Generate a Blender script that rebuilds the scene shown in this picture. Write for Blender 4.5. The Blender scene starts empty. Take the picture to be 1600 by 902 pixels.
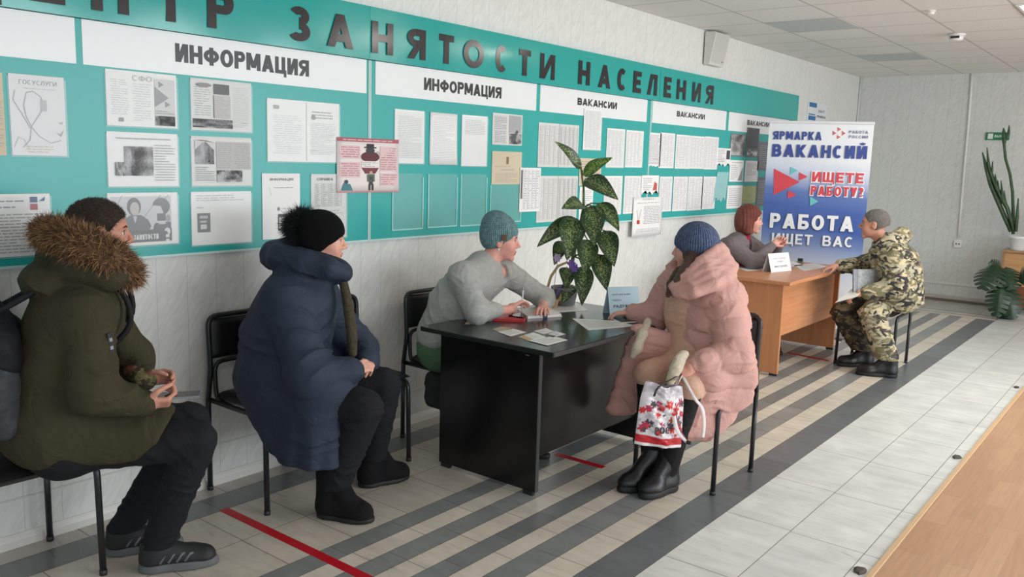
import bpy, math, random
import numpy as np
from mathutils import Vector, Matrix
SC = bpy.context.scene
COL = SC.collection
# ------------------------------------------------------------------ camera
# wall_left is the plane x = 0, y runs away along that wall, z is up (metres)
CAM = np.array([3.5721, 0.0, 1.62])
FPX = 1338.43
YAW, PITCH, ROLL = -0.665259, -0.151854, 0.0306819
def cam_axes():
    f = np.array([math.sin(YAW)*math.cos(PITCH), math.cos(YAW)*math.cos(PITCH), math.sin(PITCH)])
    r = np.cross(f, [0, 0, 1]); r /= np.linalg.norm(r); u = np.cross(r, f)
    c, s = math.cos(ROLL), math.sin(ROLL)
    return c*r+s*u, -s*r+c*u, f
AR, AU, AF = cam_axes()
cd = bpy.data.cameras.new('camera'); cd.sensor_width = 36; cd.lens = FPX*36/1600
cd.clip_start = 0.05; cd.clip_end = 200
co = bpy.data.objects.new('camera', cd); COL.objects.link(co)
co.matrix_world = Matrix(((AR[0], AU[0], -AF[0], CAM[0]), (AR[1], AU[1], -AF[1], CAM[1]), (AR[2], AU[2], -AF[2], CAM[2]), (0, 0, 0, 1)))
SC.camera = co
def ray(u, v): return AR*((u-800)/FPX)-AU*((v-451)/FPX)+AF
def on_z(u, v, z=0.0):
    d = ray(u, v); return CAM+d*((z-CAM[2])/d[2])
def on_x(u, v, x=0.0):
    d = ray(u, v); return CAM+d*((x-CAM[0])/d[0])
def on_y(u, v, y):
    d = ray(u, v); return CAM+d*((y-CAM[1])/d[1])
# ------------------------------------------------------------------ light
SC.view_settings.view_transform = 'Standard'
SC.view_settings.look = 'None'
SC.view_settings.gamma = 1.0
SC.view_settings.use_curve_mapping = False
SC.view_settings.exposure = 0.0
w = bpy.data.worlds.new('world'); SC.world = w; w.use_nodes = True
w.node_tree.nodes['Background'].inputs[0].default_value = (0.86, 0.93, 1.0, 1)
w.node_tree.nodes['Background'].inputs[1].default_value = 0.80
def area(name, loc, target, sx, sy, power, col):
    l = bpy.data.lights.new(name, 'AREA'); l.shape = 'RECTANGLE'; l.size = sx; l.size_y = sy; l.energy = power; l.color = col
    o = bpy.data.objects.new(name, l); COL.objects.link(o); o.location = loc
    o.rotation_euler = (Vector(target)-Vector(loc)).to_track_quat('-Z', 'Y').to_euler(); return o
area('window_daylight', (7.4, 5.5, 1.7), (0.5, 5.2, 1.7), 7.0, 1.9, 300, (0.92, 0.97, 1.0))
area('window_daylight', (7.0, -2.6, 1.7), (0.6, 4.0, 1.5), 2.5, 1.8, 42, (0.92, 0.97, 1.0))
SC.cycles.use_denoising = True
SC.cycles.max_bounces = 8
# ------------------------------------------------------------------ helpers
def hexc(r, g, b):
    f = lambda c: (c/255/12.92 if c/255 <= 0.04045 else ((c/255+0.055)/1.055)**2.4)
    return (f(r), f(g), f(b), 1.0)
_M = {}
def mat(name, rgb=(128, 128, 128), rough=0.6, metal=0.0, var=0.0, vscale=20.0, bump=0.0, bscale=200.0, attr=False, emit=None, alpha=1.0, spec=None, sheen=0.0, stretch=None, folds=0.0, fscale=14.0):
    """Procedural material: base colour (sRGB) varied by noise, optional noise bump, optional Col attribute."""
    if name in _M: return _M[name]
    m = bpy.data.materials.new(name); m.use_nodes = True; _M[name] = m
    nt = m.node_tree; b = nt.nodes['Principled BSDF']
    b.inputs['Roughness'].default_value = rough; b.inputs['Metallic'].default_value = metal
    if spec is not None: b.inputs['Specular IOR Level'].default_value = spec
    if sheen: b.inputs['Sheen Weight'].default_value = sheen
    c = hexc(*rgb); b.inputs['Base Color'].default_value = c
    tc = nt.nodes.new('ShaderNodeTexCoord'); vec = tc.outputs['Object']
    if stretch:
        mp = nt.nodes.new('ShaderNodeMapping'); mp.inputs['Scale'].default_value = stretch; nt.links.new(vec, mp.inputs[0]); vec = mp.outputs[0]
    src = None
    if attr:
        a = nt.nodes.new('ShaderNodeAttribute'); a.attribute_name = 'Col'; src = a.outputs['Color']
    if var > 0:
        n = nt.nodes.new('ShaderNodeTexNoise'); n.inputs['Scale'].default_value = vscale; n.inputs['Detail'].default_value = 5
        nt.links.new(vec, n.inputs['Vector'])
        mr = nt.nodes.new('ShaderNodeMapRange'); mr.inputs['From Min'].default_value = 0.3; mr.inputs['From Max'].default_value = 0.7
        mr.inputs['To Min'].default_value = 1-var; mr.inputs['To Max'].default_value = 1+var; nt.links.new(n.outputs['Fac'], mr.inputs['Value'])
        mx = nt.nodes.new('ShaderNodeMix'); mx.data_type = 'RGBA'; mx.blend_type = 'MULTIPLY'; mx.inputs['Factor'].default_value = 1
        if src is not None: nt.links.new(src, mx.inputs['A'])
        else: mx.inputs['A'].default_value = c
        nt.links.new(mr.outputs[0], mx.inputs['B']); src = mx.outputs['Result']
    if src is not None: nt.links.new(src, b.inputs['Base Color'])
    if bump > 0:
        n2 = nt.nodes.new('ShaderNodeTexNoise'); n2.inputs['Scale'].default_value = bscale; n2.inputs['Detail'].default_value = 3
        nt.links.new(vec, n2.inputs['Vector'])
        bp = nt.nodes.new('ShaderNodeBump'); bp.inputs['Strength'].default_value = bump; bp.inputs['Distance'].default_value = 0.01
        nt.links.new(n2.outputs['Fac'], bp.inputs['Height']); nt.links.new(bp.outputs[0], b.inputs['Normal'])
        if folds > 0:                                      # soft creases of cloth
            n3 = nt.nodes.new('ShaderNodeTexNoise'); n3.inputs['Scale'].default_value = fscale; n3.inputs['Detail'].default_value = 2.0; n3.inputs['Distortion'].default_value = 1.1; nt.links.new(vec, n3.inputs['Vector'])
            q1 = nt.nodes.new('ShaderNodeMath'); q1.operation = 'SUBTRACT'; q1.inputs[1].default_value = 0.5; nt.links.new(n3.outputs['Fac'], q1.inputs[0])
            q2 = nt.nodes.new('ShaderNodeMath'); q2.operation = 'ABSOLUTE'; nt.links.new(q1.outputs[0], q2.inputs[0])
            q3 = nt.nodes.new('ShaderNodeMath'); q3.operation = 'POWER'; q3.inputs[1].default_value = 0.75; nt.links.new(q2.outputs[0], q3.inputs[0])
            b3 = nt.nodes.new('ShaderNodeBump'); b3.inputs['Strength'].default_value = folds; b3.inputs['Distance'].default_value = 0.03
            nt.links.new(q3.outputs[0], b3.inputs['Height']); nt.links.new(b3.outputs[0], bp.inputs['Normal'])
    if emit:
        b.inputs['Emission Color'].default_value = c; b.inputs['Emission Strength'].default_value = emit
    if alpha < 1: b.inputs['Alpha'].default_value = alpha
    return m
def setp(o, label=None, cat=None, group=None, kind=None):
    if label: o['label'] = label
    if cat: o['category'] = cat
    if group: o['group'] = group
    if kind: o['kind'] = kind
    return o
def empty(name, loc, label=None, cat=None, group=None, rz=0.0):
    o = bpy.data.objects.new(name, None); COL.objects.link(o); o.location = loc; o.rotation_euler = (0, 0, rz); o.empty_display_size = 0.1
    return setp(o, label, cat, group)
def copy_tree(o, parent=None):
    c = o.copy(); COL.objects.link(c)
    if parent: c.parent = parent
    for ch in o.children: copy_tree(ch, c)
    return c
class MB:
    def __init__(s): s.v = []; s.f = []; s.c = []; s.m = []
    def add(s, vs, fs, col=(1, 1, 1), mi=0):
        o = len(s.v); s.v += [tuple(map(float, p)) for p in vs]
        for f in fs: s.f.append(tuple(i+o for i in f)); s.c.append(col); s.m.append(mi)
        return s
    def box(s, a, b, col=(1, 1, 1), mi=0, bev=0.0):
        x0, y0, z0 = [min(p, q) for p, q in zip(a, b)]; x1, y1, z1 = [max(p, q) for p, q in zip(a, b)]
        if bev <= 0:
            return s.add([(x0,y0,z0),(x1,y0,z0),(x1,y1,z0),(x0,y1,z0),(x0,y0,z1),(x1,y0,z1),(x1,y1,z1),(x0,y1,z1)],
                     [(3,2,1,0),(4,5,6,7),(0,1,5,4),(1,2,6,5),(2,3,7,6),(3,0,4,7)], col, mi)
        k = bev; V = []; idx = {}
        for sx in (0, 1):
            for sy in (0, 1):
                for sz in (0, 1):
                    X, Y, Z = (x0, x1)[sx], (y0, y1)[sy], (z0, z1)[sz]; dx, dy, dz = (k, -k)[sx], (k, -k)[sy], (k, -k)[sz]
                    idx[sx, sy, sz] = len(V); V += [(X, Y+dy, Z+dz), (X+dx, Y, Z+dz), (X+dx, Y+dy, Z)]
        I = lambda a, b, c, ax: idx[a, b, c]+ax
        F = []
        for q in (0, 1):
            F.append([I(q,0,0,0), I(q,1,0,0), I(q,1,1,0), I(q,0,1,0)]); F.append([I(0,q,0,1), I(1,q,0,1), I(1,q,1,1), I(0,q,1,1)]); F.append([I(0,0,q,2), I(1,0,q,2), I(1,1,q,2), I(0,1,q,2)])
            for r in (0, 1):
                F.append([I(q,r,0,0), I(q,r,1,0), I(q,r,1,1), I(q,r,0,1)]); F.append([I(q,0,r,0), I(q,1,r,0), I(q,1,r,2), I(q,0,r,2)]); F.append([I(0,q,r,1), I(1,q,r,1), I(1,q,r,2), I(0,q,r,2)])
                for t in (0, 1): F.append([I(q,r,t,0), I(q,r,t,1), I(q,r,t,2)])
        cen = np.array([(x0+x1)/2, (y0+y1)/2, (z0+z1)/2]); VV = np.array(V)
        for i, f in enumerate(F):
            n = np.cross(VV[f[1]]-VV[f[0]], VV[f[2]]-VV[f[0]])
            if n @ (VV[f].mean(0)-cen) < 0: F[i] = f[::-1]
        return s.add(V, F, col, mi)
    def tube(s, pts, r, n=10, col=(1, 1, 1), mi=0, cap=True):
        P = [np.array(p, float) for p in pts]; R = r if hasattr(r, '__len__') else [r]*len(P); V = []; up = None
        for i, p in enumerate(P):
            t = P[min(i+1, len(P)-1)]-P[max(i-1, 0)]; t /= (np.linalg.norm(t)+1e-12)
            if up is None:
                a = np.array([0, 0, 1.0]) if abs(t[2]) < 0.9 else np.array([1.0, 0, 0]); up = np.cross(t, a)
            up = up-t*(up @ t); up /= np.linalg.norm(up)+1e-12; q = np.cross(t, up)
            for k in range(n):
                an = 2*math.pi*k/n; V.append(p+R[i]*(math.cos(an)*up+math.sin(an)*q))
        F = [(i*n+k, i*n+(k+1) % n, (i+1)*n+(k+1) % n, (i+1)*n+k) for i in range(len(P)-1) for k in range(n)]
        if cap: F += [tuple(range(n))[::-1], tuple(range((len(P)-1)*n, len(P)*n))]
        return s.add(V, F, col, mi)
    def lathe(s, prof, c=(0, 0, 0), n=24, col=(1, 1, 1), mi=0, sx=1.0, sy=1.0):
        V = []; F = []
        for r, z in prof:
            for k in range(n):
                a = 2*math.pi*k/n; V.append((c[0]+sx*r*math.cos(a), c[1]+sy*r*math.sin(a), c[2]+z))
        for i in range(len(prof)-1):
            for k in range(n): F.append((i*n+k, i*n+(k+1) % n, (i+1)*n+(k+1) % n, (i+1)*n+k))
        F += [tuple(range(n))[::-1], tuple(range((len(prof)-1)*n, len(prof)*n))]
        return s.add(V, F, col, mi)
    def prism(s, poly, fr, h, col=(1, 1, 1), mi=0):
        """poly: 2-D outline, fr: (origin, axis a, axis b, normal); extruded by h along the normal."""
        o, a, b, n = [np.array(q, float) for q in fr]; k = len(poly)
        V = [o+a*p[0]+b*p[1] for p in poly]; V += [q+n*h for q in V]
        F = [tuple(range(k, 2*k)), tuple(range(k))[::-1]]+[(i, (i+1) % k, (i+1) % k+k, i+k) for i in range(k)]
        return s.add(V, F, col, mi)
    def rot(s, ang, c=(0, 0), start=0):
        ca, sa = math.cos(ang), math.sin(ang)
        for i in range(start, len(s.v)):
            x, y, z = s.v[i]; x -= c[0]; y -= c[1]; s.v[i] = (c[0]+ca*x-sa*y, c[1]+sa*x+ca*y, z)
        return s
    def build(s, name, mats, parent=None, smooth=False, local=False):
        if not isinstance(mats, (list, tuple)): mats = [mats]
        V = np.array(s.v, float)
        if parent is not None and not local:
            chain = []; p = parent
            while p is not None: chain.append(p); p = p.parent
            for p in chain[::-1]:
                V = V-np.array(p.location); r = p.rotation_euler.z
                if r: c, q = math.cos(-r), math.sin(-r); V = np.stack([c*V[:, 0]-q*V[:, 1], q*V[:, 0]+c*V[:, 1], V[:, 2]], 1)
        me = bpy.data.meshes.new(name); me.from_pydata(V.tolist(), [], s.f)
        for m in mats: me.materials.append(m)
        if len(mats) > 1: me.polygons.foreach_set('material_index', s.m)
        if any(c != (1, 1, 1) for c in s.c):
            at = me.color_attributes.new('Col', 'FLOAT_COLOR', 'CORNER')
            cols = [q for f, c in zip(s.f, s.c) for _ in f for q in (c[0], c[1], c[2], 1.0)]
            at.data.foreach_set('color', cols)
        if smooth: me.polygons.foreach_set('use_smooth', [True]*len(me.polygons))
        me.update(); ob = bpy.data.objects.new(name, me); COL.objects.link(ob)
        if parent is not None: ob.parent = parent
        return ob
def lin(r, g, b): return hexc(r, g, b)[:3]
# ------------------------------------------------------------------ stroke lettering
def glyph(ch, w, t):
    P = []; th = t*0.86; td = t*1.12
    V = lambda x, a=0, b=1: P.append([(x-t/2, a), (x+t/2, a), (x+t/2, b), (x-t/2, b)])
    Hh = lambda y, a, b: P.append([(a, y-th/2), (b, y-th/2), (b, y+th/2), (a, y+th/2)])
    D = lambda x0, y0, x1, y1, q=None: P.append([(x0-(q or td)/2, y0), (x0+(q or td)/2, y0), (x1+(q or td)/2, y1), (x1-(q or td)/2, y1)] if y1 > y0 else [(x1-(q or td)/2, y1), (x1+(q or td)/2, y1), (x0+(q or td)/2, y0), (x0-(q or td)/2, y0)])
    def A(cx, cy, rx, ry, a0, a1, n=14):
        for i in range(n):
            q = [math.radians(a0+(a1-a0)*(i+j)/n) for j in (0, 1)]
            P.append([(cx+(rx-t)*math.cos(q[0]), cy+(ry-th)*math.sin(q[0])), (cx+rx*math.cos(q[0]), cy+ry*math.sin(q[0])), (cx+rx*math.cos(q[1]), cy+ry*math.sin(q[1])), (cx+(rx-t)*math.cos(q[1]), cy+(ry-th)*math.sin(q[1]))])
    def bowl(x0, x1, y0, y1):
        ry = (y1-y0)/2; rx = min(ry*0.95, (x1-x0)*0.65); Hh(y0+th/2, x0, x1-rx); Hh(y1-th/2, x0, x1-rx); A(x1-rx, (y0+y1)/2, rx, ry, -90, 90)
    l, r = t/2, w-t/2
    if ch == 'А': D(td/2, 0, w/2, 1); D(w-td/2, 0, w/2, 1); Hh(0.29, w*0.22, w*0.78)
    elif ch == 'Б': V(l); Hh(1-th/2, 0, w*0.92); bowl(t/2, w, 0, 0.58)
    elif ch == 'В': V(l); bowl(t/2, w*0.94, 0.5-th/2, 1); bowl(t/2, w, 0, 0.5+th/2)
    elif ch == 'Г': V(l); Hh(1-th/2, 0, w)
    elif ch == 'Е': V(l); Hh(1-th/2, 0, w); Hh(0.5, 0, w*0.9); Hh(th/2, 0, w)
    elif ch == 'З': A(w*0.48, 0.73, w*0.46, 0.27, -90, 150); A(w*0.48, 0.29, w*0.5, 0.29, -150, 90)
    elif ch in 'ИЙ':
        V(l); V(r); D(l+t*0.2, 0, r-t*0.2, 1)
        if ch == 'Й': A(w/2, 1.22, w*0.3, 0.16, 180, 360)
    elif ch == 'К': V(l); D(t*0.9, 0.42, w-td/2, 1); D(t*1.1, 0.5, w-td/2, 0)
    elif ch == 'Л': V(r); Hh(1-th/2, w*0.28, w); D(td/2, 0, w*0.28+td/2, 1)
    elif ch == 'М': V(l); V(r); D(l+t*0.1, 1, w/2, 0.15); D(r-t*0.1, 1, w/2, 0.15)
    elif ch == 'Н': V(l); V(r); Hh(0.5, 0, w)
    elif ch == 'О': A(w/2, 0.5, w/2, 0.5, 0, 360, 28)
    elif ch == 'П': V(l); V(r); Hh(1-th/2, 0, w)
    elif ch == 'Р': V(l); bowl(t/2, w, 0.4, 1)
    elif ch == 'С': A(w/2, 0.5, w/2, 0.5, 48, 312, 22)
    elif ch == 'Т': V(w/2); Hh(1-th/2, 0, w)
    elif ch == 'У': D(w*0.22+td/2, 0, w-td/2, 1); D(td/2, 1, w*0.55, 0.38)
    elif ch == 'Ф': V(w/2); A(w/2, 0.52, w/2, 0.36, 0, 360, 24)
    elif ch == 'Ц': V(l); V(r-t*0.3); Hh(th/2, 0, w); P.append([(w-t*0.7, -0.2), (w, -0.2), (w, th), (w-t*0.7, th)])
    elif ch == 'Щ': V(l); V(w*0.46); V(r-t*0.2); Hh(th/2, 0, w); P.append([(w-t*0.6, -0.2), (w, -0.2), (w, th), (w-t*0.6, th)])
    elif ch == 'Я': V(r); ry = 0.3; rx = w*0.5; A(rx*0.98, 0.7, rx, ry, 90, 270); Hh(1-th/2, rx, w); Hh(0.4+th/2, rx, w); D(td/2, 0, w*0.55, 0.42)
    elif ch == '?': A(w/2, 0.72, w/2, 0.28, -70, 170); V(w/2, 0.26, 0.5); V(w/2, 0, 0.15)
    elif ch == 'Ь': V(l); bowl(t/2, w, 0, 0.58)
    elif ch == 'Ы': V(l); V(r); bowl(t/2, w*0.62, 0, 0.58)
    elif ch == 'Д': V(r-t*0.2); Hh(1-th/2, w*0.3, w-t*0.2); D(td, 0, w*0.3+td/2, 1); Hh(th/2, 0, w); P.append([(0, -0.18), (t*0.7, -0.18), (t*0.7, th), (0, th)]); P.append([(w-t*0.7, -0.18), (w, -0.18), (w, th), (w-t*0.7, th)])
    elif ch == 'Ю': V(l); Hh(0.5, 0, w*0.45); A(w*0.68, 0.5, w*0.32, 0.5, 0, 360, 22)
    elif ch == 'Ж': V(w/2); D(td/2, 0, w*0.45, 0.6); D(td/2, 1, w*0.45, 0.4); D(w-td/2, 0, w*0.55, 0.6); D(w-td/2, 1, w*0.55, 0.4)
    elif ch in 'XХ': D(td/2, 0, w-td/2, 1); D(td/2, 1, w-td/2, 0)
    return P
WID = {'М': 1.25, 'Ф': 1.25, 'Щ': 1.35, 'Ц': 1.05, 'А': 1.12, 'О': 1.08, 'С': 1.0, 'Е': 0.85, 'Г': 0.8, 'Р': 0.92, 'Т': 0.95, 'Б': 0.95, 'В': 0.98, 'К': 1.02, 'З': 0.9, '?': 0.75, 'Ы': 1.2, 'Ю': 1.35, 'Ж': 1.35, 'Д': 1.15}
def lettering(mb, s, fr, x0, x1, y0, h, t=0.2, gap=0.12, col=(1, 1, 1), mi=0, depth=0.0012):
    """Fit the word s between x0 and x1 on frame fr with cap height h."""
    ws = [0.45 if c == ' ' else 0.62*WID.get(c, 1.0) for c in s]; tot = sum(ws)+gap*(len(s)-1); sc = (x1-x0)/tot; x = x0
    o, a, b, n = [np.array(q, float) for q in fr]
    for c, cw in zip(s, ws):
        if c != ' ':
            gw = cw*sc/h
            for k, poly in enumerate(glyph(c, gw, t)):
                mb.prism([(x+px*h, y0+py*h) for px, py in poly], (o, a, b, n), depth*(1+0.006*k), col, mi)
        x += (cw+gap)*sc
# ------------------------------------------------------------------ the room
RNG = random.Random(7)
def nodes(m): return m.node_tree.nodes, m.node_tree.links, m.node_tree.nodes['Principled BSDF']
def math_node(N, L, op, a, b=None):
    n = N.new('ShaderNodeMath'); n.operation = op
    for i, q in enumerate((a, b)):
        if q is None: continue
        if isinstance(q, (int, float)): n.inputs[i].default_value = q
        else: L.new(q, n.inputs[i])
    return n.outputs[0]
def wall_material(name, axis, base):
    m = bpy.data.materials.new(name); m.use_nodes = True; N, L, b = nodes(m)
    tc = N.new('ShaderNodeTexCoord'); sp = N.new('ShaderNodeSeparateXYZ'); L.new(tc.outputs['Object'], sp.inputs[0])
    u = sp.outputs[axis]; z = sp.outputs['Z']
    q = math_node(N, L, 'ADD', math_node(N, L, 'DIVIDE', u, 0.15), 40-3.187/0.15+0.0)
    fr = math_node(N, L, 'FRACT', q); fl = math_node(N, L, 'FLOOR', q)
    seam = math_node(N, L, 'LESS_THAN', math_node(N, L, 'ABSOLUTE', math_node(N, L, 'SUBTRACT', fr, 0.5)), 0.490)
    # diagonal marble streaks, shifted from panel to panel
    par = math_node(N, L, 'MODULO', fl, 5.0)
    s1 = math_node(N, L, 'ADD', math_node(N, L, 'MULTIPLY', u, 0.80), math_node(N, L, 'MULTIPLY', z, -0.55))
    s2 = math_node(N, L, 'ADD', math_node(N, L, 'MULTIPLY', u, 0.55), math_node(N, L, 'MULTIPLY', z, 0.80))
    cb = N.new('ShaderNodeCombineXYZ'); L.new(math_node(N, L, 'MULTIPLY', s1, 52.0), cb.inputs[0]); L.new(math_node(N, L, 'MULTIPLY', s2, 12.0), cb.inputs[1]); L.new(math_node(N, L, 'MULTIPLY', par, 3.7), cb.inputs[2])
    n = N.new('ShaderNodeTexNoise'); n.inputs['Scale'].default_value = 1.0; n.inputs['Detail'].default_value = 4; n.inputs['Distortion'].default_value = 0.6; L.new(cb.outputs[0], n.inputs['Vector'])
    cr = N.new('ShaderNodeValToRGB'); cr.color_ramp.elements[0].position = 0.30; cr.color_ramp.elements[1].position = 0.62
    cr.color_ramp.elements[0].color = hexc(base[0]-13, base[1]-13, base[2]-13); cr.color_ramp.elements[1].color = hexc(*base); L.new(n.outputs['Fac'], cr.inputs[0])
    mx = N.new('ShaderNodeMix'); mx.data_type = 'RGBA'; mx.inputs['A'].default_value = hexc(base[0]-30, base[1]-30, base[2]-30)
    L.new(seam, mx.inputs['Factor']); L.new(cr.outputs[0], mx.inputs['B']); L.new(mx.outputs['Result'], b.inputs['Base Color'])
    b.inputs['Roughness'].default_value = 0.42
    return m
BACK = 11.76; TOP = 2.79
m_wl = wall_material('marbled_panel_side', 'Y', (226, 227, 223)); m_wb = wall_material('marbled_panel_back', 'X', (214, 216, 213))
setp(MB().box((-0.15, -3, 0), (0, BACK+0.15, TOP)).build('wall_left', m_wl), kind='structure')
setp(MB().box((0, BACK, 0), (8, BACK+0.15, TOP)).build('wall_back', m_wb), kind='structure')
m_base = mat('white_plastic_skirting', (222, 220, 214), 0.4)
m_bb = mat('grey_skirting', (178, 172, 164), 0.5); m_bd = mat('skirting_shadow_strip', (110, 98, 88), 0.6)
def skirting(mb, along, a, b, h, mi=0):
    prof = [(0, 0), (0.018, 0), (0.018, h*0.55), (0.012, h*0.8), (0.006, h), (0, h)]
    fr = ((0, a, 0), (1, 0, 0), (0, 0, 1), (0, 1, 0)) if along == 'y' else ((a, BACK, 0), (0, -1, 0), (0, 0, 1), (1, 0, 0))
    mb.prism(prof, fr, b-a, (1, 1, 1), mi); return mb
setp(skirting(MB(), 'y', -3, BACK, 0.055).build('baseboard_left', m_base), kind='structure')
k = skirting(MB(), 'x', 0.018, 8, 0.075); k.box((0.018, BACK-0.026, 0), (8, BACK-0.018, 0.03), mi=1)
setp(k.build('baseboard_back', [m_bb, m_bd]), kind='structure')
setp(MB().box((0, -3, 0.196), (0.004, BACK, 0.203)).build('trim_1', mat('pale_trim', (206, 207, 204), 0.5)), kind='structure')
setp(MB().box((0.004, BACK-0.012, 0.205), (8, BACK, 0.235), bev=0.004).build('trim_2', mat('pale_trim_back', (214, 215, 212), 0.45)), kind='structure')
# ceiling: lay-in tiles in a thin grid
def ceiling_material():
    m = bpy.data.materials.new('ceiling_tiles'); m.use_nodes = True; N, L, b = nodes(m)
    tc = N.new('ShaderNodeTexCoord'); sp = N.new('ShaderNodeSeparateXYZ'); L.new(tc.outputs['Object'], sp.inputs[0])
    def edge(o, off): 
        f = math_node(N, L, 'FRACT', math_node(N, L, 'ADD', math_node(N, L, 'DIVIDE', o, 0.605), off))
        return math_node(N, L, 'LESS_THAN', math_node(N, L, 'ABSOLUTE', math_node(N, L, 'SUBTRACT', f, 0.5)), 0.485)
    e = math_node(N, L, 'MULTIPLY', edge(sp.outputs['X'], 20.0), edge(sp.outputs['Y'], 20-6.46/0.605))
    n = N.new('ShaderNodeTexNoise'); n.inputs['Scale'].default_value = 90; L.new(tc.outputs['Object'], n.inputs['Vector'])
    cr = N.new('ShaderNodeValToRGB'); cr.color_ramp.elements[0].position = 0.35; cr.color_ramp.elements[1].position = 0.6
    cr.color_ramp.elements[0].color = hexc(220, 221, 219); cr.color_ramp.elements[1].color = hexc(232, 233, 231); L.new(n.outputs['Fac'], cr.inputs[0])
    mx = N.new('ShaderNodeMix'); mx.data_type = 'RGBA'; mx.inputs['A'].default_value = hexc(190, 190, 189); L.new(e, mx.inputs['Factor']); L.new(cr.outputs[0], mx.inputs['B'])
    L.new(mx.outputs['Result'], b.inputs['Base Color']); b.inputs['Roughness'].default_value = 0.85
    return m
setp(MB().box((-0.15, -3, TOP), (8, BACK+0.15, TOP+0.12)).build('ceiling', ceiling_material()), kind='structure')
# floor: marble tiles and grey stripes, laminate to the right
def tile_material():
    m = bpy.data.materials.new('marble_floor_tiles'); m.use_nodes = True; N, L, b = nodes(m)
    a = N.new('ShaderNodeAttribute'); a.attribute_name = 'Col'
    tc = N.new('ShaderNodeTexCoord'); mp = N.new('ShaderNodeMapping'); mp.inputs['Scale'].default_value = (2.2, 9.0, 1); mp.inputs['Rotation'].default_value = (0, 0, 0.25); L.new(tc.outputs['Object'], mp.inputs[0])
    n = N.new('ShaderNodeTexNoise'); n.inputs['Scale'].default_value = 1.6; n.inputs['Detail'].default_value = 7; n.inputs['Distortion'].default_value = 0.9; L.new(mp.outputs[0], n.inputs['Vector'])
    mr = N.new('ShaderNodeMapRange'); mr.inputs['From Min'].default_value = 0.28; mr.inputs['From Max'].default_value = 0.62; mr.inputs['To Min'].default_value = 0.87; mr.inputs['To Max'].default_value = 1.02; L.new(n.outputs['Fac'], mr.inputs['Value'])
    n2 = N.new('ShaderNodeTexNoise'); n2.inputs['Scale'].default_value = 5; n2.inputs['Detail'].default_value = 8; L.new(tc.outputs['Object'], n2.inputs['Vector'])
    m2 = N.new('ShaderNodeMapRange'); m2.inputs['From Min'].default_value = 0.3; m2.inputs['From Max'].default_value = 0.7; m2.inputs['To Min'].default_value = 0.9; m2.inputs['To Max'].default_value = 1.06; L.new(n2.outputs['Fac'], m2.inputs['Value'])
    n4 = N.new('ShaderNodeTexNoise'); n4.inputs['Scale'].default_value = 2.3; n4.inputs['Detail'].default_value = 6; n4.inputs['Distortion'].default_value = 1.6; L.new(mp.outputs[0], n4.inputs['Vector'])
    m4 = N.new('ShaderNodeMapRange'); m4.inputs['From Min'].default_value = 0.62; m4.inputs['From Max'].default_value = 0.78; m4.inputs['To Min'].default_value = 1.0; m4.inputs['To Max'].default_value = 0.72; L.new(n4.outputs['Fac'], m4.inputs['Value'])
    p = math_node(N, L, 'MULTIPLY', math_node(N, L, 'MULTIPLY', mr.outputs[0], m2.outputs[0]), m4.outputs[0])
    mx = N.new('ShaderNodeMix'); mx.data_type = 'RGBA'; mx.blend_type = 'MULTIPLY'; mx.inputs['Factor'].default_value = 1; L.new(a.outputs['Color'], mx.inputs['A']); L.new(p, mx.inputs['B'])
    L.new(mx.outputs['Result'], b.inputs['Base Color']); b.inputs['Roughness'].default_value = 0.3
    return m
def laminate_material():
    m = bpy.data.materials.new('oak_laminate'); m.use_nodes = True; N, L, b = nodes(m)
    tc = N.new('ShaderNodeTexCoord'); mp = N.new('ShaderNodeMapping'); mp.inputs['Rotation'].default_value = (0, 0, math.pi/2); L.new(tc.outputs['Object'], mp.inputs[0])
    br = N.new('ShaderNodeTexBrick'); br.inputs['Scale'].default_value = 1; br.inputs['Brick Width'].default_value = 0.42; br.inputs['Row Height'].default_value = 0.095; br.inputs['Mortar Size'].default_value = 0.0012; br.offset = 0.37
    br.inputs['Color1'].default_value = hexc(186, 143, 110); br.inputs['Color2'].default_value = hexc(196, 155, 121); br.inputs['Mortar'].default_value = hexc(176, 138, 110); L.new(mp.outputs[0], br.inputs[0])
    m3 = N.new('ShaderNodeMapping'); m3.inputs['Scale'].default_value = (30, 2.2, 1); L.new(tc.outputs['Object'], m3.inputs[0])
    n = N.new('ShaderNodeTexNoise'); n.inputs['Scale'].default_value = 2; n.inputs['Detail'].default_value = 6; L.new(m3.outputs[0], n.inputs['Vector'])
    mr = N.new('ShaderNodeMapRange'); mr.inputs['From Min'].default_value = 0.3; mr.inputs['From Max'].default_value = 0.7; mr.inputs['To Min'].default_value = 0.88; mr.inputs['To Max'].default_value = 1.06; L.new(n.outputs['Fac'], mr.inputs['Value'])
    mx = N.new('ShaderNodeMix'); mx.data_type = 'RGBA'; mx.blend_type = 'MULTIPLY'; mx.inputs['Factor'].default_value = 1; L.new(br.outputs['Color'], mx.inputs['A']); L.new(mr.outputs[0], mx.inputs['B'])
    L.new(mx.outputs['Result'], b.inputs['Base Color']); b.inputs['Roughness'].default_value = 0.28
    return m
BEIGE = (206, 198, 184); CREAM = (216, 208, 193); WHITE = (222, 225, 222); GREY = (136, 140, 139); DARK = (104, 109, 112)
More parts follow.
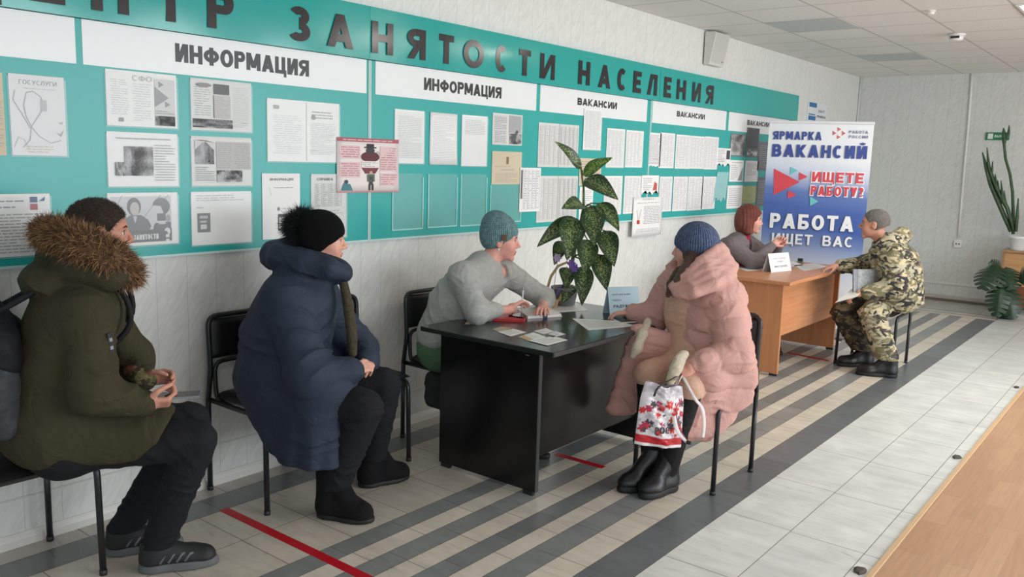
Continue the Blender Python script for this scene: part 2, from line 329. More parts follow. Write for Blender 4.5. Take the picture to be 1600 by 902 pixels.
bands = [(0.0, 0.128, (196, 190, 180), 0.65, 2.237), (0.128, 0.296, (132, 136, 134), 0.5, 0.1), (0.296, 0.622, BEIGE, 0.33, 2.315), (0.622, 0.937, BEIGE, 0.33, 2.312),
         (0.937, 1.047, GREY, 0.34, 2.53), (1.047, 1.15, CREAM, 0.32, 2.535), (1.15, 1.26, (142, 145, 143), 0.32, 2.64), (1.26, 1.37, CREAM, 0.32, 2.635), (1.37, 1.475, (126, 130, 130), 0.32, 2.74), (1.475, 1.575, CREAM, 0.32, 2.607), (1.575, 1.698, GREY, 0.32, 2.75), (1.698, 1.84, CREAM, 0.3, 2.755),
         (1.84, 2.023, DARK, 0.6, 3.3), (2.023, 2.334, WHITE, 0.605, 3.06), (2.334, 2.656, WHITE, 0.605, 3.65), (2.656, 2.727, WHITE, 0.605, 3.645)]
fb = MB(); g = 0.0016; FAR = 10.62
def tint(c, s):
    k = 1+RNG.uniform(-s, s); return tuple(min(1, q*k*(1+RNG.uniform(-0.008, 0.008))) for q in lin(*c))
for x0, x1, c, ln, off in bands:
    y = off-math.ceil((off+3)/ln)*ln
    far = FAR if x1 < 2.03 else BACK
    while y < far:
        ya, yb = max(y, -3), min(y+ln, far)
        if yb > -3 and yb-ya > 0.004: fb.add([(x0+g, ya+g, 0), (x1-g, ya+g, 0), (x1-g, yb-g, 0), (x0+g, yb-g, 0)], [(0, 1, 2, 3)], tint(c, 0.16 if sum(c) < 420 else 0.035))
        y += ln
ya = FAR
for wd, c in ((0.12, CREAM), (0.05, (150, 150, 146)), (0.12, CREAM), (0.05, (150, 150, 146)), (0.8, (188, 184, 176))):   # cross bands at the far end
    x = 0.0
    while x < 2.023:
        fb.add([(x+g, ya+g, 0), (min(x+0.6, 2.023)-g, ya+g, 0), (min(x+0.6, 2.023)-g, ya+wd-g, 0), (x+g, ya+wd-g, 0)], [(0, 1, 2, 3)], tint(c, 0.04)); x += 0.6
    ya += wd
fb.add([(-0.1, -3, -0.001), (2.74, -3, -0.001), (2.74, BACK, -0.001), (-0.1, BACK, -0.001)], [(0, 1, 2, 3)], mi=1)
fb.add([(2.727, -3, 0.0005), (2.74, -3, 0.004), (8, -3, 0.004), (8, BACK, 0.004), (2.74, BACK, 0.004), (2.727, BACK, 0.0005)], [(0, 1, 4, 5), (1, 2, 3, 4)], mi=2)
fb.box((-0.15, -3, -0.1), (8, BACK, -0.002), mi=1)
setp(fb.build('floor', [tile_material(), mat('grout', (120, 112, 102), 0.9), laminate_material()]), kind='structure')
setp(MB().box((2.724, -3, 0), (2.748, BACK, 0.007), bev=0.002).build('trim_3', mat('oak_edge_strip', (206, 172, 132), 0.45)), kind='structure')
# ------------------------------------------------------------------ ceiling fittings
m_off = mat('unlit_diffuser', (188, 196, 198), 0.6); m_white = mat('white_plastic', (226, 226, 222), 0.4); m_dark = mat('dark_plastic', (40, 40, 42), 0.5)
for (x0, y0, lb) in ((0.61, 7.07, 'unlit grey square ceiling lamp nearest the wall speaker'), (0.61, 9.49, 'unlit grey square ceiling lamp nearest the back wall corner')):
    t = empty('ceiling_lamp', (x0+0.3, y0+0.3, TOP-0.012), lb, 'ceiling lamp', 'recessed ceiling lamps')
    k = MB()
    for a, b in (((x0, y0), (x0+0.6, y0+0.012)), ((x0, y0+0.588), (x0+0.6, y0+0.6)), ((x0, y0+0.012), (x0+0.012, y0+0.588)), ((x0+0.588, y0+0.012), (x0+0.6, y0+0.588))): k.box((a[0], a[1], TOP-0.004), (b[0], b[1], TOP))
    k.build('frame', mat('lamp_frame', (188, 190, 190), 0.5), t); MB().box((x0+0.012, y0+0.012, TOP-0.003), (x0+0.588, y0+0.588, TOP)).build('diffuser', m_off, t)
m_on = mat('lit_diffuser', (255, 250, 240), 0.4, emit=26.0)
for (x0, y0, lb) in ((2.44, 7.07, 'lit square ceiling lamp at the upper right edge of the photo'), (3.04, 5.86, 'lit square ceiling lamp out of frame, seen only as glare on the teal sign')):
    t = empty('ceiling_lamp', (x0+0.3, y0+0.3, TOP-0.012), lb, 'ceiling lamp', 'recessed ceiling lamps')
    k = MB()
    for a, b in (((x0, y0), (x0+0.6, y0+0.02)), ((x0, y0+0.58), (x0+0.6, y0+0.6)), ((x0, y0+0.02), (x0+0.02, y0+0.58)), ((x0+0.58, y0+0.02), (x0+0.6, y0+0.58))): k.box((a[0], a[1], TOP-0.012), (b[0], b[1], TOP))
    k.build('frame', m_white, t); MB().box((x0+0.02, y0+0.02, TOP-0.008), (x0+0.58, y0+0.58, TOP)).build('diffuser', m_on, t)
def detector(x, y, r, lb, slot, zs=1.0):
    t = empty('smoke_detector', (x, y, TOP), lb, 'smoke detector')
    MB().lathe([(r, 0), (r, -0.012*zs), (r*0.96, -0.018*zs)], (x, y, TOP), 28).build('base', m_white, t, True)
    MB().lathe([(r*0.82, -0.018*zs), (r*0.8, -0.045*zs), (r*0.6, -0.058*zs), (0.002, -0.06*zs)], (x, y, TOP), 28).build('sensor_head', m_white, t, True)
    if slot: MB().box((x-r*0.5, y-r*0.86, TOP-0.042), (x+r*0.5, y-r*0.7, TOP-0.024)).build('slot', m_dark, t)
detector(1.81, 8.35, 0.07, 'round white smoke detector with a dark slot on the ceiling', True)
detector(1.888, 7.07, 0.035, 'small white sensor button beside a dark gap between ceiling tiles', False, 0.5)
# ------------------------------------------------------------------ fittings on the walls
t = empty('wall_speaker', (0.0, 7.33, 2.64), 'white wedge wall speaker under the ceiling above the teal sign', 'speaker')
k = MB(); k.prism([(0.02, -0.15), (0.085, -0.15), (0.10, -0.13), (0.155, 0.09), (0.16, 0.12), (0.145, 0.135), (0.02, 0.135)], ((0, 7.20, 2.64), (0.72, 0, 0), (0, 0, 0.98), (0, 1, 0)), 0.30); k.build('cabinet', mat('speaker_white', (214, 214, 208), 0.45), t)
k = MB(); k.prism([(0.086, -0.14), (0.103, -0.125), (0.159, 0.09), (0.164, 0.118), (0.158, 0.118), (0.15, 0.09), (0.096, -0.12), (0.08, -0.135)], ((0, 7.22, 2.64), (0.72, 0, 0), (0, 0, 0.98), (0, 1, 0)), 0.26); k.build('grille', mat('speaker_grille', (200, 200, 195), 0.6, bump=0.5, bscale=400), t)
MB().box((0, 7.24, 2.52), (0.016, 7.46, 2.75)).build('bracket', m_dark, t)
MB().lathe([(0.012, 0), (0.01, 0.004), (0.002, 0.005)], (0.076, 7.44, 2.53), 12).build('badge', m_dark, t)
m_duct = mat('white_cable_duct', (226, 226, 223), 0.45)
MB_ = MB(); pts = [on_y(u, v, BACK-0.012) for u, v in ((1519, 113), (1516.5, 150), (1513, 195), (1508, 250), (1502, 320), (1497.5, 372))]
MB_.tube([(p[0], BACK-0.012, p[2]) for p in pts], 0.014, 8)
setp(MB_.build('cable_duct', m_duct, None, True), 'thin white cable duct running from the ceiling to the socket on the back wall', 'cable duct')
sx, sz = on_y(1497, 381, BACK)[0], on_y(1497, 381, BACK)[2]
t = empty('wall_socket', (sx, BACK, sz), 'small white wall socket at the lower end of the cable duct', 'socket')
MB().box((sx-0.045, BACK-0.03, sz-0.05), (sx+0.045, BACK, sz+0.045), bev=0.006).build('socket_body', m_white, t)
for dx in (-0.016, 0.016): MB().lathe([(0.009, 0), (0.009, 0.002)], (0, 0, 0), 10).build('socket_hole', m_dark, t, local=True).matrix_local = Matrix.Translation((dx, -0.031, 0.0)) @ Matrix.Rotation(math.pi/2, 4, 'X')
k = MB(); k.tube([(0.012, BACK-0.012, z) for z in (TOP, 2.4, 2.1, 1.9)], 0.008, 8)
setp(k.build('corner_cable', m_duct, None, True), 'white cable running down the room corner beside the banner', 'cable')
# exit sign
a, b = on_y(1541, 207, BACK), on_y(1577, 218, BACK)
t = empty('exit_sign', ((a[0]+b[0])/2, BACK, b[2]), 'green emergency exit sign on the back wall behind the cactus', 'exit sign')
MB().box((a[0], BACK-0.02, b[2]-0.01), (b[0], BACK, a[2]), bev=0.003).build('sign_plate', mat('exit_green', (40, 122, 76), 0.4), t)
k = MB(); fr = ((a[0], BACK-0.021, b[2]-0.01), (1, 0, 0), (0, 0, 1), (0, -1, 0)); W = b[0]-a[0]; Hs = a[2]-b[2]+0.01
k.prism([(W*0.1, Hs*0.15), (W*0.32, Hs*0.15), (W*0.32, Hs*0.85), (W*0.1, Hs*0.85)], fr, 0.001)
lettering(k, 'ВЫХОД', fr, W*0.38, W*0.92, Hs*0.36, Hs*0.3, 0.2)
k.build('sign_print', mat('sign_white', (226, 232, 228), 0.5), t)
# ------------------------------------------------------------------ teal notice board
def teal_material(name, rgb, rough):
    m = mat(name, rgb, rough); return m
m_teal = mat('teal_board', (42, 168, 163), 0.33); m_band = mat('teal_gloss_band', (36, 163, 157), 0.16)
m_strip = mat('white_header_film', (234, 237, 238), 0.3); m_ink = mat('black_lettering', (38, 38, 42), 0.35); m_alu = mat('pale_board_edge', (196, 222, 220), 0.35)
YZ = lambda y, z, x: ((x, y, z), (0, 1, 0), (0, 0, 1), (1, 0, 0))
BZ0, BZ1 = 1.139, 2.385
spans = [(0.17, 3.217, [(0.2, 1.663, None), (1.69, 3.195, ('ИНФОРМАЦИЯ', 2.09, 2.812, 1.988, 0.079))], 'leftmost teal notice board panel with two wide header strips'),
         (3.22, 6.277, [(3.26, 4.715, ('ИНФОРМАЦИЯ', 3.634, 4.34, 1.989, 0.07)), (4.757, 6.21, ('ВАКАНСИИ', 5.206, 5.743, 2.008, 0.05))], 'middle teal notice board panel with four empty pockets'),
         (6.28, 9.49, [(6.3, 7.712, ('ВАКАНСИИ', 6.72, 7.255, 2.01, 0.046)), (7.768, 9.3, ('ВАКАНСИИ', 8.2, 8.76, 2.01, 0.048))], 'far teal notice board panel partly hidden by the roll-up banner')]
for y0, y1, strips, lb in spans:
    t = empty('notice_board', (0, (y0+y1)/2, BZ0), lb, 'notice board', 'teal notice board panels')
    MB().box((0.002, y0, BZ0+0.006), (0.03, y1, 2.112)).build('board_panel', m_teal, t)
    MB().box((0.002, y0, BZ0-0.002), (0.034, y1, BZ0+0.008)).build('bottom_edge', m_alu, t)
    for a in (y0, y1-0.008): MB().box((0.002, a, BZ0+0.008), (0.034, a+0.008, 2.112)).build('side_edge', m_alu, t)
    for a, b, tx in strips:
        s = MB().box((0.03, a, 1.936), (0.032, b, 2.112)).build('header_strip', m_strip, t)
        if tx:
            k = MB(); lettering(k, tx[0], YZ(0, 0, 0.032), tx[1], tx[2], tx[3], tx[4], 0.26 if tx[0] == 'ИНФОРМАЦИЯ' else 0.31, 0.07)
            k.build('lettering', m_ink, s)
letters = [('Ц', 1.23, 1.39), ('Е', 1.49, 1.62), ('Н', 1.723, 1.876), ('Т', 1.988, 2.135), ('Р', 2.236, 2.37), ('З', 2.674, 2.805), ('А', 2.909, 3.082), ('Н', 3.21, 3.365), ('Я', 3.477, 3.619), ('Т', 3.73, 3.856), ('О', 3.942, 4.131), ('С', 4.243, 4.364), ('Т', 4.484, 4.607), ('И', 4.713, 4.881), ('Н', 5.171, 5.318), ('А', 5.43, 5.597), ('С', 5.698, 5.828), ('Е', 5.936, 6.054), ('Л', 6.155, 6.311), ('Е', 6.431, 6.55), ('Н', 6.654, 6.816), ('И', 6.939, 7.098), ('Я', 7.2, 7.355)]
for y0, y1, lb in ((0.05, 3.2, 'glossy teal sign band over the nearest board, first long piece'), (3.202, 6.37, 'glossy teal sign band over the middle board'), (6.372, 9.5, 'glossy teal sign band at the far end, ending beside the small blue sign')):
    t = empty('sign_band', (0, (y0+y1)/2, 2.117), lb, 'sign', 'teal sign band pieces')
    k = MB(); n = 40; V = []
    for i in range(n+1):                                     # the sheet bulges very slightly between its fixings
        y = y0+(y1-y0)*i/n; q = 0.004*math.sin(i*math.pi/n)+0.0022*math.sin(i*0.8+y0)
        for z, dx in ((2.114, 0.0), (2.2, q), (2.3, q), (2.387, 0.0)): V.append((0.05+dx, y, z))
    F = [(i*4+j, (i+1)*4+j, (i+1)*4+j+1, i*4+j+1) for i in range(n) for j in range(3)]; k.add(V, F)
    o = k.build('band_sheet', m_band, t, True)
    k = MB().box((0.002, y0, 2.114), (0.049, y1, 2.387)); k.build('band_core', m_band, t)
    for c, a, b in letters:
        if y0 <= (a+b)/2 < y1:
            k = MB()
            for j, poly in enumerate(glyph(c, (b-a)/0.165, 0.27)): k.prism([(a+px*0.165, 2.15+py*0.165) for px, py in poly], YZ(0, 0, 0.0566), 0.0006+0.00002*j)
            k.build('letter', mat('band_letters', (42, 38, 42), 0.15), t)
# small blue sign past the board
a, b = on_x(1262, 158, 0.0), on_x(1290, 192, 0.0)
t = empty('wall_sign', (0, (a[1]+b[1])/2, b[2]), 'small white sign with blue blocks on the wall past the teal board', 'sign')
MB().box((0, a[1], b[2]-0.06), (0.012, b[1], a[2]), bev=0.003).build('sign_plate', mat('sign_plate_white', (222, 226, 228), 0.4), t)
k = MB(); W = b[1]-a[1]; Hh_ = a[2]-b[2]; fr = YZ(a[1], b[2], 0.0125); bl = lin(52, 112, 168); dk = lin(60, 62, 70)
for q in ((0.04, 0.72, 0.42, 0.96), (0.04, 0.3, 0.36, 0.36), (0.04, 0.02, 0.4, 0.25)): k.prism([(W*q[0], Hh_*q[1]), (W*q[2], Hh_*q[1]), (W*q[2], Hh_*q[3]), (W*q[0], Hh_*q[3])], fr, 0.0006, bl)
lettering(k, 'ЗАЛ', fr, W*0.5, W*0.82, Hh_*0.5, Hh_*0.14, 0.25, col=dk); lettering(k, 'ПРИЕМА', fr, W*0.45, W*0.92, Hh_*0.2, Hh_*0.13, 0.25, col=dk)
k.build('sign_print', mat('print_ink', (90, 90, 90), 0.6, attr=True), t)
# ------------------------------------------------------------------ sheets on the board
m_print = mat('print_ink'); INK = (92, 94, 100)
def draw(k, prints, fr, W, H, rng, lift=0.0004):
    """printed matter on a sheet: text lines, photographs, blocks, outlines and lettering in relative units"""
    o, a, b, n = [np.array(q, float) for q in fr]; lay = [0]
    def poly(pts, c):
        lay[0] += 1; d = lift+0.00002*lay[0]; q = len(pts)
        k.add([o+a*(p[0]*W)+b*(p[1]*H)+n*d for p in pts], [tuple(range(q))], lin(*c))
    rect = lambda x0, y0, x1, y1, c: poly([(x0, y0), (x1, y0), (x1, y1), (x0, y1)], c)
    def curve(pts, wd, c):
        for (x0, y0), (x1, y1) in zip(pts, pts[1:]):
            dx, dy = (x1-x0)*W, (y1-y0)*H; l = math.hypot(dx, dy) or 1; wd_ = wd*0.35; px, py = -dy/l*wd_/2/W, dx/l*wd_/2/H
            poly([(x0-px, y0-py), (x1-px, y1-py), (x1+px, y1+py), (x0+px, y0+py)], c)
    for p in prints:
        if p[0] == 'L':
            _, x0, y0, x1, y1, cnt, c = p; c = tuple(int(q*0.6+88) for q in (c if isinstance(c, tuple) else (c, c, c+4))); st = (y1-y0)/cnt
            for i in range(cnt):
                y = y1-(i+0.75)*st; x = x0+(0.03 if rng.random() < 0.2 else 0); end = x1-(x1-x0)*(rng.random()*0.5 if rng.random() < 0.25 else rng.random()*0.04)
                while x < end-0.01:
                    wd = min(rng.uniform(0.05, 0.16), end-x); rect(x, y, x+wd, y+st*0.34, c); x += wd+0.018
        elif p[0] == 'P':
            _, x0, y0, x1, y1, nx, ny, lo, hi = p; nx, ny = int(nx*1.5), int(ny*1.5); gx, gy = 5, 4; lat = [[rng.random() for _ in range(gx+2)] for _ in range(gy+2)]
            for i in range(nx):
                for j in range(ny):
                    a_, b_ = i/nx*gx, j/ny*gy; ia, ib = int(a_), int(b_); fa, fb_ = a_-ia, b_-ib; q = (lat[ib][ia]*(1-fa)+lat[ib][ia+1]*fa)*(1-fb_)+(lat[ib+1][ia]*(1-fa)+lat[ib+1][ia+1]*fa)*fb_
                    s = int(lo+(hi-lo)*min(1, max(0, 1.5*(q-0.5)+0.5+rng.uniform(-0.16, 0.16))))
                    rect(x0+(x1-x0)*i/nx, y0+(y1-y0)*j/ny, x0+(x1-x0)*(i+1)/nx, y0+(y1-y0)*(j+1)/ny, (s, s, s+2))
        elif p[0] == 'R': rect(*p[1:])
        elif p[0] == 'T': poly(p[1], p[2])
        elif p[0] == 'E':
            _, cx, cy, rx, ry, c = p; poly([(cx+rx*math.cos(i*math.pi/9), cy+ry*math.sin(i*math.pi/9)) for i in range(18)], c)
        elif p[0] == 'C': curve(p[1], p[2], p[3])
        elif p[0] == 'S':
            _, s, x0, x1, y, h, c = p[:7]; lay[0] += 1
            lettering(k, s, (o+n*(lift+0.00002*lay[0]), a, b, n), x0*W, x1*W, y*H, h*H, p[7] if len(p) > 7 else 0.22, 0.1, lin(*c), depth=0.0002)
        elif p[0] == 'G':
            _, x0, y0, x1, y1, nr, nc, c = p
            for i in range(nr+1): rect(x0, y0+(y1-y0)*i/nr-0.002, x1, y0+(y1-y0)*i/nr+0.002, (c, c, c))
            for j in range(nc+1): rect(x0+(x1-x0)*j/nc-0.004, y0, x0+(x1-x0)*j/nc+0.004, y1, (c, c, c))
            for i in range(nr):
                for j in range(nc): rect(x0+(x1-x0)*(j+0.12)/nc, y0+(y1-y0)*(i+0.35)/nr, x0+(x1-x0)*(j+rng.uniform(0.4, 0.85))/nc, y0+(y1-y0)*(i+0.62)/nr, (c-2, c-2, c+1))
m_paper = mat('white_paper', (240, 240, 239), 0.55); m_paper2 = mat('grey_newsprint', (218, 218, 215), 0.6); m_paper3 = mat('cream_paper', (212, 198, 172), 0.6); m_paper4 = mat('yellow_green_paper', (186, 192, 140), 0.6); m_paper5 = mat('pale_aqua_paper', (150, 205, 205), 0.6); m_paper6 = mat('dark_print_sheet', (120, 124, 128), 0.6); m_silver = mat('silver_poster', (216, 216, 217), 0.35)
m_film = mat('clear_pocket_film', (248, 252, 252), 0.12, alpha=0.13); m_fedge = mat('pocket_edge', (170, 222, 218), 0.3)
srng = random.Random(3)
def sheet(label, tl, br, prints, m=None, x=0.0325, cat='sheet', group='sheets pinned to the teal board', name='paper_sheet', curl=0.0, torn=0, pocket=False, skew=0.0):
    p, q = on_x(tl[0], tl[1], x), on_x(br[0], br[1], x); y0, y1, z0, z1 = p[1], q[1], q[2], p[2]; W, H = y1-y0, z1-z0
    t = empty(name, (x, (y0+y1)/2, z0), label, cat, group)
    k = MB(); nx, ny = 8, 6; th = 0.0008
    bend = lambda a, b: x+0.0008+curl*((1-b)**2*a+0.25*b*b*(1-a))
    fr_ = []
    for s_ in (0, 1):
        for j in range(ny+1):
            for i in range(nx+1):
                a, b = i/nx, j/ny; zz = z0+b*H
                if torn and j == 0: zz += (torn*H*(0.25+0.75*((i*37 % 5)/4)))
                fr_.append((bend(a, b)-(0 if s_ else th), y0+a*W+skew*(b-0.5), zz))
    n1 = (nx+1)*(ny+1)
    F = []
    for j in range(ny):
        for i in range(nx):
            q_ = j*(nx+1)+i; F.append((q_+n1, q_+1+n1, q_+nx+2+n1, q_+nx+1+n1)); F.append((q_, q_+nx+1, q_+nx+2, q_+1))
    for i in range(nx): F.append((i, i+1, i+1+n1, i+n1)); e = ny*(nx+1)+i; F.append((e, e+n1, e+1+n1, e+1))
    for j in range(ny): e = j*(nx+1); F.append((e, e+n1, e+nx+1+n1, e+nx+1)); e += nx; F.append((e, e+nx+1, e+nx+1+n1, e+n1))
    k.add(fr_, F); k.build('paper', m or m_paper, t, curl > 0)
    if prints:
        k = MB(); draw(k, prints, YZ(y0, z0, x+0.001), W, H, srng)
        if curl or skew:
            k.v = [(bend((v[1]-y0)/W, (v[2]-z0)/H)+(v[0]-x-0.0004), v[1]+skew*((v[2]-z0)/H-0.5), v[2]) for v in k.v]
        k.build('printing', m_print, t)
    if pocket:
        e = 0.006; k = MB().box((x+0.003, y0-e, z0-e), (x+0.0036, y1+e, z1-0.01)); k.build('clear_pocket', m_film, t)
    return t
def pocket(label, tl, br):
    x = 0.031; p, q = on_x(tl[0], tl[1], x), on_x(br[0], br[1], x); y0, y1, z0, z1 = p[1], q[1], q[2], p[2]; e = 0.007
    t = empty('clear_pocket', (x, (y0+y1)/2, z0), label, 'plastic pocket', 'empty clear pockets')
    n = 7; V = [(x+0.0025+0.0022*math.sin(i*1.9+j*0.8+y0*9), y0+(y1-y0)*i/n, z0+(z1-z0)*j/n) for j in range(n+1) for i in range(n+1)]
    MB().add(V, [(j*(n+1)+i, j*(n+1)+i+1, (j+1)*(n+1)+i+1, (j+1)*(n+1)+i) for j in range(n) for i in range(n)]).build('film', m_film, t, True)
    k = MB()
    for a, b in (((y0-e, z0-e), (y1+e, z0)), ((y0-e, z0), (y0, z1)), ((y1, z0), (y1+e, z1-0.02))): k.box((x, a[0], a[1]), (x+0.004, b[0], b[1]))
    k.build('edge', m_fedge, t)
G1, G2, G3 = (70, 70, 76), (120, 120, 124), (165, 165, 168)
T = lambda *p: list(p)
sheet('sliver of a cream sheet at the left edge of the photo', (-60, 108), (10.5, 243), [('L', 0.05, 0.1, 0.95, 0.9, 24, 150)], m_paper3, x=0.0325)
sheet('silver poster with a grey balloon drawing and gold caption', (12, 114), (105, 244), [('S', 'ГОСУСЛУГИ', 0.18, 0.86, 0.88, 0.055, (120, 118, 122), 0.16), ('L', 0.25, 0.82, 0.85, 0.85, 1, 150), ('L', 0.25, 0.03, 0.75, 0.13, 3, (176, 156, 96)),
   ('C', [(0.30, 0.78), (0.24, 0.62), (0.28, 0.48), (0.36, 0.36), (0.5, 0.5), (0.62, 0.63), (0.55, 0.74), (0.42, 0.8), (0.30, 0.78)], 0.012, (160, 160, 164)), ('C', [(0.1, 0.8), (0.06, 0.68), (0.2, 0.52), (0.34, 0.34)], 0.01, (150, 150, 154)), ('C', [(0.36, 0.36), (0.33, 0.2), (0.2, 0.1)], 0.01, (150, 150, 154)), ('C', [(0.36, 0.36), (0.5, 0.24), (0.7, 0.16), (0.9, 0.2)], 0.01, (165, 165, 168)), ('R', 0.54, 0.56, 0.66, 0.7, (178, 178, 182)), ('T', [(0.8, 0.3), (0.9, 0.24), (0.96, 0.34), (0.88, 0.28)], (160, 160, 164)), ('T', [(0.85, 0.42), (0.92, 0.4), (0.95, 0.44)], (170, 170, 174)), ('C', [(0.04, 0.1), (0.12, 0.22), (0.22, 0.2), (0.3, 0.08)], 0.008, (176, 176, 178))], m_silver, pocket=True)
sheet('text sheet with a small blue and red logo, lowest at the left edge', (-40, 304), (82, 397), [('L', 0.02, 0.86, 0.66, 0.92, 1, (70, 70, 110)), ('L', 0.02, 0.76, 0.7, 0.83, 1, (80, 90, 130)), ('L', 0.02, 0.05, 0.98, 0.7, 13, 105), ('R', 0.72, 0.86, 0.82, 0.95, (62, 86, 136)), ('R', 0.72, 0.74, 0.82, 0.84, (176, 84, 90)), ('T', [(0.84, 0.88), (0.93, 0.95), (0.92, 0.88)], (70, 100, 150))], pocket=True)
sheet('folded leaflet with grey triangles, top row of the left board', (164, 107), (277, 201), [('L', 0.06, 0.2, 0.3, 0.85, 16, 190), ('L', 0.36, 0.1, 0.62, 0.8, 16, 195), ('S', 'СФО', 0.36, 0.64, 0.83, 0.1, (176, 178, 180), 0.16), ('R', 0.67, 0.03, 0.97, 0.9, (206, 206, 206)), ('T', [(0.67, 0.38), (0.67, 0.76), (0.88, 0.56)], (120, 122, 124)), ('T', [(0.73, 0.74), (0.73, 0.86), (0.81, 0.8)], (112, 114, 116)), ('T', [(0.82, 0.38), (0.82, 0.5), (0.9, 0.44)], (112, 114, 116)), ('P', 0.67, 0.04, 0.96, 0.22, 12, 6, 60, 150), ('R', 0.16, 0.08, 0.22, 0.15, (170, 170, 172)), ('L', 0.68, 0.25, 0.95, 0.33, 2, 140)], pocket=True)
sheet('leaflet with a dark forest photograph, second row of the left board', (166, 205), (279, 291), [('P', 0.22, 0.2, 0.62, 0.74, 16, 12, 85, 190), ('P', 0.1, 0.2, 0.24, 0.45, 5, 5, 110, 190), ('L', 0.66, 0.1, 0.94, 0.8, 14, 165), ('L', 0.1, 0.86, 0.9, 0.92, 1, 160)], pocket=True)
sheet('poster with a woman and large dark question marks', (167, 302), (279, 380), [('R', 0.04, 0.06, 0.9, 0.93, (202, 204, 206)), ('R', 0.04, 0.06, 0.9, 0.3, (70, 72, 76)), ('C', [(0.06, 0.6), (0.2, 0.95)], 0.006, (90, 90, 90)), ('C', [(0.45, 0.45), (0.75, 0.95)], 0.006, (90, 90, 90)), ('C', [(0.75, 0.8), (0.86, 0.95)], 0.006, (90, 90, 90)), ('T', [(0.22, 0.3), (0.22, 0.5), (0.3, 0.58), (0.46, 0.58), (0.56, 0.48), (0.6, 0.36), (0.56, 0.28)], (88, 92, 98)), ('E', 0.36, 0.74, 0.1, 0.17, (66, 62, 64)), ('E', 0.37, 0.7, 0.065, 0.13, (190, 184, 180)), ('T', [(0.34, 0.56), (0.4, 0.56), (0.37, 0.42)], (196, 198, 200)), ('S', '?', 0.62, 0.88, 0.3, 0.6, (78, 80, 86), 0.3), ('S', '?', 0.79, 0.88, 0.06, 0.26, (226, 226, 226), 0.28), ('E', 0.68, 0.32, 0.05, 0.1, (70, 66, 66)), ('E', 0.85, 0.5, 0.035, 0.07, (150, 146, 142)), ('R', 0.81, 0.3, 0.89, 0.43, (84, 86, 92)), ('E', 0.7, 0.55, 0.035, 0.09, (206, 204, 200)), ('S', 'ЗАНЯТОСТИ', 0.34, 0.7, 0.11, 0.1, (224, 224, 224), 0.22)], pocket=True)
sheet('newspaper page in three columns, top row second from left', (297, 121), (393, 207), [('L', 0.05, 0.28, 0.32, 0.86, 13, 110), ('L', 0.37, 0.25, 0.62, 0.7, 14, 140), ('L', 0.68, 0.08, 0.96, 0.9, 20, 175), ('R', 0.36, 0.72, 0.62, 0.92, (112, 114, 116)), ('P', 0.02, 0.05, 0.66, 0.22, 20, 5, 70, 180), ('E', 0.2, 0.88, 0.12, 0.04, (150, 150, 150)), ('R', 0.36, 0.25, 0.63, 0.7, (198, 198, 198)), ('L', 0.38, 0.27, 0.61, 0.68, 13, 150)], m_paper2, pocket=True)
sheet('newspaper page with a photo of a building, second row second from left', (298, 212), (393, 290), [('P', 0.05, 0.44, 0.36, 0.88, 9, 8, 60, 150), ('T', [(0.05, 0.72), (0.2, 0.92), (0.38, 0.7), (0.38, 0.88), (0.05, 0.92)], (210, 210, 208)), ('R', 0.4, 0.34, 0.98, 0.9, (192, 192, 190)), ('L', 0.42, 0.36, 0.66, 0.88, 12, 140), ('L', 0.7, 0.36, 0.96, 0.88, 12, 140), ('P', 0.4, 0.08, 0.82, 0.32, 16, 6, 40, 190), ('L', 0.06, 0.1, 0.36, 0.4, 7, 130)], m_paper2, pocket=True)
sheet('white sheet with three text lines and a small dark block', (298, 300), (393, 378), [('L', 0.08, 0.82, 0.9, 0.95, 3, 150), ('L', 0.08, 0.68, 0.2, 0.74, 1, 160), ('R', 0.09, 0.24, 0.3, 0.6, (88, 90, 94)), ('R', 0.13, 0.5, 0.26, 0.55, (190, 190, 190)), ('R', 0.13, 0.42, 0.24, 0.46, (190, 190, 190)), ('R', 0.14, 0.3, 0.24, 0.39, (214, 214, 214))], pocket=True)
sheet('wide pair of pale documents side by side, upper right of the left board', (417, 153), (530, 254), [('R', 0.518, 0.02, 0.526, 0.98, (150, 150, 150)), ('L', 0.08, 0.12, 0.46, 0.76, 18, 205), ('L', 0.58, 0.12, 0.94, 0.66, 18, 190), ('L', 0.6, 0.72, 0.92, 0.86, 3, 150), ('R', 0.08, 0.84, 0.15, 0.9, (180, 180, 180)), ('E', 0.62, 0.74, 0.03, 0.04, (170, 170, 170))], pocket=True)
sheet('white notice with a tablet icon beside the black fur hat', (409, 271), (469, 371), [('S', 'ИНФОРМАЦИЯ', 0.2, 0.82, 0.89, 0.04, (110, 110, 114), 0.2), ('L', 0.3, 0.77, 0.82, 0.8, 1, 120), ('C', [(0.18, 0.8), (0.24, 0.66)], 0.003, (150, 150, 150)), ('E', 0.42, 0.46, 0.04, 0.03, (150, 150, 150)), ('L', 0.5, 0.45, 0.72, 0.48, 1, 150), ('R', 0.4, 0.12, 0.66, 0.38, (92, 94, 98)), ('R', 0.43, 0.15, 0.63, 0.33, (206, 206, 204))])
sheet('dense table sheet partly behind the black fur hat and red poster', (486, 272), (541, 370), [('G', 0.1, 0.5, 0.85, 0.85, 12, 4, 130), ('L', 0.1, 0.1, 0.9, 0.45, 9, 130), ('S', 'СПРАВКА', 0.15, 0.6, 0.9, 0.04, (110, 110, 114), 0.22)], m_paper2, pocket=True)
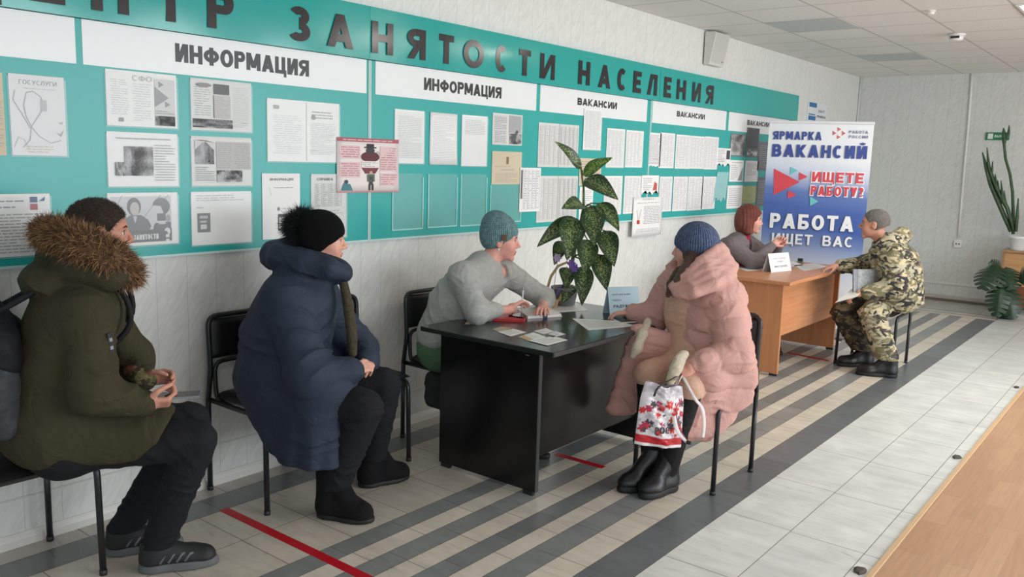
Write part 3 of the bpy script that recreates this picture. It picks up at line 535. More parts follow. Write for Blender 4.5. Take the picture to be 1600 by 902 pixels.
RD = (168, 66, 78); sheet('red and white poster of figures pinned across the board seam', (526, 214), (622, 300), [('R', 0.0, 0.93, 1.0, 1.0, (178, 96, 104)), ('L', 0.06, 0.945, 0.9, 0.985, 1, (230, 210, 210)), ('R', 0.0, 0.0, 1.0, 0.03, (196, 140, 140)), ('R', 0.04, 0.62, 0.36, 0.86, (226, 196, 198)), ('L', 0.06, 0.64, 0.35, 0.85, 5, RD), ('R', 0.04, 0.28, 0.36, 0.56, (226, 196, 198)), ('L', 0.06, 0.3, 0.35, 0.55, 6, RD), ('R', 0.68, 0.4, 0.97, 0.86, (226, 196, 198)), ('L', 0.69, 0.42, 0.96, 0.85, 10, RD), ('R', 0.68, 0.12, 0.97, 0.36, (226, 196, 198)), ('L', 0.69, 0.14, 0.96, 0.35, 5, RD),
   ('E', 0.52, 0.66, 0.15, 0.1, (96, 40, 48)), ('E', 0.52, 0.78, 0.07, 0.06, (60, 56, 60)), ('R', 0.42, 0.82, 0.62, 0.845, (44, 40, 44)), ('R', 0.46, 0.84, 0.58, 0.9, (44, 40, 44)), ('C', [(0.58, 0.7), (0.64, 0.76), (0.68, 0.71)], 0.006, (60, 56, 60)), ('R', 0.38, 0.46, 0.66, 0.58, (236, 232, 230)), ('L', 0.39, 0.47, 0.65, 0.57, 3, (120, 90, 90)), ('T', [(0.38, 0.46), (0.66, 0.46), (0.6, 0.35), (0.44, 0.35)], (120, 52, 60)), ('R', 0.5, 0.14, 0.56, 0.34, (70, 62, 62)), ('R', 0.47, 0.2, 0.59, 0.34, (84, 110, 96)), ('R', 0.49, 0.04, 0.52, 0.16, (56, 50, 52)), ('R', 0.54, 0.04, 0.57, 0.16, (56, 50, 52)), ('E', 0.53, 0.37, 0.025, 0.03, (206, 170, 150)), ('T', [(0.06, 0.04), (0.24, 0.04), (0.2, 0.16), (0.1, 0.18)], (70, 130, 140)), ('E', 0.14, 0.2, 0.03, 0.035, (60, 70, 90))], mat('pale_pink_paper', (234, 224, 222), 0.5), x=0.037, curl=0.006, name='poster', cat='poster')
sheet('white text sheet in the first pocket of the middle board', (617, 170), (662, 256), [('L', 0.1, 0.1, 0.92, 0.9, 24, 190)], pocket=True)
sheet('white text sheet with bent corner, second on the middle board', (672, 175), (713, 258), [('L', 0.1, 0.06, 0.92, 0.92, 26, 196)], curl=0.008, pocket=False)
sheet('white sheet with text only near the top, third on the middle board', (722, 179), (760, 260), [('L', 0.12, 0.62, 0.9, 0.92, 9, 160)], pocket=True)
sheet('black and white leaflet with columns and a picture', (770, 176), (815, 228), [('R', 0.04, 0.04, 0.48, 0.94, (206, 206, 206)), ('L', 0.06, 0.5, 0.46, 0.9, 8, 90), ('L', 0.08, 0.08, 0.44, 0.46, 7, 110), ('R', 0.54, 0.4, 0.96, 0.96, (170, 172, 174)), ('L', 0.56, 0.5, 0.94, 0.92, 8, 130), ('P', 0.56, 0.04, 0.96, 0.38, 8, 6, 50, 170), ('T', [(0.6, 0.1), (0.8, 0.5), (0.86, 0.46), (0.7, 0.1)], (90, 90, 92))], m_paper2)
sheet('beige certificate with a small emblem below the leaflet', (769, 236), (814, 288), [('R', 0.47, 0.62, 0.55, 0.84, (128, 110, 84)), ('L', 0.3, 0.4, 0.75, 0.5, 1, 140), ('L', 0.12, 0.06, 0.9, 0.36, 6, (150, 134, 106)), ('L', 0.1, 0.5, 0.9, 0.6, 1, (176, 158, 128))], m_paper3)
pocket('empty clear pocket lowest left on the middle board', (614, 271), (659, 356)); pocket('empty clear pocket second in the bottom row, right of the pocket beside the seam', (670, 272), (712, 352)); pocket('empty clear pocket above the teal knit hat', (721, 272), (758, 350)); pocket('empty clear pocket under the beige certificate', (767, 289), (812, 345))
sheet('narrow timetable sheet overlapping the board left of the plant', (813, 262), (843, 330), [('R', 0.04, 0.3, 0.13, 0.95, (110, 110, 114)), ('G', 0.18, 0.06, 0.95, 0.95, 16, 4, 170)], x=0.036)
sheet('pair of grey table sheets behind the uppermost plant leaf', (842, 191), (902, 262), [('R', 0.5, 0.0, 0.51, 1, (140, 140, 140)), ('G', 0.04, 0.06, 0.48, 0.94, 18, 4, 190), ('G', 0.54, 0.06, 0.96, 0.94, 18, 4, 190)], m_paper2)
sheet('pair of grey table sheets low behind the plant', (840, 275), (900, 344), [('R', 0.5, 0.0, 0.51, 1, (140, 140, 140)), ('G', 0.04, 0.06, 0.48, 0.94, 18, 4, 190), ('G', 0.54, 0.06, 0.96, 0.94, 18, 4, 190)], m_paper2)
sheet('table sheet sticking up over the header strip above the plant', (913, 169), (938, 235), [('G', 0.1, 0.05, 0.92, 0.95, 20, 4, 195)], pocket=True, x=0.035)
sheet('greyish leaflet half hidden behind the two top plant leaves', (906, 247), (938, 290), [('L', 0.08, 0.08, 0.92, 0.92, 10, 130)], m_paper3)
sheet('small white sheet glimpsed between the plant leaves', (906, 292), (925, 342), [('L', 0.1, 0.1, 0.9, 0.9, 14, 160)])
sheet('narrow table sheet right of the plant top, upper row', (949, 200), (974, 262), [('G', 0.06, 0.05, 0.92, 0.95, 20, 4, 195)], pocket=True)
sheet('narrow table sheet beside the seam of the far panel, upper row', (979, 203), (1003, 262), [('G', 0.06, 0.05, 0.92, 0.95, 20, 4, 195)])
sheet('narrow table sheet behind the right plant leaf, lower row', (945, 275), (970, 335), [('G', 0.06, 0.05, 0.92, 0.95, 20, 4, 195)])
sheet('narrow table sheet left of the torn slip, lower row', (976, 275), (1000, 333), [('G', 0.06, 0.05, 0.92, 0.95, 20, 4, 195)])
sheet('torn white slip with a red mark at the board seam', (1003, 274), (1028, 307), [('L', 0.1, 0.3, 0.6, 0.9, 7, 150), ('T', [(0.66, 0.3), (0.9, 0.3), (0.9, 0.62), (0.74, 0.7)], (190, 92, 84))], torn=0.3, x=0.037)
sheet('white notice with a red thermometer hanging below the board edge', (990, 309), (1032, 366), [('S', 'ПАМЯТКА', 0.3, 0.7, 0.93, 0.03, (120, 120, 124), 0.2), ('L', 0.12, 0.84, 0.9, 0.88, 1, 120), ('L', 0.36, 0.3, 0.92, 0.78, 11, 120), ('L', 0.12, 0.1, 0.92, 0.2, 3, 140), ('C', [(0.12, 0.68), (0.16, 0.5), (0.18, 0.4)], 0.008, (80, 80, 84)), ('C', [(0.26, 0.7), (0.22, 0.5), (0.19, 0.4)], 0.008, (80, 80, 84)), ('R', 0.14, 0.32, 0.23, 0.42, (196, 52, 48))], x=0.04, curl=0.004, cat='notice', name='paper_notice')
us = [(1015, 207, 1031, 262, 'column of dense text with cut fringe beside the header seam'), (1032, 207, 1052, 263, 'table sheet overlapping the fringed text sheet'), (1057, 210, 1077, 264, 'upper table sheet third on the far panel'), (1080, 212, 1099, 264, 'upper table sheet fourth on the far panel'), (1102, 213, 1120, 265, 'upper table sheet left of the torn slip with a dark block')]
for i, (a, b, c, d, lb) in enumerate(us): sheet(lb, (a, b), (c, d), [('G', 0.06, 0.05, 0.92, 0.95, 18, 4, 190)] if i else [('L', 0.05, 0.1, 0.95, 0.95, 22, 120)], torn=0 if i else 0.06)
us = [(1031, 276, 1048, 330, 'lower table sheet next to the torn slip with the red mark'), (1053, 276, 1072, 329, 'lower table sheet second on the far panel'), (1076, 276, 1096, 328, 'lower table sheet third on the far panel'), (1098, 276, 1116, 326, 'lower table sheet left of the ragged aqua paper')]
for a, b, c, d, lb in us: sheet(lb, (a, b), (c, d), [('G', 0.06, 0.05, 0.92, 0.95, 18, 4, 190)])
sheet('torn white slip with a dark block on the far panel', (1120, 231), (1140, 263), [('L', 0.1, 0.3, 0.6, 0.95, 8, 130), ('R', 0.7, 0.45, 0.95, 0.9, (70, 72, 78))], torn=0.25, x=0.035)
sheet('ragged pale aqua paper on the far panel', (1119, 269), (1134, 318), [('L', 0.1, 0.1, 0.9, 0.9, 12, (120, 176, 178))], m_paper5, torn=0.2, skew=0.05, x=0.035)
sheet('dark grey photo sheet upper left of the last board section', (1142, 208), (1163, 245), [('P', 0.05, 0.05, 0.95, 0.95, 10, 10, 60, 190)], m_paper6)
sheet('dark sheet with white figures under the last header', (1168, 199), (1184, 246), [('R', 0.06, 0.3, 0.94, 0.98, (96, 100, 106)), ('P', 0.1, 0.04, 0.9, 0.26, 6, 4, 90, 220)], m_paper6, x=0.035)
sheet('white leaflet with a diagonal photo, middle row of the last section', (1141, 250), (1160, 284), [('L', 0.1, 0.1, 0.6, 0.8, 8, 150), ('T', [(0.6, 0.05), (0.95, 0.05), (0.95, 0.7)], (150, 150, 150)), ('L', 0.1, 0.86, 0.9, 0.94, 1, 90)])
sheet('white leaflet of short lines beside the diagonal photo leaflet', (1165, 251), (1183, 284), [('L', 0.1, 0.3, 0.9, 0.9, 8, 170)])
sheet('white leaflet above the red-brown hair', (1137, 290), (1158, 325), [('L', 0.1, 0.1, 0.9, 0.9, 9, 150)])
sheet('yellow-green leaflet with a leaf drawing', (1161, 291), (1180, 317), [('C', [(0.3, 0.8), (0.5, 0.3), (0.7, 0.8)], 0.012, (120, 140, 70)), ('L', 0.1, 0.08, 0.9, 0.24, 2, (140, 140, 96))], m_paper4)
sheet('grey sheet beside the banner edge, upper row', (1186, 221), (1200, 267), [('L', 0.1, 0.1, 0.9, 0.9, 12, 130)], m_paper6)
sheet('grey sheet beside the banner edge, lower row', (1184, 277), (1199, 322), [('L', 0.1, 0.1, 0.9, 0.9, 12, 130)], m_paper6)
# ------------------------------------------------------------------ chairs
m_tube = mat('black_tube', (34, 36, 38), 0.32); m_vinyl = mat('black_vinyl', (22, 22, 24), 0.38, bump=0.08, bscale=600)
def arc_pts(P, r, n=5):
    """round the corners of a polyline"""
    P = [np.array(p, float) for p in P]; o = [P[0]]
    for a, b, c in zip(P, P[1:], P[2:]):
        u = (a-b)/np.linalg.norm(a-b); v = (c-b)/np.linalg.norm(c-b); p0, p1 = b+u*r, b+v*r
        for i in range(n+1):
            s = i/n; o.append(p0*(1-s)**2+b*2*s*(1-s)+p1*s*s)
    return o+[P[-1]]
def pillow(mb, cx, cy, cz, sx, sy, sz, nx=14, ny=14, bend=0.0, crown=0.3, axis='z', e=0.12):
    """upholstered pad: rounded slab with crowned faces"""
    V = []; F = []
    def edge(t): return min(1.0, max(0.0, (1-abs(t))/e)) ** 0.5
    for s in (1, -1):
        for j in range(ny+1):
            for i in range(nx+1):
                a, b = 2*i/nx-1, 2*j/ny-1; q = edge(a)*edge(b)
                h = s*sz/2*q*(1-crown+crown*math.cos(a*1.2)*math.cos(b*1.2)); p = (a*sx/2, b*sy/2, h+bend*b*b)
                V.append((cx+p[0], cy+p[1], cz+p[2]) if axis == 'z' else (cx+p[2], cy+p[1], cz+p[0]))
    n1 = (nx+1)*(ny+1)
    for j in range(ny):
        for i in range(nx):
            q = j*(nx+1)+i; f = (q, q+1, q+nx+2, q+nx+1); F += [f if axis == 'z' else f[::-1], tuple(x+n1 for x in (f[::-1] if axis == 'z' else f))]
    return mb.add(V, F)
def make_chair(label, x, y, rz, group='black visitor chairs'):
    t = empty('visitor_chair', (x, y, 0), label, 'chair', group, rz)
    B = lambda k, n, m, s=True, p=None: k.build(n, m, p or t, s, local=True)
    k = MB(); pillow(k, 0.02, 0, 0.468, 0.42, 0.43, 0.055, crown=0.15, e=0.08); B(k, 'seat', m_vinyl)
    k = MB(); pillow(k, -0.212, 0, 0.735, 0.19, 0.41, 0.034, bend=-0.012, crown=0.1, axis='x', e=0.1); B(k, 'backrest', m_vinyl)
    k = MB(); k.tube(arc_pts([(-0.225, -0.222, 0.44), (-0.20, -0.222, 0.60), (-0.215, -0.222, 0.845), (-0.215, 0.222, 0.845), (-0.20, 0.222, 0.60), (-0.225, 0.222, 0.44)], 0.05), 0.0125, 10); B(k, 'back_frame', m_tube)
    k = MB(); k.tube(arc_pts([(-0.06, -0.205, 0.44), (-0.185, -0.205, 0.45), (-0.195, -0.205, 0.63), (-0.195, 0.205, 0.63), (-0.185, 0.205, 0.45), (-0.06, 0.205, 0.44)], 0.05), 0.0105, 10); B(k, 'lower_back_loop', m_tube)
    for s in (-1, 1):
        k = MB(); k.tube(arc_pts([(0.215, s*0.225, 0.008), (0.205, s*0.222, 0.442), (-0.215, s*0.21, 0.442)], 0.055), 0.0125, 10); q = B(k, 'leg', m_tube)
        k = MB(); k.tube([(0.215, s*0.225, 0.0), (0.215, s*0.225, 0.02)], 0.0145, 10); B(k, 'foot_cap', m_dark, True, q)
        k = MB(); k.tube([(-0.225, s*0.222, 0.008), (-0.225, s*0.222, 0.44)], 0.0125, 10); q = B(k, 'leg', m_tube)
        k = MB(); k.tube([(-0.225, s*0.222, 0.0), (-0.225, s*0.222, 0.02)], 0.0145, 10); B(k, 'foot_cap', m_dark, True, q)
    return t
def chair(label, x, y, rz=0.0):
    c = copy_tree(chair0); c.location = (x, y, 0); c.rotation_euler = (0, 0, rz); c['label'] = label; return c
chair0 = make_chair('black vinyl chair under the man in the olive parka', 0.27, 1.24, 0.0)
chair('black vinyl chair under the woman in the navy coat', 0.262, 2.43, 0.02)
chair('black vinyl chair against the wall right of the navy coat, empty', 0.235, 2.905, -0.02)
chair('black vinyl chair behind the black desk under the woman in grey', 0.375, 3.60, 0.0)
chair('black vinyl chair under the woman in the pink coat', 1.665, 4.03, -math.pi/2-0.03)
chair('black vinyl chair under the man in camouflage', 1.61, 7.42, -math.pi/2)
chair('black vinyl chair behind the orange desk under the red-haired woman', 0.33, 7.08, 0.0)
# ------------------------------------------------------------------ desks
m_blk = mat('black_laminate', (20, 20, 21), 0.25, var=0.25, vscale=8); m_blktop = mat('black_desk_top', (40, 46, 43), 0.16, var=0.15, vscale=6); m_blkedge = mat('black_edge_band', (64, 64, 64), 0.35)
t = empty('office_desk', (0.97, 3.72, 0), 'black laminate desk between the woman in grey and the woman in pink', 'desk', 'desks')
MB().box((0.55, 3.10, 0.727), (1.39, 4.35, 0.752), bev=0.003).build('desk_top', m_blktop, t)
k = MB().box((1.388, 3.103, 0.730), (1.393, 4.347, 0.749), bev=0.001).build('top_edge', m_blkedge, t)
for y in (3.185, 4.24): 
    q = MB().box((0.617, y, 0.022), (1.25, y+0.026, 0.727), bev=0.002).build('side_panel', m_blk, t)
    for x in (0.66, 1.205): MB().box((x-0.03, y+0.003, 0), (x+0.03, y+0.023, 0.022)).build('foot', m_dark, q)
    MB().box((1.25, y+0.001, 0.022), (1.2525, y+0.025, 0.727)).build('edge_band', m_blkedge, q)
MB().box((1.185, 3.211, 0.17), (1.203, 4.24, 0.727), bev=0.002).build('front_panel', m_blk, t)
MB().box((1.17, 3.188, 0.690), (1.19, 3.183, 0.694)).build('screw_cover', mat('grey_cap', (120, 120, 118), 0.5), t)
def wood_material(name, c1, c2, axis):
    m = bpy.data.materials.new(name); m.use_nodes = True; N, L, b = nodes(m)
    tc = N.new('ShaderNodeTexCoord'); mp = N.new('ShaderNodeMapping'); mp.inputs['Scale'].default_value = (2, 28, 28) if axis == 'x' else ((28, 2, 28) if axis == 'y' else (28, 28, 2)); L.new(tc.outputs['Object'], mp.inputs[0])
    n = N.new('ShaderNodeTexNoise'); n.inputs['Scale'].default_value = 1.2; n.inputs['Detail'].default_value = 6; n.inputs['Distortion'].default_value = 0.4; L.new(mp.outputs[0], n.inputs['Vector'])
    cr = N.new('ShaderNodeValToRGB'); cr.color_ramp.elements[0].position = 0.3; cr.color_ramp.elements[1].position = 0.7; cr.color_ramp.elements[0].color = hexc(*c1); cr.color_ramp.elements[1].color = hexc(*c2)
    L.new(n.outputs['Fac'], cr.inputs[0]); L.new(cr.outputs[0], b.inputs['Base Color']); b.inputs['Roughness'].default_value = 0.36; return m
m_oz = wood_material('orange_beech_upright', (188, 124, 82), (204, 142, 98), 'z'); m_oy = wood_material('orange_beech_long', (192, 128, 86), (208, 146, 102), 'y')
t = empty('office_desk', (0.92, 7.06, 0), 'orange beech desk in front of the roll-up banner', 'desk', 'desks')
MB().box((0.56, 6.315, 0.724), (1.275, 7.80, 0.752), bev=0.003).build('desk_top', m_oy, t)
for y in (6.375, 7.70):
    q = MB().box((0.62, y, 0.018), (1.205, y+0.026, 0.724), bev=0.002).build('side_panel', m_oz, t)
    for x in (0.66, 1.17): MB().box((x-0.03, y+0.003, 0), (x+0.03, y+0.023, 0.018)).build('foot', m_dark, q)
MB().box((1.15, 6.401, 0.30), (1.168, 7.70, 0.724), bev=0.002).build('front_panel', m_oy, t)
# ------------------------------------------------------------------ roll-up banner
BL, BR = np.array([0.325, 8.04]), np.array([1.195, 8.36]); bw = np.linalg.norm(BR-BL); brz = math.atan2(BR[1]-BL[1], BR[0]-BL[0]); bc = (BL+BR)/2; BH = 2.04
t = empty('rollup_banner', (bc[0], bc[1], 0), 'tall blue and white roll-up banner behind the orange desk', 'banner', None, brz)
def banner_material():
    m = bpy.data.materials.new('banner_print'); m.use_nodes = True; N, L, b = nodes(m)
    tc = N.new('ShaderNodeTexCoord'); sp = N.new('ShaderNodeSeparateXYZ'); L.new(tc.outputs['Object'], sp.inputs[0])
    d = math_node(N, L, 'ADD', math_node(N, L, 'MULTIPLY', sp.outputs['Z'], -1/BH), 1.0)
    d2 = math_node(N, L, 'ADD', d, math_node(N, L, 'MULTIPLY', sp.outputs['X'], -0.05))
    cr = N.new('ShaderNodeValToRGB'); e = cr.color_ramp.elements; e[0].position = 0.16; e[0].color = hexc(232, 236, 240); e[1].position = 0.23; e[1].color = hexc(206, 214, 232)
    for p, c in ((0.33, (96, 122, 184)), (0.40, (70, 100, 172)), (0.49, (66, 98, 170)), (0.56, (118, 140, 190)), (0.68, (206, 214, 228)), (0.76, (226, 230, 236))): q = e.new(p); q.color = hexc(*c)
    L.new(d2, cr.inputs[0]); L.new(cr.outputs[0], b.inputs['Base Color']); b.inputs['Roughness'].default_value = 0.4; return m
k = MB(); n = 24; V = []
for j in range(n+1):
    z = 0.07+(BH-0.085)*j/n
    for i in range(9): V.append((-bw/2+bw*i/8, 0.006*math.sin(math.pi*j/n)*math.cos((i-4)*0.35), z))
V2 = [(a, b+0.002, c) for a, b, c in V]
F = [(j*9+i, j*9+i+1, (j+1)*9+i+1, (j+1)*9+i) for j in range(n) for i in range(8)]; k.add(V, F); k.add(V2, [f[::-1] for f in F])
k.build('banner_sheet', banner_material(), t, True, local=True)
pg = MB(); fr = ((-bw/2, -0.0015, BH), (1, 0, 0), (0, 0, 1), (0, -1, 0)); u = 1/616.0
def bx(x, y): return ((x-82)*u*1.0*bw/0.93+(y-38)*0.06*u, -(y-38)*u)
BLUE = lin(58, 78, 148); WH = lin(240, 243, 246); RED = lin(216, 72, 84); TEAL = lin(112, 196, 200)
def btext(s, x0, x1, y0, y1, tt, col, lift, gap=0.12):
    a, b = bx(x0, y1), bx(x1, y1); o = (fr[0][0], fr[0][1]-lift, fr[0][2]); lettering(pg, s, (o, fr[1], fr[2], fr[3]), a[0], b[0], a[1], (y1-y0)*u, tt, gap, col, depth=0.0004)
def btri(pts, col): pg.prism([bx(*p) for p in pts], ((fr[0][0], fr[0][1]-0.0002, fr[0][2]), fr[1], fr[2], fr[3]), 0.0004, col)
btext('ЯРМАРКА', 100, 372, 97, 145, 0.24, BLUE, 0.0055); btext('ВАКАНСИЙ', 96, 618, 172, 245, 0.26, BLUE, 0.0055)
LR = lin(206, 104, 112)
for p in (([432, 88], [432, 116], [452, 102]), ([458, 68], [458, 92], [478, 80]), ([482, 88], [482, 116], [502, 102]), ([456, 112], [456, 136], [476, 124])): btri(p, LR)
btext('РАБОТА', 520, 622, 86, 102, 0.2, lin(110, 116, 150), 0.0055, 0.2); btext('РОССИИ', 520, 622, 113, 129, 0.2, lin(110, 116, 150), 0.0055, 0.2)
btri(([110, 315], [110, 470], [256, 388]), RED); btri(([202, 302], [246, 322], [202, 346]), TEAL); btri(([252, 332], [252, 380], [300, 356]), RED); btri(([190, 438], [190, 488], [240, 464]), RED); btri(([315, 470], [315, 525], [363, 497]), TEAL)
for tt, col, l, g_ in ((0.33, WH, 0.005, 0.08), (0.25, RED, 0.0062, 0.12)):
    e = 5 if col is WH else 0
    btext('ИЩЕТЕ', 322-e, 604+e, 326-e, 384+e, tt, col, l, g_); btext('РАБОТУ?', 316-e, 604+e, 408-e, 462+e, tt, col, l, g_)
btext('РАБОТА', 92, 560, 580, 668, 0.24, lin(66, 84, 140), 0.0050, 0.14); btext('РАБОТА', 88, 556, 576, 664, 0.24, WH, 0.0062, 0.14)
btext('ИЩЕТ ВАС', 104, 560, 697, 758, 0.2, lin(110, 124, 168), 0.0050, 0.14); btext('ИЩЕТ ВАС', 101, 557, 694, 755, 0.2, WH, 0.0062, 0.14)
pg.build('banner_lettering', m_print, t, local=True)
MB().box((-bw/2-0.004, -0.012, BH-0.022), (bw/2+0.004, 0.012, BH+0.004), bev=0.004).build('top_rail', mat('white_rail', (222, 224, 226), 0.35), t, local=True)
k = MB(); k.prism([(-0.09, 0.012), (-0.075, 0.06), (-0.03, 0.085), (0.05, 0.085), (0.08, 0.05), (0.085, 0.012)], ((-bw/2-0.02, 0, 0), (0, 1, 0), (0, 0, 1), (1, 0, 0)), bw+0.04); k.build('base_cassette', mat('silver_cassette', (180, 182, 186), 0.3, 0.7), t, local=True)
k = MB(); k.tube([(0, 0.03, 0.08), (0, 0.03, BH-0.01)], 0.008, 8); k.build('support_pole', mat('silver_pole', (180, 182, 186), 0.3, 0.8), t, True, local=True)
for x in (-bw*0.35, bw*0.35): MB().box((x-0.02, -0.17, 0), (x+0.02, 0.17, 0.012), bev=0.003).build('foot', m_dark, t, local=True)
# ------------------------------------------------------------------ things on the desks
DZ = 0.7525
def slab(name, label, cat, pts, z0, th, m, group=None, build=True, tp=DZ):
    """flat thing from its outline on the desk top"""
    P = [on_z(a, b, tp)[:2] for a, b in pts]; c = np.mean(P, 0)
    t = empty(name, (c[0], c[1], z0), label, cat, group); return t, P
def plate(t, part, P, z0, th, m):
    k = MB(); q = list(P); ar = sum(q[i][0]*q[(i+1) % len(q)][1]-q[(i+1) % len(q)][0]*q[i][1] for i in range(len(q)))
    if ar < 0: q = q[::-1]
    k.prism([(p[0], p[1]) for p in q], ((0, 0, z0), (1, 0, 0), (0, 1, 0), (0, 0, 1)), th); return k.build(part, m, t)
def inner(P, s, dx=0, dy=0):
    c = np.mean(P, 0); return [c+(p-c)*s+np.array([dx, dy]) for p in P]
def page_lines(t, P, z, n, c, lo=0.12, hi=0.88):
    """lines of print between the first and the second side of a four-cornered sheet"""
    a, b, d, e = [np.array(p) for p in P]; k = MB(); g_ = random.Random(int(1000*abs(a[0])))
    for i in range(n):
        s = lo+(hi-lo)*i/n; s2 = s+(hi-lo)/n*0.3; l, r = a+(e-a)*s, b+(d-b)*s; l2, r2 = a+(e-a)*s2, b+(d-b)*s2; q = g_.uniform(0.6, 0.9)
        k.add([(*(l+(r-l)*0.1), z), (*(l+(r-l)*q), z), (*(l2+(r2-l2)*q), z), (*(l2+(r2-l2)*0.1), z)], [(0, 1, 2, 3)], lin(c+40, c+40, c+42))
    return k.build('printing', m_print, t)
Z4 = lambda x, y: (700+x/5.161, 460+y/5.161)
m_card = mat('white_card', (236, 236, 232), 0.4); m_navy = mat('navy_band', (38, 42, 92), 0.45); m_redcase = mat('red_phone_case', (176, 40, 52), 0.35); m_screen = mat('black_glass', (16, 16, 20), 0.08)
t, P = slab('notebook', 'white notebook with a navy elastic band in front of the woman in grey', 'notebook', [Z4(552, 142), Z4(800, 112), Z4(920, 182), Z4(640, 200)], DZ, 0.02, m_card)
plate(t, 'cover', P, DZ, 0.004, mat('pink_white_cover', (226, 214, 210), 0.4)); plate(t, 'pages', inner(P, 0.97), DZ+0.004, 0.011, m_card)
a, b, c, d = P; plate(t, 'elastic_band', [a+(b-a)*0.80, a+(b-a)*0.90, d+(c-d)*0.57, d+(c-d)*0.45], DZ+0.0152, 0.0015, m_navy); 
k = MB(); q0, q1 = d+(c-d)*0.45, d+(c-d)*0.57; k.add([(*q0, DZ), (*q1, DZ), (*q1, DZ+0.0165), (*q0, DZ+0.0165)], [(0, 1, 2, 3)]); nn = np.array([-(q1-q0)[1], (q1-q0)[0]]); nn /= np.linalg.norm(nn); k = MB(); k.prism([(0, 0), (1, 0), (1, 0.0165), (0, 0.0165)], ((*(q0+nn*0.001), DZ), (q1[0]-q0[0], q1[1]-q0[1], 0), (0, 0, 1), (-nn[0], -nn[1], 0)), 0.003); k.build('band_edge', m_navy, t)
t, P = slab('phone_case', 'red phone case lying open beside the notebook', 'phone case', [Z4(355, 195), Z4(420, 172), Z4(600, 186), Z4(628, 205), Z4(612, 226), Z4(360, 214)], DZ, 0.014, m_redcase)
plate(t, 'case', P, DZ, 0.012, m_redcase); P2 = [on_z(*Z4(*p), DZ+0.016)[:2] for p in ((490, 172), (560, 140), (628, 176), (600, 188))]; plate(t, 'phone_screen', P2, DZ+0.012, 0.006, m_screen)
def paper(label, pts, n=8, m=None, z=DZ, name='paper_sheet', cat='sheet', th=0.0008, grp='papers on the black desk', lines=150):
    t, P = slab(name, label, cat, pts, z, th, m, grp); plate(t, 'paper', P, z, th, m or m_card)
    if n and len(P) == 4: page_lines(t, P, z+th+0.0004, n, lines)
    return t
paper('white printed sheet lying at the foot of the plant', [Z4(788, 104), Z4(1020, 62), Z4(1140, 130), Z4(850, 150)], 10)
paper('white printed sheet nearest the edge by the woman in pink', [Z4(1002, 196), Z4(1370, 215), Z4(1525, 258), Z4(1130, 290)], 10, z=DZ)
t, P = slab('booklet', 'dark booklet with white pages under the hand of the woman in pink', 'booklet', [Z4(1308, 200), Z4(1430, 178), Z4(1560, 226), Z4(1400, 240)], DZ, 0.01, m_card)
plate(t, 'pages', P, DZ+0.001, 0.008, m_card); plate(t, 'cover', inner(P, 0.99), DZ+0.009, 0.002, mat('slate_cover', (66, 72, 80), 0.4))
paper('small peach card alone on the black desk', [Z4(150, 222), Z4(215, 219), Z4(296, 238), Z4(135, 240)], 0, mat('peach_card', (226, 184, 152), 0.5), name='card', cat='card', grp='cards on the black desk')
m_brn = mat('brown_photo_card', (176, 160, 140), 0.4)
for i, (lb, pts, m, z) in enumerate((('brown and white card farthest left in the spread of cards', [(355, 282), (430, 262), (512, 272), (410, 305)], m_brn, 0), ('white card overlapping the brown and white card', [(400, 306), (525, 280), (632, 308), (505, 342)], m_card, 0.001), ('white card with a tan corner in the middle of the spread', [(570, 345), (690, 308), (800, 350), (650, 378)], m_card, 0.0004), ('white card farthest from the desk edge in the spread', [(692, 298), (790, 274), (855, 300), (770, 322)], m_card, 0.0), ('white card with a dark stripe at the right of the spread', [(775, 338), (865, 300), (948, 324), (845, 352)], m_card, 0.0014), ('white card nearest the desk corner', [(648, 378), (850, 342), (966, 374), (802, 418)], m_card, 0.0022))):
    t = paper(lb, [Z4(*p) for p in pts], 4 if m is m_card else 0, m, z=DZ+z, name='card', cat='card', grp='cards on the black desk', th=0.0009)
    if 'stripe' in lb or 'tan' in lb:
        P = [on_z(*Z4(*p), DZ)[:2] for p in pts]; a, b, c, d = P; plate(t, 'colour_mark', [a+(b-a)*0.02, a+(b-a)*0.3, d+(c-d)*0.3, d+(c-d)*0.02], DZ+z+0.0014, 0.0003, mat('dark_mark', (70, 70, 66), 0.5) if 'stripe' in lb else mat('tan_mark', (196, 164, 112), 0.5))
def tent_card(label, l, r, top, z, m, lines):
    """folded card standing on the desk: l, r = pixels of the foot of its front face"""
    A, B = on_z(*l, z), on_z(*r, z); hgt = top; d = (B-A)[:2]; W = np.linalg.norm(d); rz = math.atan2(d[1], d[0])
    t = empty('tent_card', (A[0], A[1], z), label, 'name card', 'folded name cards', rz); dep = 0.09
    for part, y0, y1 in (('front_leaf', 0.0, dep/2), ('back_leaf', dep, dep/2)):
        k = MB(); th = 0.001; k.add([(0, y0, 0), (W, y0, 0), (W, y1, hgt), (0, y1, hgt), (0, y0+th, 0), (W, y0+th, 0), (W, y1+th, hgt), (0, y1+th, hgt)], [(0, 1, 2, 3), (7, 6, 5, 4), (0, 4, 5, 1), (3, 2, 6, 7), (0, 3, 7, 4), (1, 5, 6, 2)]); k.build(part, m, t, local=True)
    k = MB(); sl = math.hypot(dep/2, hgt); fr = ((0, -0.0006, 0), (1, 0, 0), (0, dep/2/sl, hgt/sl), (0, -hgt/sl, dep/2/sl))
    for s, x0, x1, y, h, c in lines: lettering(k, s, fr, W*x0, W*x1, sl*y, sl*h, 0.22, 0.1, lin(*c), depth=0.0003)
    k.build('card_lettering', m_print, t, local=True); return t
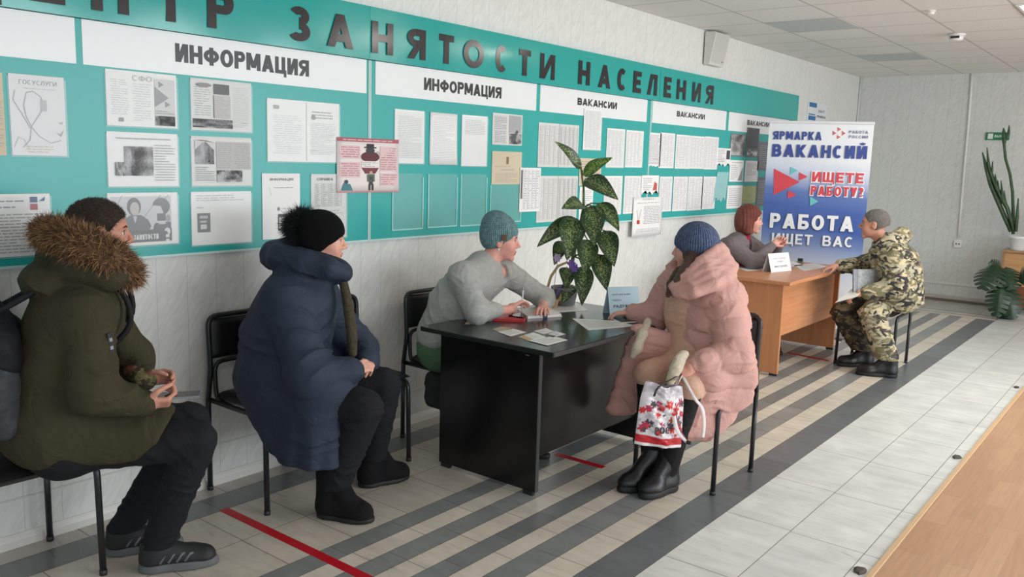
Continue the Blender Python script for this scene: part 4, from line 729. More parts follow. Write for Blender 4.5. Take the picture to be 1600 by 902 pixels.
tent_card('pale blue folded name card on the black desk', (953, 493), (1001, 491), 0.155, DZ, mat('pale_blue_card', (186, 212, 226), 0.5), [('ООО', 0.12, 0.3, 0.7, 0.06, (120, 136, 150)), ('МАГАЗИН', 0.34, 0.72, 0.7, 0.06, (130, 146, 160)), ('РАБОТА', 0.12, 0.4, 0.5, 0.055, (120, 136, 150)), ('РАДУЖНЫЙ', 0.14, 0.88, 0.26, 0.1, (62, 76, 92))])
tent_card('white folded name card on the orange desk', (1205, 426), (1237, 423), 0.15, DZ, mat('white_tent', (222, 228, 232), 0.5), [('МАГАЗИН', 0.2, 0.8, 0.68, 0.07, (140, 140, 146)), ('ОТДЕЛ', 0.35, 0.65, 0.5, 0.07, (150, 150, 156)), ('ВИКТОРИЯ', 0.2, 0.8, 0.24, 0.09, (80, 84, 96))])
O4 = lambda x, y: (1100+x/3.006, 300+y/3.006)
for lb, pts, m in (('open newspaper spread on the orange desk', [O4(420, 345), O4(520, 335), O4(585, 352), O4(470, 372)], m_paper2), ('white sheet behind the white name card', [O4(290, 345), O4(420, 325), O4(470, 345), O4(330, 360)], m_card), ('white sheet at the left edge of the orange desk', [O4(135, 350), O4(250, 360), O4(300, 366), O4(200, 372)], m_card)):
    paper(lb, pts, 10, m, grp='papers on the orange desk')
t, P = slab('mobile_phone', 'black phone lying before the red-haired woman', 'phone', [O4(185, 347), O4(255, 346), O4(280, 357), O4(205, 360)], DZ, 0.01, m_screen)
plate(t, 'body', P, DZ+0.0012, 0.009, m_dark); plate(t, 'screen', inner(P, 0.92), DZ+0.0102, 0.001, m_screen)
t, P = slab('stapler', 'small grey stapler standing on the orange desk by the banner', 'stapler', [O4(440, 330), O4(452, 328), O4(462, 334), O4(450, 337)], DZ, 0.03, m_dark)
c = np.mean(P, 0); k = MB().box((c[0]-0.025, c[1]-0.02, DZ), (c[0]+0.025, c[1]+0.02, DZ+0.012), bev=0.003); k.build('base', mat('grey_metal', (140, 142, 144), 0.35, 0.6), t); MB().box((c[0]-0.02, c[1]-0.014, DZ+0.012), (c[0]+0.022, c[1]+0.014, DZ+0.04), bev=0.004).build('arm', m_dark, t)
# ------------------------------------------------------------------ tape and chips on the floor
m_tape = mat('red_tape', (190, 18, 36), 0.4)
def tape(label, x0, x1, y0, y1, w):
    t = MB().add([(x0, y0, 0.0006), (x1, y1, 0.0006), (x1, y1+w, 0.0006), (x0, y0+w, 0.0006), (x0, y0, -0.0004), (x1, y1, -0.0004), (x1, y1+w, -0.0004), (x0, y0+w, -0.0004)], [(0, 1, 2, 3), (0, 4, 5, 1), (1, 5, 6, 2), (2, 6, 7, 3), (3, 7, 4, 0)]).build('floor_tape', m_tape)
    return setp(t, label, 'floor tape', 'red floor tapes')
tape('long red floor tape running from the wall stripe to the bottom of the photo', 0.287, 1.75, 2.09, 2.085, 0.047)
tape('short red floor tape in front of the black desk', 0.97, 1.28, 3.735, 3.74, 0.045)
q = on_z(1216, 560); tape('red floor tape under the orange desk', 0.95, 1.32, q[1]+0.25, q[1]+0.2, 0.05)
g_ = random.Random(5)
for lb, (u_, v_), r in (('dark chip of broken tile at the bottom edge of the floor strip', (1356, 897), 0.035), ('dark chip of broken tile halfway up the oak edge strip', (1503, 717), 0.035), ('small dark chip of broken tile farthest along the oak edge strip', (1594, 607), 0.03)):
    c = on_z(u_, v_); c[0] = min(c[0], 2.69); k = MB(); n = 11; top = [(c[0]+r*g_.uniform(0.5, 0.8)*math.cos(i*2*math.pi/n), c[1]+r*g_.uniform(0.7, 1.2)*math.sin(i*2*math.pi/n)) for i in range(n)]
    k.prism(top, ((0, 0, 0), (1, 0, 0), (0, 1, 0), (0, 0, 1)), 0.006); k.add([(p[0]*0.6+c[0]*0.4, p[1]*0.6+c[1]*0.4, 0.011) for p in top]+[(p[0], p[1], 0.006) for p in top], [tuple(range(n))]+[(i, i+n, (i+1) % n+n, (i+1) % n) for i in range(n)])
    setp(k.build('tile_chip', mat('dark_chip', (84, 78, 70), 0.9, var=0.3)), lb, 'tile chip', 'chips along the oak strip')
# ------------------------------------------------------------------ implicit-surface modelling (bodies, clothes)
A_ = lambda *p: np.array(p, np.float32)
def nrm(v): v = np.array(v, float); return v/np.linalg.norm(v)
def cap(a, b, ra, rb):
    a, b = np.array(a, np.float32), np.array(b, np.float32); d = b-a; l2 = float(d @ d)+1e-9
    def f(P):
        q = P-a; t = np.clip(q @ d/l2, 0, 1); return np.sqrt(((q-t[:, None]*d)**2).sum(1))-(ra+(rb-ra)*t)
    return f
def chain(pts, rad, k=0.0):
    fs = [cap(pts[i], pts[i+1], rad[i], rad[i+1]) for i in range(len(pts)-1)]
    def f(P):
        d = fs[0](P)
        for g in fs[1:]: d = smin(d, g(P), k) if k else np.minimum(d, g(P))
        return d
    return f
def frame(f, up=(0, 0, 1)):
    f = nrm(f); l = nrm(np.cross(up, f)); u = np.cross(f, l); return np.array([f, l, u], np.float32)
def ell(c, r, fr=None):
    c, r = np.array(c, np.float32), np.array(r, np.float32)
    def f(P):
        q = P-c
        if fr is not None: q = q @ fr.T
        k0 = np.sqrt(((q/r)**2).sum(1))+1e-9; k1 = np.sqrt(((q/(r*r))**2).sum(1))+1e-9; return k0*(k0-1)/k1
    return f
def rbox(c, h, r, fr=None):
    c, h = np.array(c, np.float32), np.array(h, np.float32)
    def f(P):
        q = P-c
        if fr is not None: q = q @ fr.T
        q = np.abs(q)-(h-r); return np.sqrt((np.maximum(q, 0)**2).sum(1))+np.minimum(q.max(1), 0)-r
    return f
def plane(p, n):
    n = nrm(n).astype(np.float32); c = float(n @ np.array(p)); return lambda P: P @ n-c
def smin(a, b, k):
    h = np.clip(0.5+0.5*(b-a)/k, 0, 1); return b+(a-b)*h-k*h*(1-h)
def smax(a, b, k): return -smin(-a, -b, k)
def U(k, *fs):
    def f(P):
        d = fs[0](P)
        for g in fs[1:]: d = smin(d, g(P), k)
        return d
    return f
def SUB(k, a, *bs):
    def f(P):
        d = a(P)
        for b in bs: d = smax(d, -b(P), k)
        return d
    return f
def INT(k, *fs):
    def f(P):
        d = fs[0](P)
        for g in fs[1:]: d = smax(d, g(P), k)
        return d
    return f
def OFF(a, o): return lambda P: a(P)-o
def DISP(a, g): return lambda P: a(P)-g(P)
def wrinkle(amp, scale, dirn=(0, 0, 1), seed=0, aniso=3.0):
    """cloth folds: warped narrow ridges with soft valleys, running across dirn, stronger in some places than in others"""
    rg = np.random.RandomState(seed); d = nrm(dirn); w = rg.normal(size=(5, 3)); w /= np.linalg.norm(w, axis=1)[:, None]; ph = rg.uniform(0, 6.28, 12); sc = scale*1.7
    def f(P):
        wp = sum(np.sin(P @ (w[i]*scale*0.75/aniso*2).astype(np.float32)+ph[i]) for i in range(4)); w2 = np.sin(P @ (w[4]*scale*0.9).astype(np.float32)+ph[9])
        s = P @ d.astype(np.float32)*sc; a1 = 1-np.abs(np.sin(0.5*s+0.75*wp+0.3*w2+ph[4])); a2 = 1-np.abs(np.sin(0.5*(P @ nrm(d+0.55*w[0]).astype(np.float32))*sc*1.25+0.9*wp+ph[5]))
        m1 = 0.5+0.5*np.sin(wp*1.2+ph[6]); m2 = 0.5+0.5*np.sin(1.1*wp+1.3*w2+ph[7])
        return amp*(1.5*a1*a1*m1+1.1*a2*a2*m2-0.5)
    return f
def surface(f, lo, hi, h):
    """naive surface nets on a block-sparse grid -> vertices, quads"""
    lo, hi = np.array(lo, float), np.array(hi, float); B = 8; nb = np.ceil((hi-lo)/(h*B)).astype(int)+1; n = nb*B
    cx = [lo[i]+(np.arange(nb[i])+0.5)*B*h for i in range(3)]; C = np.stack(np.meshgrid(*cx, indexing='ij'), -1).reshape(-1, 3).astype(np.float32)
    dc = f(C); D = np.repeat(np.repeat(np.repeat(np.where(dc > 0, 1.0, -1.0).reshape(nb).astype(np.float32), B, 0), B, 1), B, 2)
    act = np.flatnonzero(np.abs(dc) < B*h*0.95+0.012); bi = np.stack(np.unravel_index(act, nb), 1)*B
    off = np.stack(np.meshgrid(*[np.arange(B)]*3, indexing='ij'), -1).reshape(-1, 3)
    for s in range(0, len(bi), 400):
        I = (bi[s:s+400, None, :]+off[None]).reshape(-1, 3); D[I[:, 0], I[:, 1], I[:, 2]] = f((lo+I*h).astype(np.float32))
    S = D < 0; cnt = np.zeros(n-1, np.uint8)
    for a in (0, 1):
        for b in (0, 1):
            for c in (0, 1): cnt += S[a:n[0]-1+a, b:n[1]-1+b, c:n[2]-1+c]
    idx = np.argwhere((cnt > 0) & (cnt < 8)); vid = np.full(cnt.shape, -1, np.int32); vid[idx[:, 0], idx[:, 1], idx[:, 2]] = np.arange(len(idx))
    acc = np.zeros((len(idx), 3)); num = np.zeros(len(idx)); cor = [(a, b, c) for a in (0, 1) for b in (0, 1) for c in (0, 1)]
    val = {q: D[idx[:, 0]+q[0], idx[:, 1]+q[1], idx[:, 2]+q[2]] for q in cor}
    for q in cor:
        for ax in range(3):
            if q[ax]: continue
            r = list(q); r[ax] = 1; r = tuple(r); d0, d1 = val[q], val[r]; m = (d0 < 0) != (d1 < 0); t = np.where(m, d0/(d0-d1+1e-12), 0)
            p = np.tile(np.array(q, float), (len(idx), 1)); p[:, ax] = t; acc[m] += p[m]; num[m] += 1
    V = lo+(idx+acc/num[:, None])*h; Q = []
    for ax in range(3):
        sl0 = [slice(None)]*3; sl1 = [slice(None)]*3; sl0[ax] = slice(0, -1); sl1[ax] = slice(1, None)
        a, b = S[tuple(sl0)], S[tuple(sl1)]; E = np.argwhere(a != b); flip = a[E[:, 0], E[:, 1], E[:, 2]]
        u, v = (ax+1) % 3, (ax+2) % 3; ok = (E[:, u] > 0) & (E[:, v] > 0) & (E[:, u] < n[u]-1) & (E[:, v] < n[v]-1); E = E[ok]; flip = flip[ok]
        def cid(du, dv):
            e = E.copy(); e[:, u] -= du; e[:, v] -= dv; return vid[e[:, 0], e[:, 1], e[:, 2]]
        q = np.stack([cid(1, 1), cid(0, 1), cid(0, 0), cid(1, 0)], 1); q[~flip] = q[~flip][:, ::-1]; Q.append(q)
    Q = np.concatenate(Q); Q = Q[(Q >= 0).all(1)]; return V, Q
def grow(name, f, lo, hi, h, m, parent, col=None, mats=None):
    """implicit function -> mesh object under parent (coordinates are world, parent only translated)"""
    V, Q = surface(f, lo, hi, h); o = np.array(parent.location) if parent is not None else 0; p = parent
    if parent is not None and parent.parent is not None: o = o+np.array(parent.parent.location)
    me = bpy.data.meshes.new(name); me.vertices.add(len(V)); me.vertices.foreach_set('co', (V-o).astype(np.float32).ravel())
    me.loops.add(4*len(Q)); me.loops.foreach_set('vertex_index', Q.astype(np.int32).ravel()); me.polygons.add(len(Q))
    me.polygons.foreach_set('loop_start', np.arange(0, 4*len(Q), 4, dtype=np.int32)); me.polygons.foreach_set('use_smooth', np.ones(len(Q), bool))
    me.update(calc_edges=True); me.materials.append(m)
    if col is not None:
        at = me.color_attributes.new('Col', 'FLOAT_COLOR', 'POINT'); c = np.ones((len(V), 4), np.float32); c[:, :3] = col(V); at.data.foreach_set('color', c.ravel())
    ob = bpy.data.objects.new(name, me); COL.objects.link(ob)
    if parent is not None: ob.parent = parent
    return ob
def box_of(pts, pad):
    p = np.array(pts, float); return p.min(0)-pad, p.max(0)+pad
# ---- people
def head_sdf(c, fr, s, k=dict()):
    """head in its own frame (forward, left, up), s = 1 for a 23 cm head; k tunes the features"""
    W = lambda x, y, z: np.array(c)+s*(x*fr[0]+y*fr[1]+z*fr[2]); R = lambda *r: [q*s for q in r]
    no, ch, jw = k.get('nose', 1.0), k.get('chin', 1.0), k.get('jaw', 1.0)
    b = U(0.025*s, ell(W(-0.014, 0, 0.034), R(0.099, 0.077, 0.086), fr), ell(W(0.030, 0, -0.012), R(0.060, 0.064, 0.085), fr), ell(W(0.034, 0, -0.064), R(0.050, 0.052*jw, 0.043), fr))
    b = U(0.02*s, b, cap(W(0.074, -0.008, -0.098), W(0.074, 0.008, -0.098), 0.017*s*ch, 0.017*s*ch), ell(W(0.058, 0.038, -0.028), R(0.026, 0.022*jw, 0.03), fr), ell(W(0.058, -0.038, -0.028), R(0.026, 0.022*jw, 0.03), fr))
    b = U(0.012*s, b, cap(W(0.080, 0.012, 0.030), W(0.066, 0.046, 0.030), 0.011*s, 0.011*s), cap(W(0.080, -0.012, 0.030), W(0.066, -0.046, 0.030), 0.011*s, 0.011*s))
    b = SUB(0.012*s, b, ell(W(0.094, 0.031, 0.007), R(0.016, 0.017, 0.012), fr), ell(W(0.094, -0.031, 0.007), R(0.016, 0.017, 0.012), fr))
    b = U(0.007*s, b, cap(W(0.086, 0, 0.018), W(0.108*(0.6+0.4*no), 0, -0.020), 0.0075*s, 0.0105*s), cap(W(0.096, 0.011, -0.027), W(0.096, -0.011, -0.027), 0.0085*s, 0.0085*s))
    b = U(0.005*s, b, cap(W(0.0885, 0.017, -0.0555), W(0.0885, -0.017, -0.0555), 0.0058*s, 0.0058*s), cap(W(0.087, 0.013, -0.067), W(0.087, -0.013, -0.067), 0.0068*s, 0.0068*s), cap(W(0.093, 0.004, -0.054), W(0.093, -0.004, -0.054), 0.005*s, 0.005*s))
    b = SUB(0.003*s, b, cap(W(0.098, 0.02, -0.061), W(0.098, -0.02, -0.061), 0.0022*s, 0.0022*s))
    if not k.get('noears'):
        for q in (1, -1):
            e = ell(W(-0.006, q*0.079, -0.004), R(0.019, 0.009, 0.033), fr); e = SUB(0.004*s, e, ell(W(0.0, q*0.089, 0.0), R(0.010, 0.008, 0.018), fr)); b = U(0.006*s, b, e)
    return b
def face_colour(c, fr, s, skin, lips, extra=None):
    c = np.array(c); sk, lp = np.array(lin(*skin)), np.array(lin(*lips))
    def f(V):
        q = (V-c) @ fr.T.astype(float)/s; o = np.tile(sk, (len(V), 1))
        ck = np.exp(-(((q[:, 0]-0.075)/0.03)**2+((np.abs(q[:, 1])-0.04)/0.022)**2+((q[:, 2]+0.028)/0.022)**2)); o = o*(1-0.25*ck[:, None])+np.array([sk[0]*1.05, sk[1]*0.7, sk[2]*0.68])*0.25*ck[:, None]
        l = (np.abs(q[:, 2]+0.061) < 0.0105) & (np.abs(q[:, 1]) < 0.021) & (q[:, 0] > 0.084); o[l] = lp
        if extra is not None: o = extra(q, o)
        return o
    return f
m_eyew = mat('eye_white', (214, 208, 204), 0.25); m_iris = mat('dark_iris', (44, 34, 28), 0.15)
def face_parts(body, c, fr, s, brow, lash=True):
    o = np.array(body.parent.location) if body.parent else 0
    for q in (1, -1):
        W = lambda x, y, z: tuple(np.array(c)+s*(x*fr[0]+q*y*fr[1]+z*fr[2]))
        k = MB(); r = 0.0125*s; cc = np.array(W(0.072, 0.031, 0.007)); V = []; F = []; n, m_ = 14, 9; ax = [fr[0], fr[1], fr[2]]
        for i in range(m_+1):
            th = math.pi*i/m_
            for j in range(n): a = 2*math.pi*j/n; V.append(cc+r*(math.cos(th)*ax[0]+math.sin(th)*(math.cos(a)*ax[1]+math.sin(a)*ax[2])))
        for i in range(m_):
            for j in range(n): F.append((i*n+j, (i+1)*n+j, (i+1)*n+(j+1) % n, i*n+(j+1) % n))
        k.add(V, F); k.m = [1 if f[0]//n < 2 else 0 for f in k.f]; k.build('eye', [m_eyew, m_iris], body.parent, True)
        k = MB(); k.tube([W(0.090, 0.012, 0.028), W(0.089, 0.028, 0.033), W(0.080, 0.046, 0.028)], [0.003*s, 0.0036*s, 0.002*s], 6); k.build('eyebrow', brow, body.parent, True)
        k = MB(); k.tube([W(0.080, 0.019, 0.012), W(0.0845, 0.030, 0.0165), W(0.078, 0.043, 0.011)], [0.0012*s, 0.0016*s, 0.0012*s], 5); k.build('eyelid', brow, body.parent, True)
def hand_sdf(wrist, d, palm, side, curl=0.5, spread=0.12, s=1.0, thumb=0.6, curls=None):
    """hand from the wrist along d; palm = direction the palm faces; side = +1 when the thumb lies on cross(d, palm)"""
    d = nrm(d); n = nrm(np.array(palm)-d*(np.dot(palm, d))); t = np.cross(d, n)*side; w = np.array(wrist, float)
    pal = U(0.012*s, cap(w, w+d*0.03*s, 0.026*s, 0.028*s), *[cap(w+d*0.03*s+t*(0.021-0.0145*i)*s, w+d*0.088*s+t*(0.027-0.0185*i)*s, 0.0125*s, 0.0105*s) for i in range(4)])
    fs = [pal]
    for i in range(4):
        L = (0.098, 0.108, 0.100, 0.080)[i]*0.78*s; p = w+d*(0.088 if i < 3 else 0.082)*s+t*(0.027-0.0185*i)*s; a = 0.0; c_ = curls[i] if curls else curl*(1+0.08*i); dv = nrm(d+t*spread*(1.3-i*0.9)); pts = [p]; 
        for j, fr_ in enumerate((0.45, 0.30, 0.25)):
            a += c_*(0.8, 1.0, 0.7)[j]; pts.append(pts[-1]+(dv*math.cos(a)+n*math.sin(a))*L*fr_)
        r = (0.0088, 0.0090, 0.0086, 0.0076)[i]*s; fs.append(chain(pts, [r*1.05, r, r*0.92, r*0.8]))
    p0 = w+d*0.022*s+t*0.022*s+n*0.006*s; p1 = p0+nrm(d*0.75+t*0.75+n*0.45)*0.043*s; p2 = p1+nrm(d*(1.0)+t*(0.45-thumb*0.6)+n*(0.3+thumb*0.5))*0.032*s; p3 = p2+nrm(d*1.0+t*(0.2-thumb*0.8)+n*(0.2+thumb*0.6))*0.026*s
    fs.append(chain([p0, p1, p2, p3], [0.015*s, 0.0115*s, 0.0098*s, 0.008*s]))
    return U(0.004*s, *fs)
def fur(name, P, N, m, parent, ln, wd, seed, jit=0.5, droop=0.0, cols=None):
    """tufts of hair: tapering strands standing on points P with directions N, one mesh"""
    rg = np.random.RandomState(seed); k = len(P); N = N+rg.normal(size=N.shape)*jit; N[:, 2] -= droop; N /= np.linalg.norm(N, axis=1)[:, None]
    L = ln*rg.uniform(0.55, 1.15, k)[:, None]; T = np.cross(N, rg.normal(size=N.shape)); T /= np.linalg.norm(T, axis=1)[:, None]
    bend = rg.normal(size=N.shape)*0.25*L; b0 = P-T*wd/2-N*0.004; b1 = P+T*wd/2-N*0.004; mid = P+N*L*0.55+bend*0.3; m0 = mid-T*wd*0.38; m1 = mid+T*wd*0.38; tip = P+N*L+bend; tip[:, 2] -= droop*L[:, 0]*0.6
    V = np.stack([b0, b1, m1, m0, tip], 1).reshape(-1, 3); i = np.arange(k)*5
    o = np.array(parent.location)
    if parent.parent: o = o+np.array(parent.parent.location)
    F = [(a, a+1, a+2, a+3) for a in i.tolist()]+[(a+3, a+2, a+4) for a in i.tolist()]
    me = bpy.data.meshes.new(name); me.from_pydata((V-o).tolist(), [], F); me.materials.append(m)
    if cols is not None:
        c = np.ones((k, 5, 4), np.float32); pick = cols[rg.randint(0, len(cols), k)]; c[:, :, :3] = pick[:, None, :]; c[:, 4, :3] *= 1.35; at = me.color_attributes.new('Col', 'FLOAT_COLOR', 'POINT'); at.data.foreach_set('color', c.ravel())
    ob = bpy.data.objects.new(name, me); COL.objects.link(ob); ob.parent = parent; return ob
def scatter_on(ob, count, seed, keep=None):
    """random points and normals on a mesh object (world)"""
    me = ob.data; nv = len(me.vertices); co = np.empty(nv*3); me.vertices.foreach_get('co', co); co = co.reshape(-1, 3); no = np.empty(nv*3); me.vertices.foreach_get('normal', no); no = no.reshape(-1, 3)
    o = np.array(ob.parent.location) if ob.parent else 0; co = co+o
    rg = np.random.RandomState(seed); idx = np.arange(nv) if keep is None else np.flatnonzero(keep(co)); i = rg.choice(idx, count, replace=len(idx) < count); return co[i]+rg.normal(size=(count, 3))*0.0015, no[i]
def at_depth(u, v, d): return CAM+ray(u, v)*d
# ------------------------------------------------------------------ people
def cloth_mat(name, rgb, rough=0.8, var=0.1, vscale=9, bump=0.15, bscale=350, sheen=0.0, spec=0.3, folds=0.3, fscale=9): return mat(name, rgb, rough, 0, var, vscale, bump, bscale, sheen=sheen, spec=spec, folds=folds, fscale=fscale)
def camo_material(name, cols, scale):
    m = bpy.data.materials.new(name); m.use_nodes = True; N, L, b = nodes(m); tc = N.new('ShaderNodeTexCoord'); last = None
    for i, (c, th, sc) in enumerate(cols):
        mp = N.new('ShaderNodeMapping'); mp.inputs['Location'].default_value = (3.1*i, 1.7*i, 5.3*i); mp.inputs['Scale'].default_value = (1, 1, 1.7); L.new(tc.outputs['Object'], mp.inputs[0])
        n = N.new('ShaderNodeTexNoise'); n.inputs['Scale'].default_value = scale*sc; n.inputs['Detail'].default_value = 3; n.inputs['Distortion'].default_value = 1.0; L.new(mp.outputs[0], n.inputs['Vector'])
        if last is None:
            mx0 = N.new('ShaderNodeRGB'); mx0.outputs[0].default_value = hexc(*c); last = mx0.outputs[0]; continue
        f = math_node(N, L, 'GREATER_THAN', n.outputs['Fac'], th); mx = N.new('ShaderNodeMix'); mx.data_type = 'RGBA'; L.new(f, mx.inputs['Factor']); L.new(last, mx.inputs['A']); mx.inputs['B'].default_value = hexc(*c); last = mx.outputs['Result']
    L.new(last, b.inputs['Base Color']); b.inputs['Roughness'].default_value = 0.8; return m
def knit_material(name, rgb, c, ribs, dark):
    """ribbed knit: ribs run up the hat around its centre c (object space)"""
    m = bpy.data.materials.new(name); m.use_nodes = True; N, L, b = nodes(m); tc = N.new('ShaderNodeTexCoord'); sp = N.new('ShaderNodeSeparateXYZ')
    mp = N.new('ShaderNodeMapping'); mp.inputs['Location'].default_value = tuple(-q for q in c); L.new(tc.outputs['Object'], mp.inputs[0]); L.new(mp.outputs[0], sp.inputs[0])
    a = math_node(N, L, 'MULTIPLY', math_node(N, L, 'ARCTAN2', sp.outputs['Y'], sp.outputs['X']), ribs); s = math_node(N, L, 'ABSOLUTE', math_node(N, L, 'SINE', a))
    w = math_node(N, L, 'SINE', math_node(N, L, 'MULTIPLY', sp.outputs['Z'], 620.0)); h = math_node(N, L, 'ADD', math_node(N, L, 'MULTIPLY', s, 0.8), math_node(N, L, 'MULTIPLY', w, 0.12))
    mr = N.new('ShaderNodeMapRange'); mr.inputs['From Max'].default_value = 0.8; mr.inputs['To Min'].default_value = 0.55; mr.inputs['To Max'].default_value = 1.05; L.new(h, mr.inputs['Value'])
    n = N.new('ShaderNodeTexNoise'); n.inputs['Scale'].default_value = 60; n.inputs['Detail'].default_value = 4; L.new(tc.outputs['Object'], n.inputs['Vector'])
    cr = N.new('ShaderNodeValToRGB'); cr.color_ramp.elements[0].position = 0.35; cr.color_ramp.elements[1].position = 0.65; cr.color_ramp.elements[0].color = hexc(*dark); cr.color_ramp.elements[1].color = hexc(*rgb); L.new(n.outputs['Fac'], cr.inputs[0])
    mx = N.new('ShaderNodeMix'); mx.data_type = 'RGBA'; mx.blend_type = 'MULTIPLY'; mx.inputs['Factor'].default_value = 1; L.new(cr.outputs[0], mx.inputs['A']); L.new(mr.outputs[0], mx.inputs['B']); L.new(mx.outputs['Result'], b.inputs['Base Color'])
    bp = N.new('ShaderNodeBump'); bp.inputs['Strength'].default_value = 0.7; bp.inputs['Distance'].default_value = 0.006; L.new(h, bp.inputs['Height']); L.new(bp.outputs[0], b.inputs['Normal']); b.inputs['Roughness'].default_value = 0.9; return m
m_skin = mat('skin', (205, 150, 130), 0.48, attr=True, var=0.06, vscale=60, bump=0.05, bscale=500, spec=0.35)
m_brow = mat('dark_brow_hair', (58, 44, 36), 0.7)
class Person:
    def __init__(s, label, base): s.t = empty('person', (base[0], base[1], 0), label, 'person'); s.p = {}
    def body(s, h, skin, lips, feats=dict(), hands=(), hs=1.0, extra=None, brow=None, neck_r=0.056):
        p = s.p; fr = frame(p['face'], p.get('up', (0, 0, 1))); s.fr = fr; s.hs = hs; hc = np.array(p['head']); nk = np.array(p['neck']); L = fr[1]
        fs = [U(0.02, head_sdf(hc, fr, hs, feats), cap(hc+hs*(-0.022*fr[0]-0.065*fr[2]), nk, neck_r*hs, neck_r*1.06*hs))]
        ch = np.array(p['chest']); pv = np.array(p['pelvis'])
        fs.append(chain([nk-np.array([0, 0, 0.02]), ch, pv], [0.06, 0.11, 0.12]))
        for q in 'LR':
            fs.append(chain([nk-np.array([0, 0, 0.03]), p['sh'+q], p['el'+q], p['wr'+q]], [0.05, 0.045, 0.036, 0.024])); fs.append(chain([p['hip'+q], p['kn'+q], p['an'+q]], [0.075, 0.05, 0.038]))
            fs.append(chain([p['an'+q], np.array(p['an'+q])+np.array([*nrm(p['toe'+q]), 0])*0.12*1.0-np.array([0, 0, 0.05])], [0.034, 0.022]))
        b = U(0.02, *fs)
        if hands: b = U(0.006, b, *hands)
        lo, hi = box_of([np.array(p[k])[:3] for k in p if k[:2] in ('he', 'ne', 'ch', 'pe', 'sh', 'el', 'wr', 'hi', 'kn', 'an')], 0.24)
        s.b = grow('body', b, lo, hi, h, m_skin, s.t, face_colour(hc, fr, hs, skin, lips, extra)); face_parts(s.b, hc, fr, hs, brow or m_brow); return s.b
    def W(s, x, y, z): return np.array(s.p['head'])+s.hs*(x*s.fr[0]+y*s.fr[1]+z*s.fr[2])
    def E(s, c, r, o=0.0): return ell(s.W(*c), [q*s.hs+o for q in r], s.fr)
    def grow(s, name, f, pts, pad, h, m, label=None):
        lo, hi = box_of(pts, pad); o = grow(name, f, lo, hi, h, m, s.t)
        if label: o['label'] = label
        return o
    def trousers(s, m, r=(0.10, 0.078, 0.06), hem=0.10, top=None, seed=1, h=0.007, amp=0.004, label=None):
        p = s.p; fs = [chain([np.array(p['hipL']), np.array(p['hipR'])], [0.12, 0.12])]
        for q in 'LR':
            a = np.array(p['an'+q]); k = np.array(p['kn'+q]); e = a+(k-a)*(hem-a[2])/(k[2]-a[2]); fs.append(DISP(chain([p['hip'+q], k, a+(k-a)*0.35, e], [r[0], r[1], r[2]*1.12, r[2]]), wrinkle(amp, 55, k-a, seed, 3)))
        f = INT(0.01, U(0.05, fs[0], fs[1]), lambda P: hem-P[:, 2]); g = INT(0.01, U(0.05, fs[0], fs[2]), lambda P: hem-P[:, 2])
        return s.grow('trousers', lambda P: np.minimum(f(P), g(P)), [p[k] for k in ('hipL', 'hipR', 'knL', 'knR', 'anL', 'anR')], 0.16, h, m, label)
    def shoe(s, name, q, m, ms, L=0.29, hi=0.13, w=0.043, h=0.0055, heel=0.0, sole=0.025, label=None):
        a = np.array(s.p['an'+q]); d = np.array([*nrm(s.p['toe'+q]), 0.0]); l = np.array([-d[1], d[0], 0]); z = np.array([0, 0, 1.0]); b = np.array([a[0], a[1], 0])-d*0.06; W = lambda x, y, zz: b+d*x+l*y+z*zz; fr = np.array([d, l, z], np.float32)
        f = U(0.03, cap(W(0.045, 0, 0.052), W(0.05, 0, hi), w, w*1.0), cap(W(0.06, 0, hi*0.8), W(0.17, 0, 0.055), w*0.95, w*0.78), cap(W(0.05, 0, 0.05), W(L-0.05, 0, 0.042), w*0.95, w*0.86), cap(W(L-0.085, 0.012, 0.04), W(L-0.05, -0.006, 0.036), w*0.95, w*0.85))
        f = INT(0.008, f, lambda P: sole-P[:, 2], lambda P: P[:, 2]-hi); o = s.grow(name, f, [b, b+d*L, b+z*hi], 0.07, h, m, label)
        g = INT(0.006, U(0.02, ell(W(0.05, 0, 0.015), (0.056, w*0.95, 0.05), fr), ell(W(L*0.66, 0.004, 0.015), (L*0.36, w*1.12, 0.05), fr), rbox(W(L*0.45, 0, 0.015), (L*0.3, w*0.86, 0.04), 0.02, fr)), lambda P: -P[:, 2]+0.0005, lambda P: P[:, 2]-sole-0.004)
        lo, hi_ = box_of([b, b+d*L, b+z*0.03], 0.06); so = grow('sole', g, lo, hi_, h, ms, o); return o
m_black = cloth_mat('black_trouser_cloth', (24, 25, 29), 0.85); m_sole = mat('grey_rubber_sole', (92, 96, 98), 0.7); m_bsole = mat('black_rubber_sole', (22, 22, 24), 0.6)
# ---------------------------------------------------------------- man in the olive parka
a = Person('man in an olive parka with a brown fur collar, looking away to the right', (0.42, 1.36)); p = a.p
p.update(head=at_depth(157, 364, 3.14), face=(0.52, 0.86, -0.06), neck=(0.45, 1.47, 1.12), chest=(0.43, 1.42, 0.92), pelvis=(0.42, 1.37, 0.56), shL=(0.31, 1.56, 1.04), shR=(0.59, 1.40, 1.04), elL=(0.36, 1.68, 0.78), elR=(0.68, 1.37, 0.775), wrL=(0.50, 1.64, 0.735), wrR=(0.755, 1.50, 0.722),
         hipL=(0.34, 1.40, 0.55), hipR=(0.50, 1.33, 0.55), knL=(0.56, 1.80, 0.545), knR=(0.75, 1.71, 0.535), anL=(0.37, 1.60, 0.09), anR=(0.60, 1.615, 0.09), toeL=(0.45, 0.89), toeR=(0.54, 0.84))
handR = hand_sdf((0.755, 1.50, 0.722), (0.45, 0.88, -0.02), (-0.5, 0.3, 0.8), 1, 0.95, 0.1, 0.95); handL = hand_sdf((0.50, 1.64, 0.735), (0.55, 0.8, 0.12), (0.7, -0.5, -0.4), -1, 0.75, 0.1, 0.95)
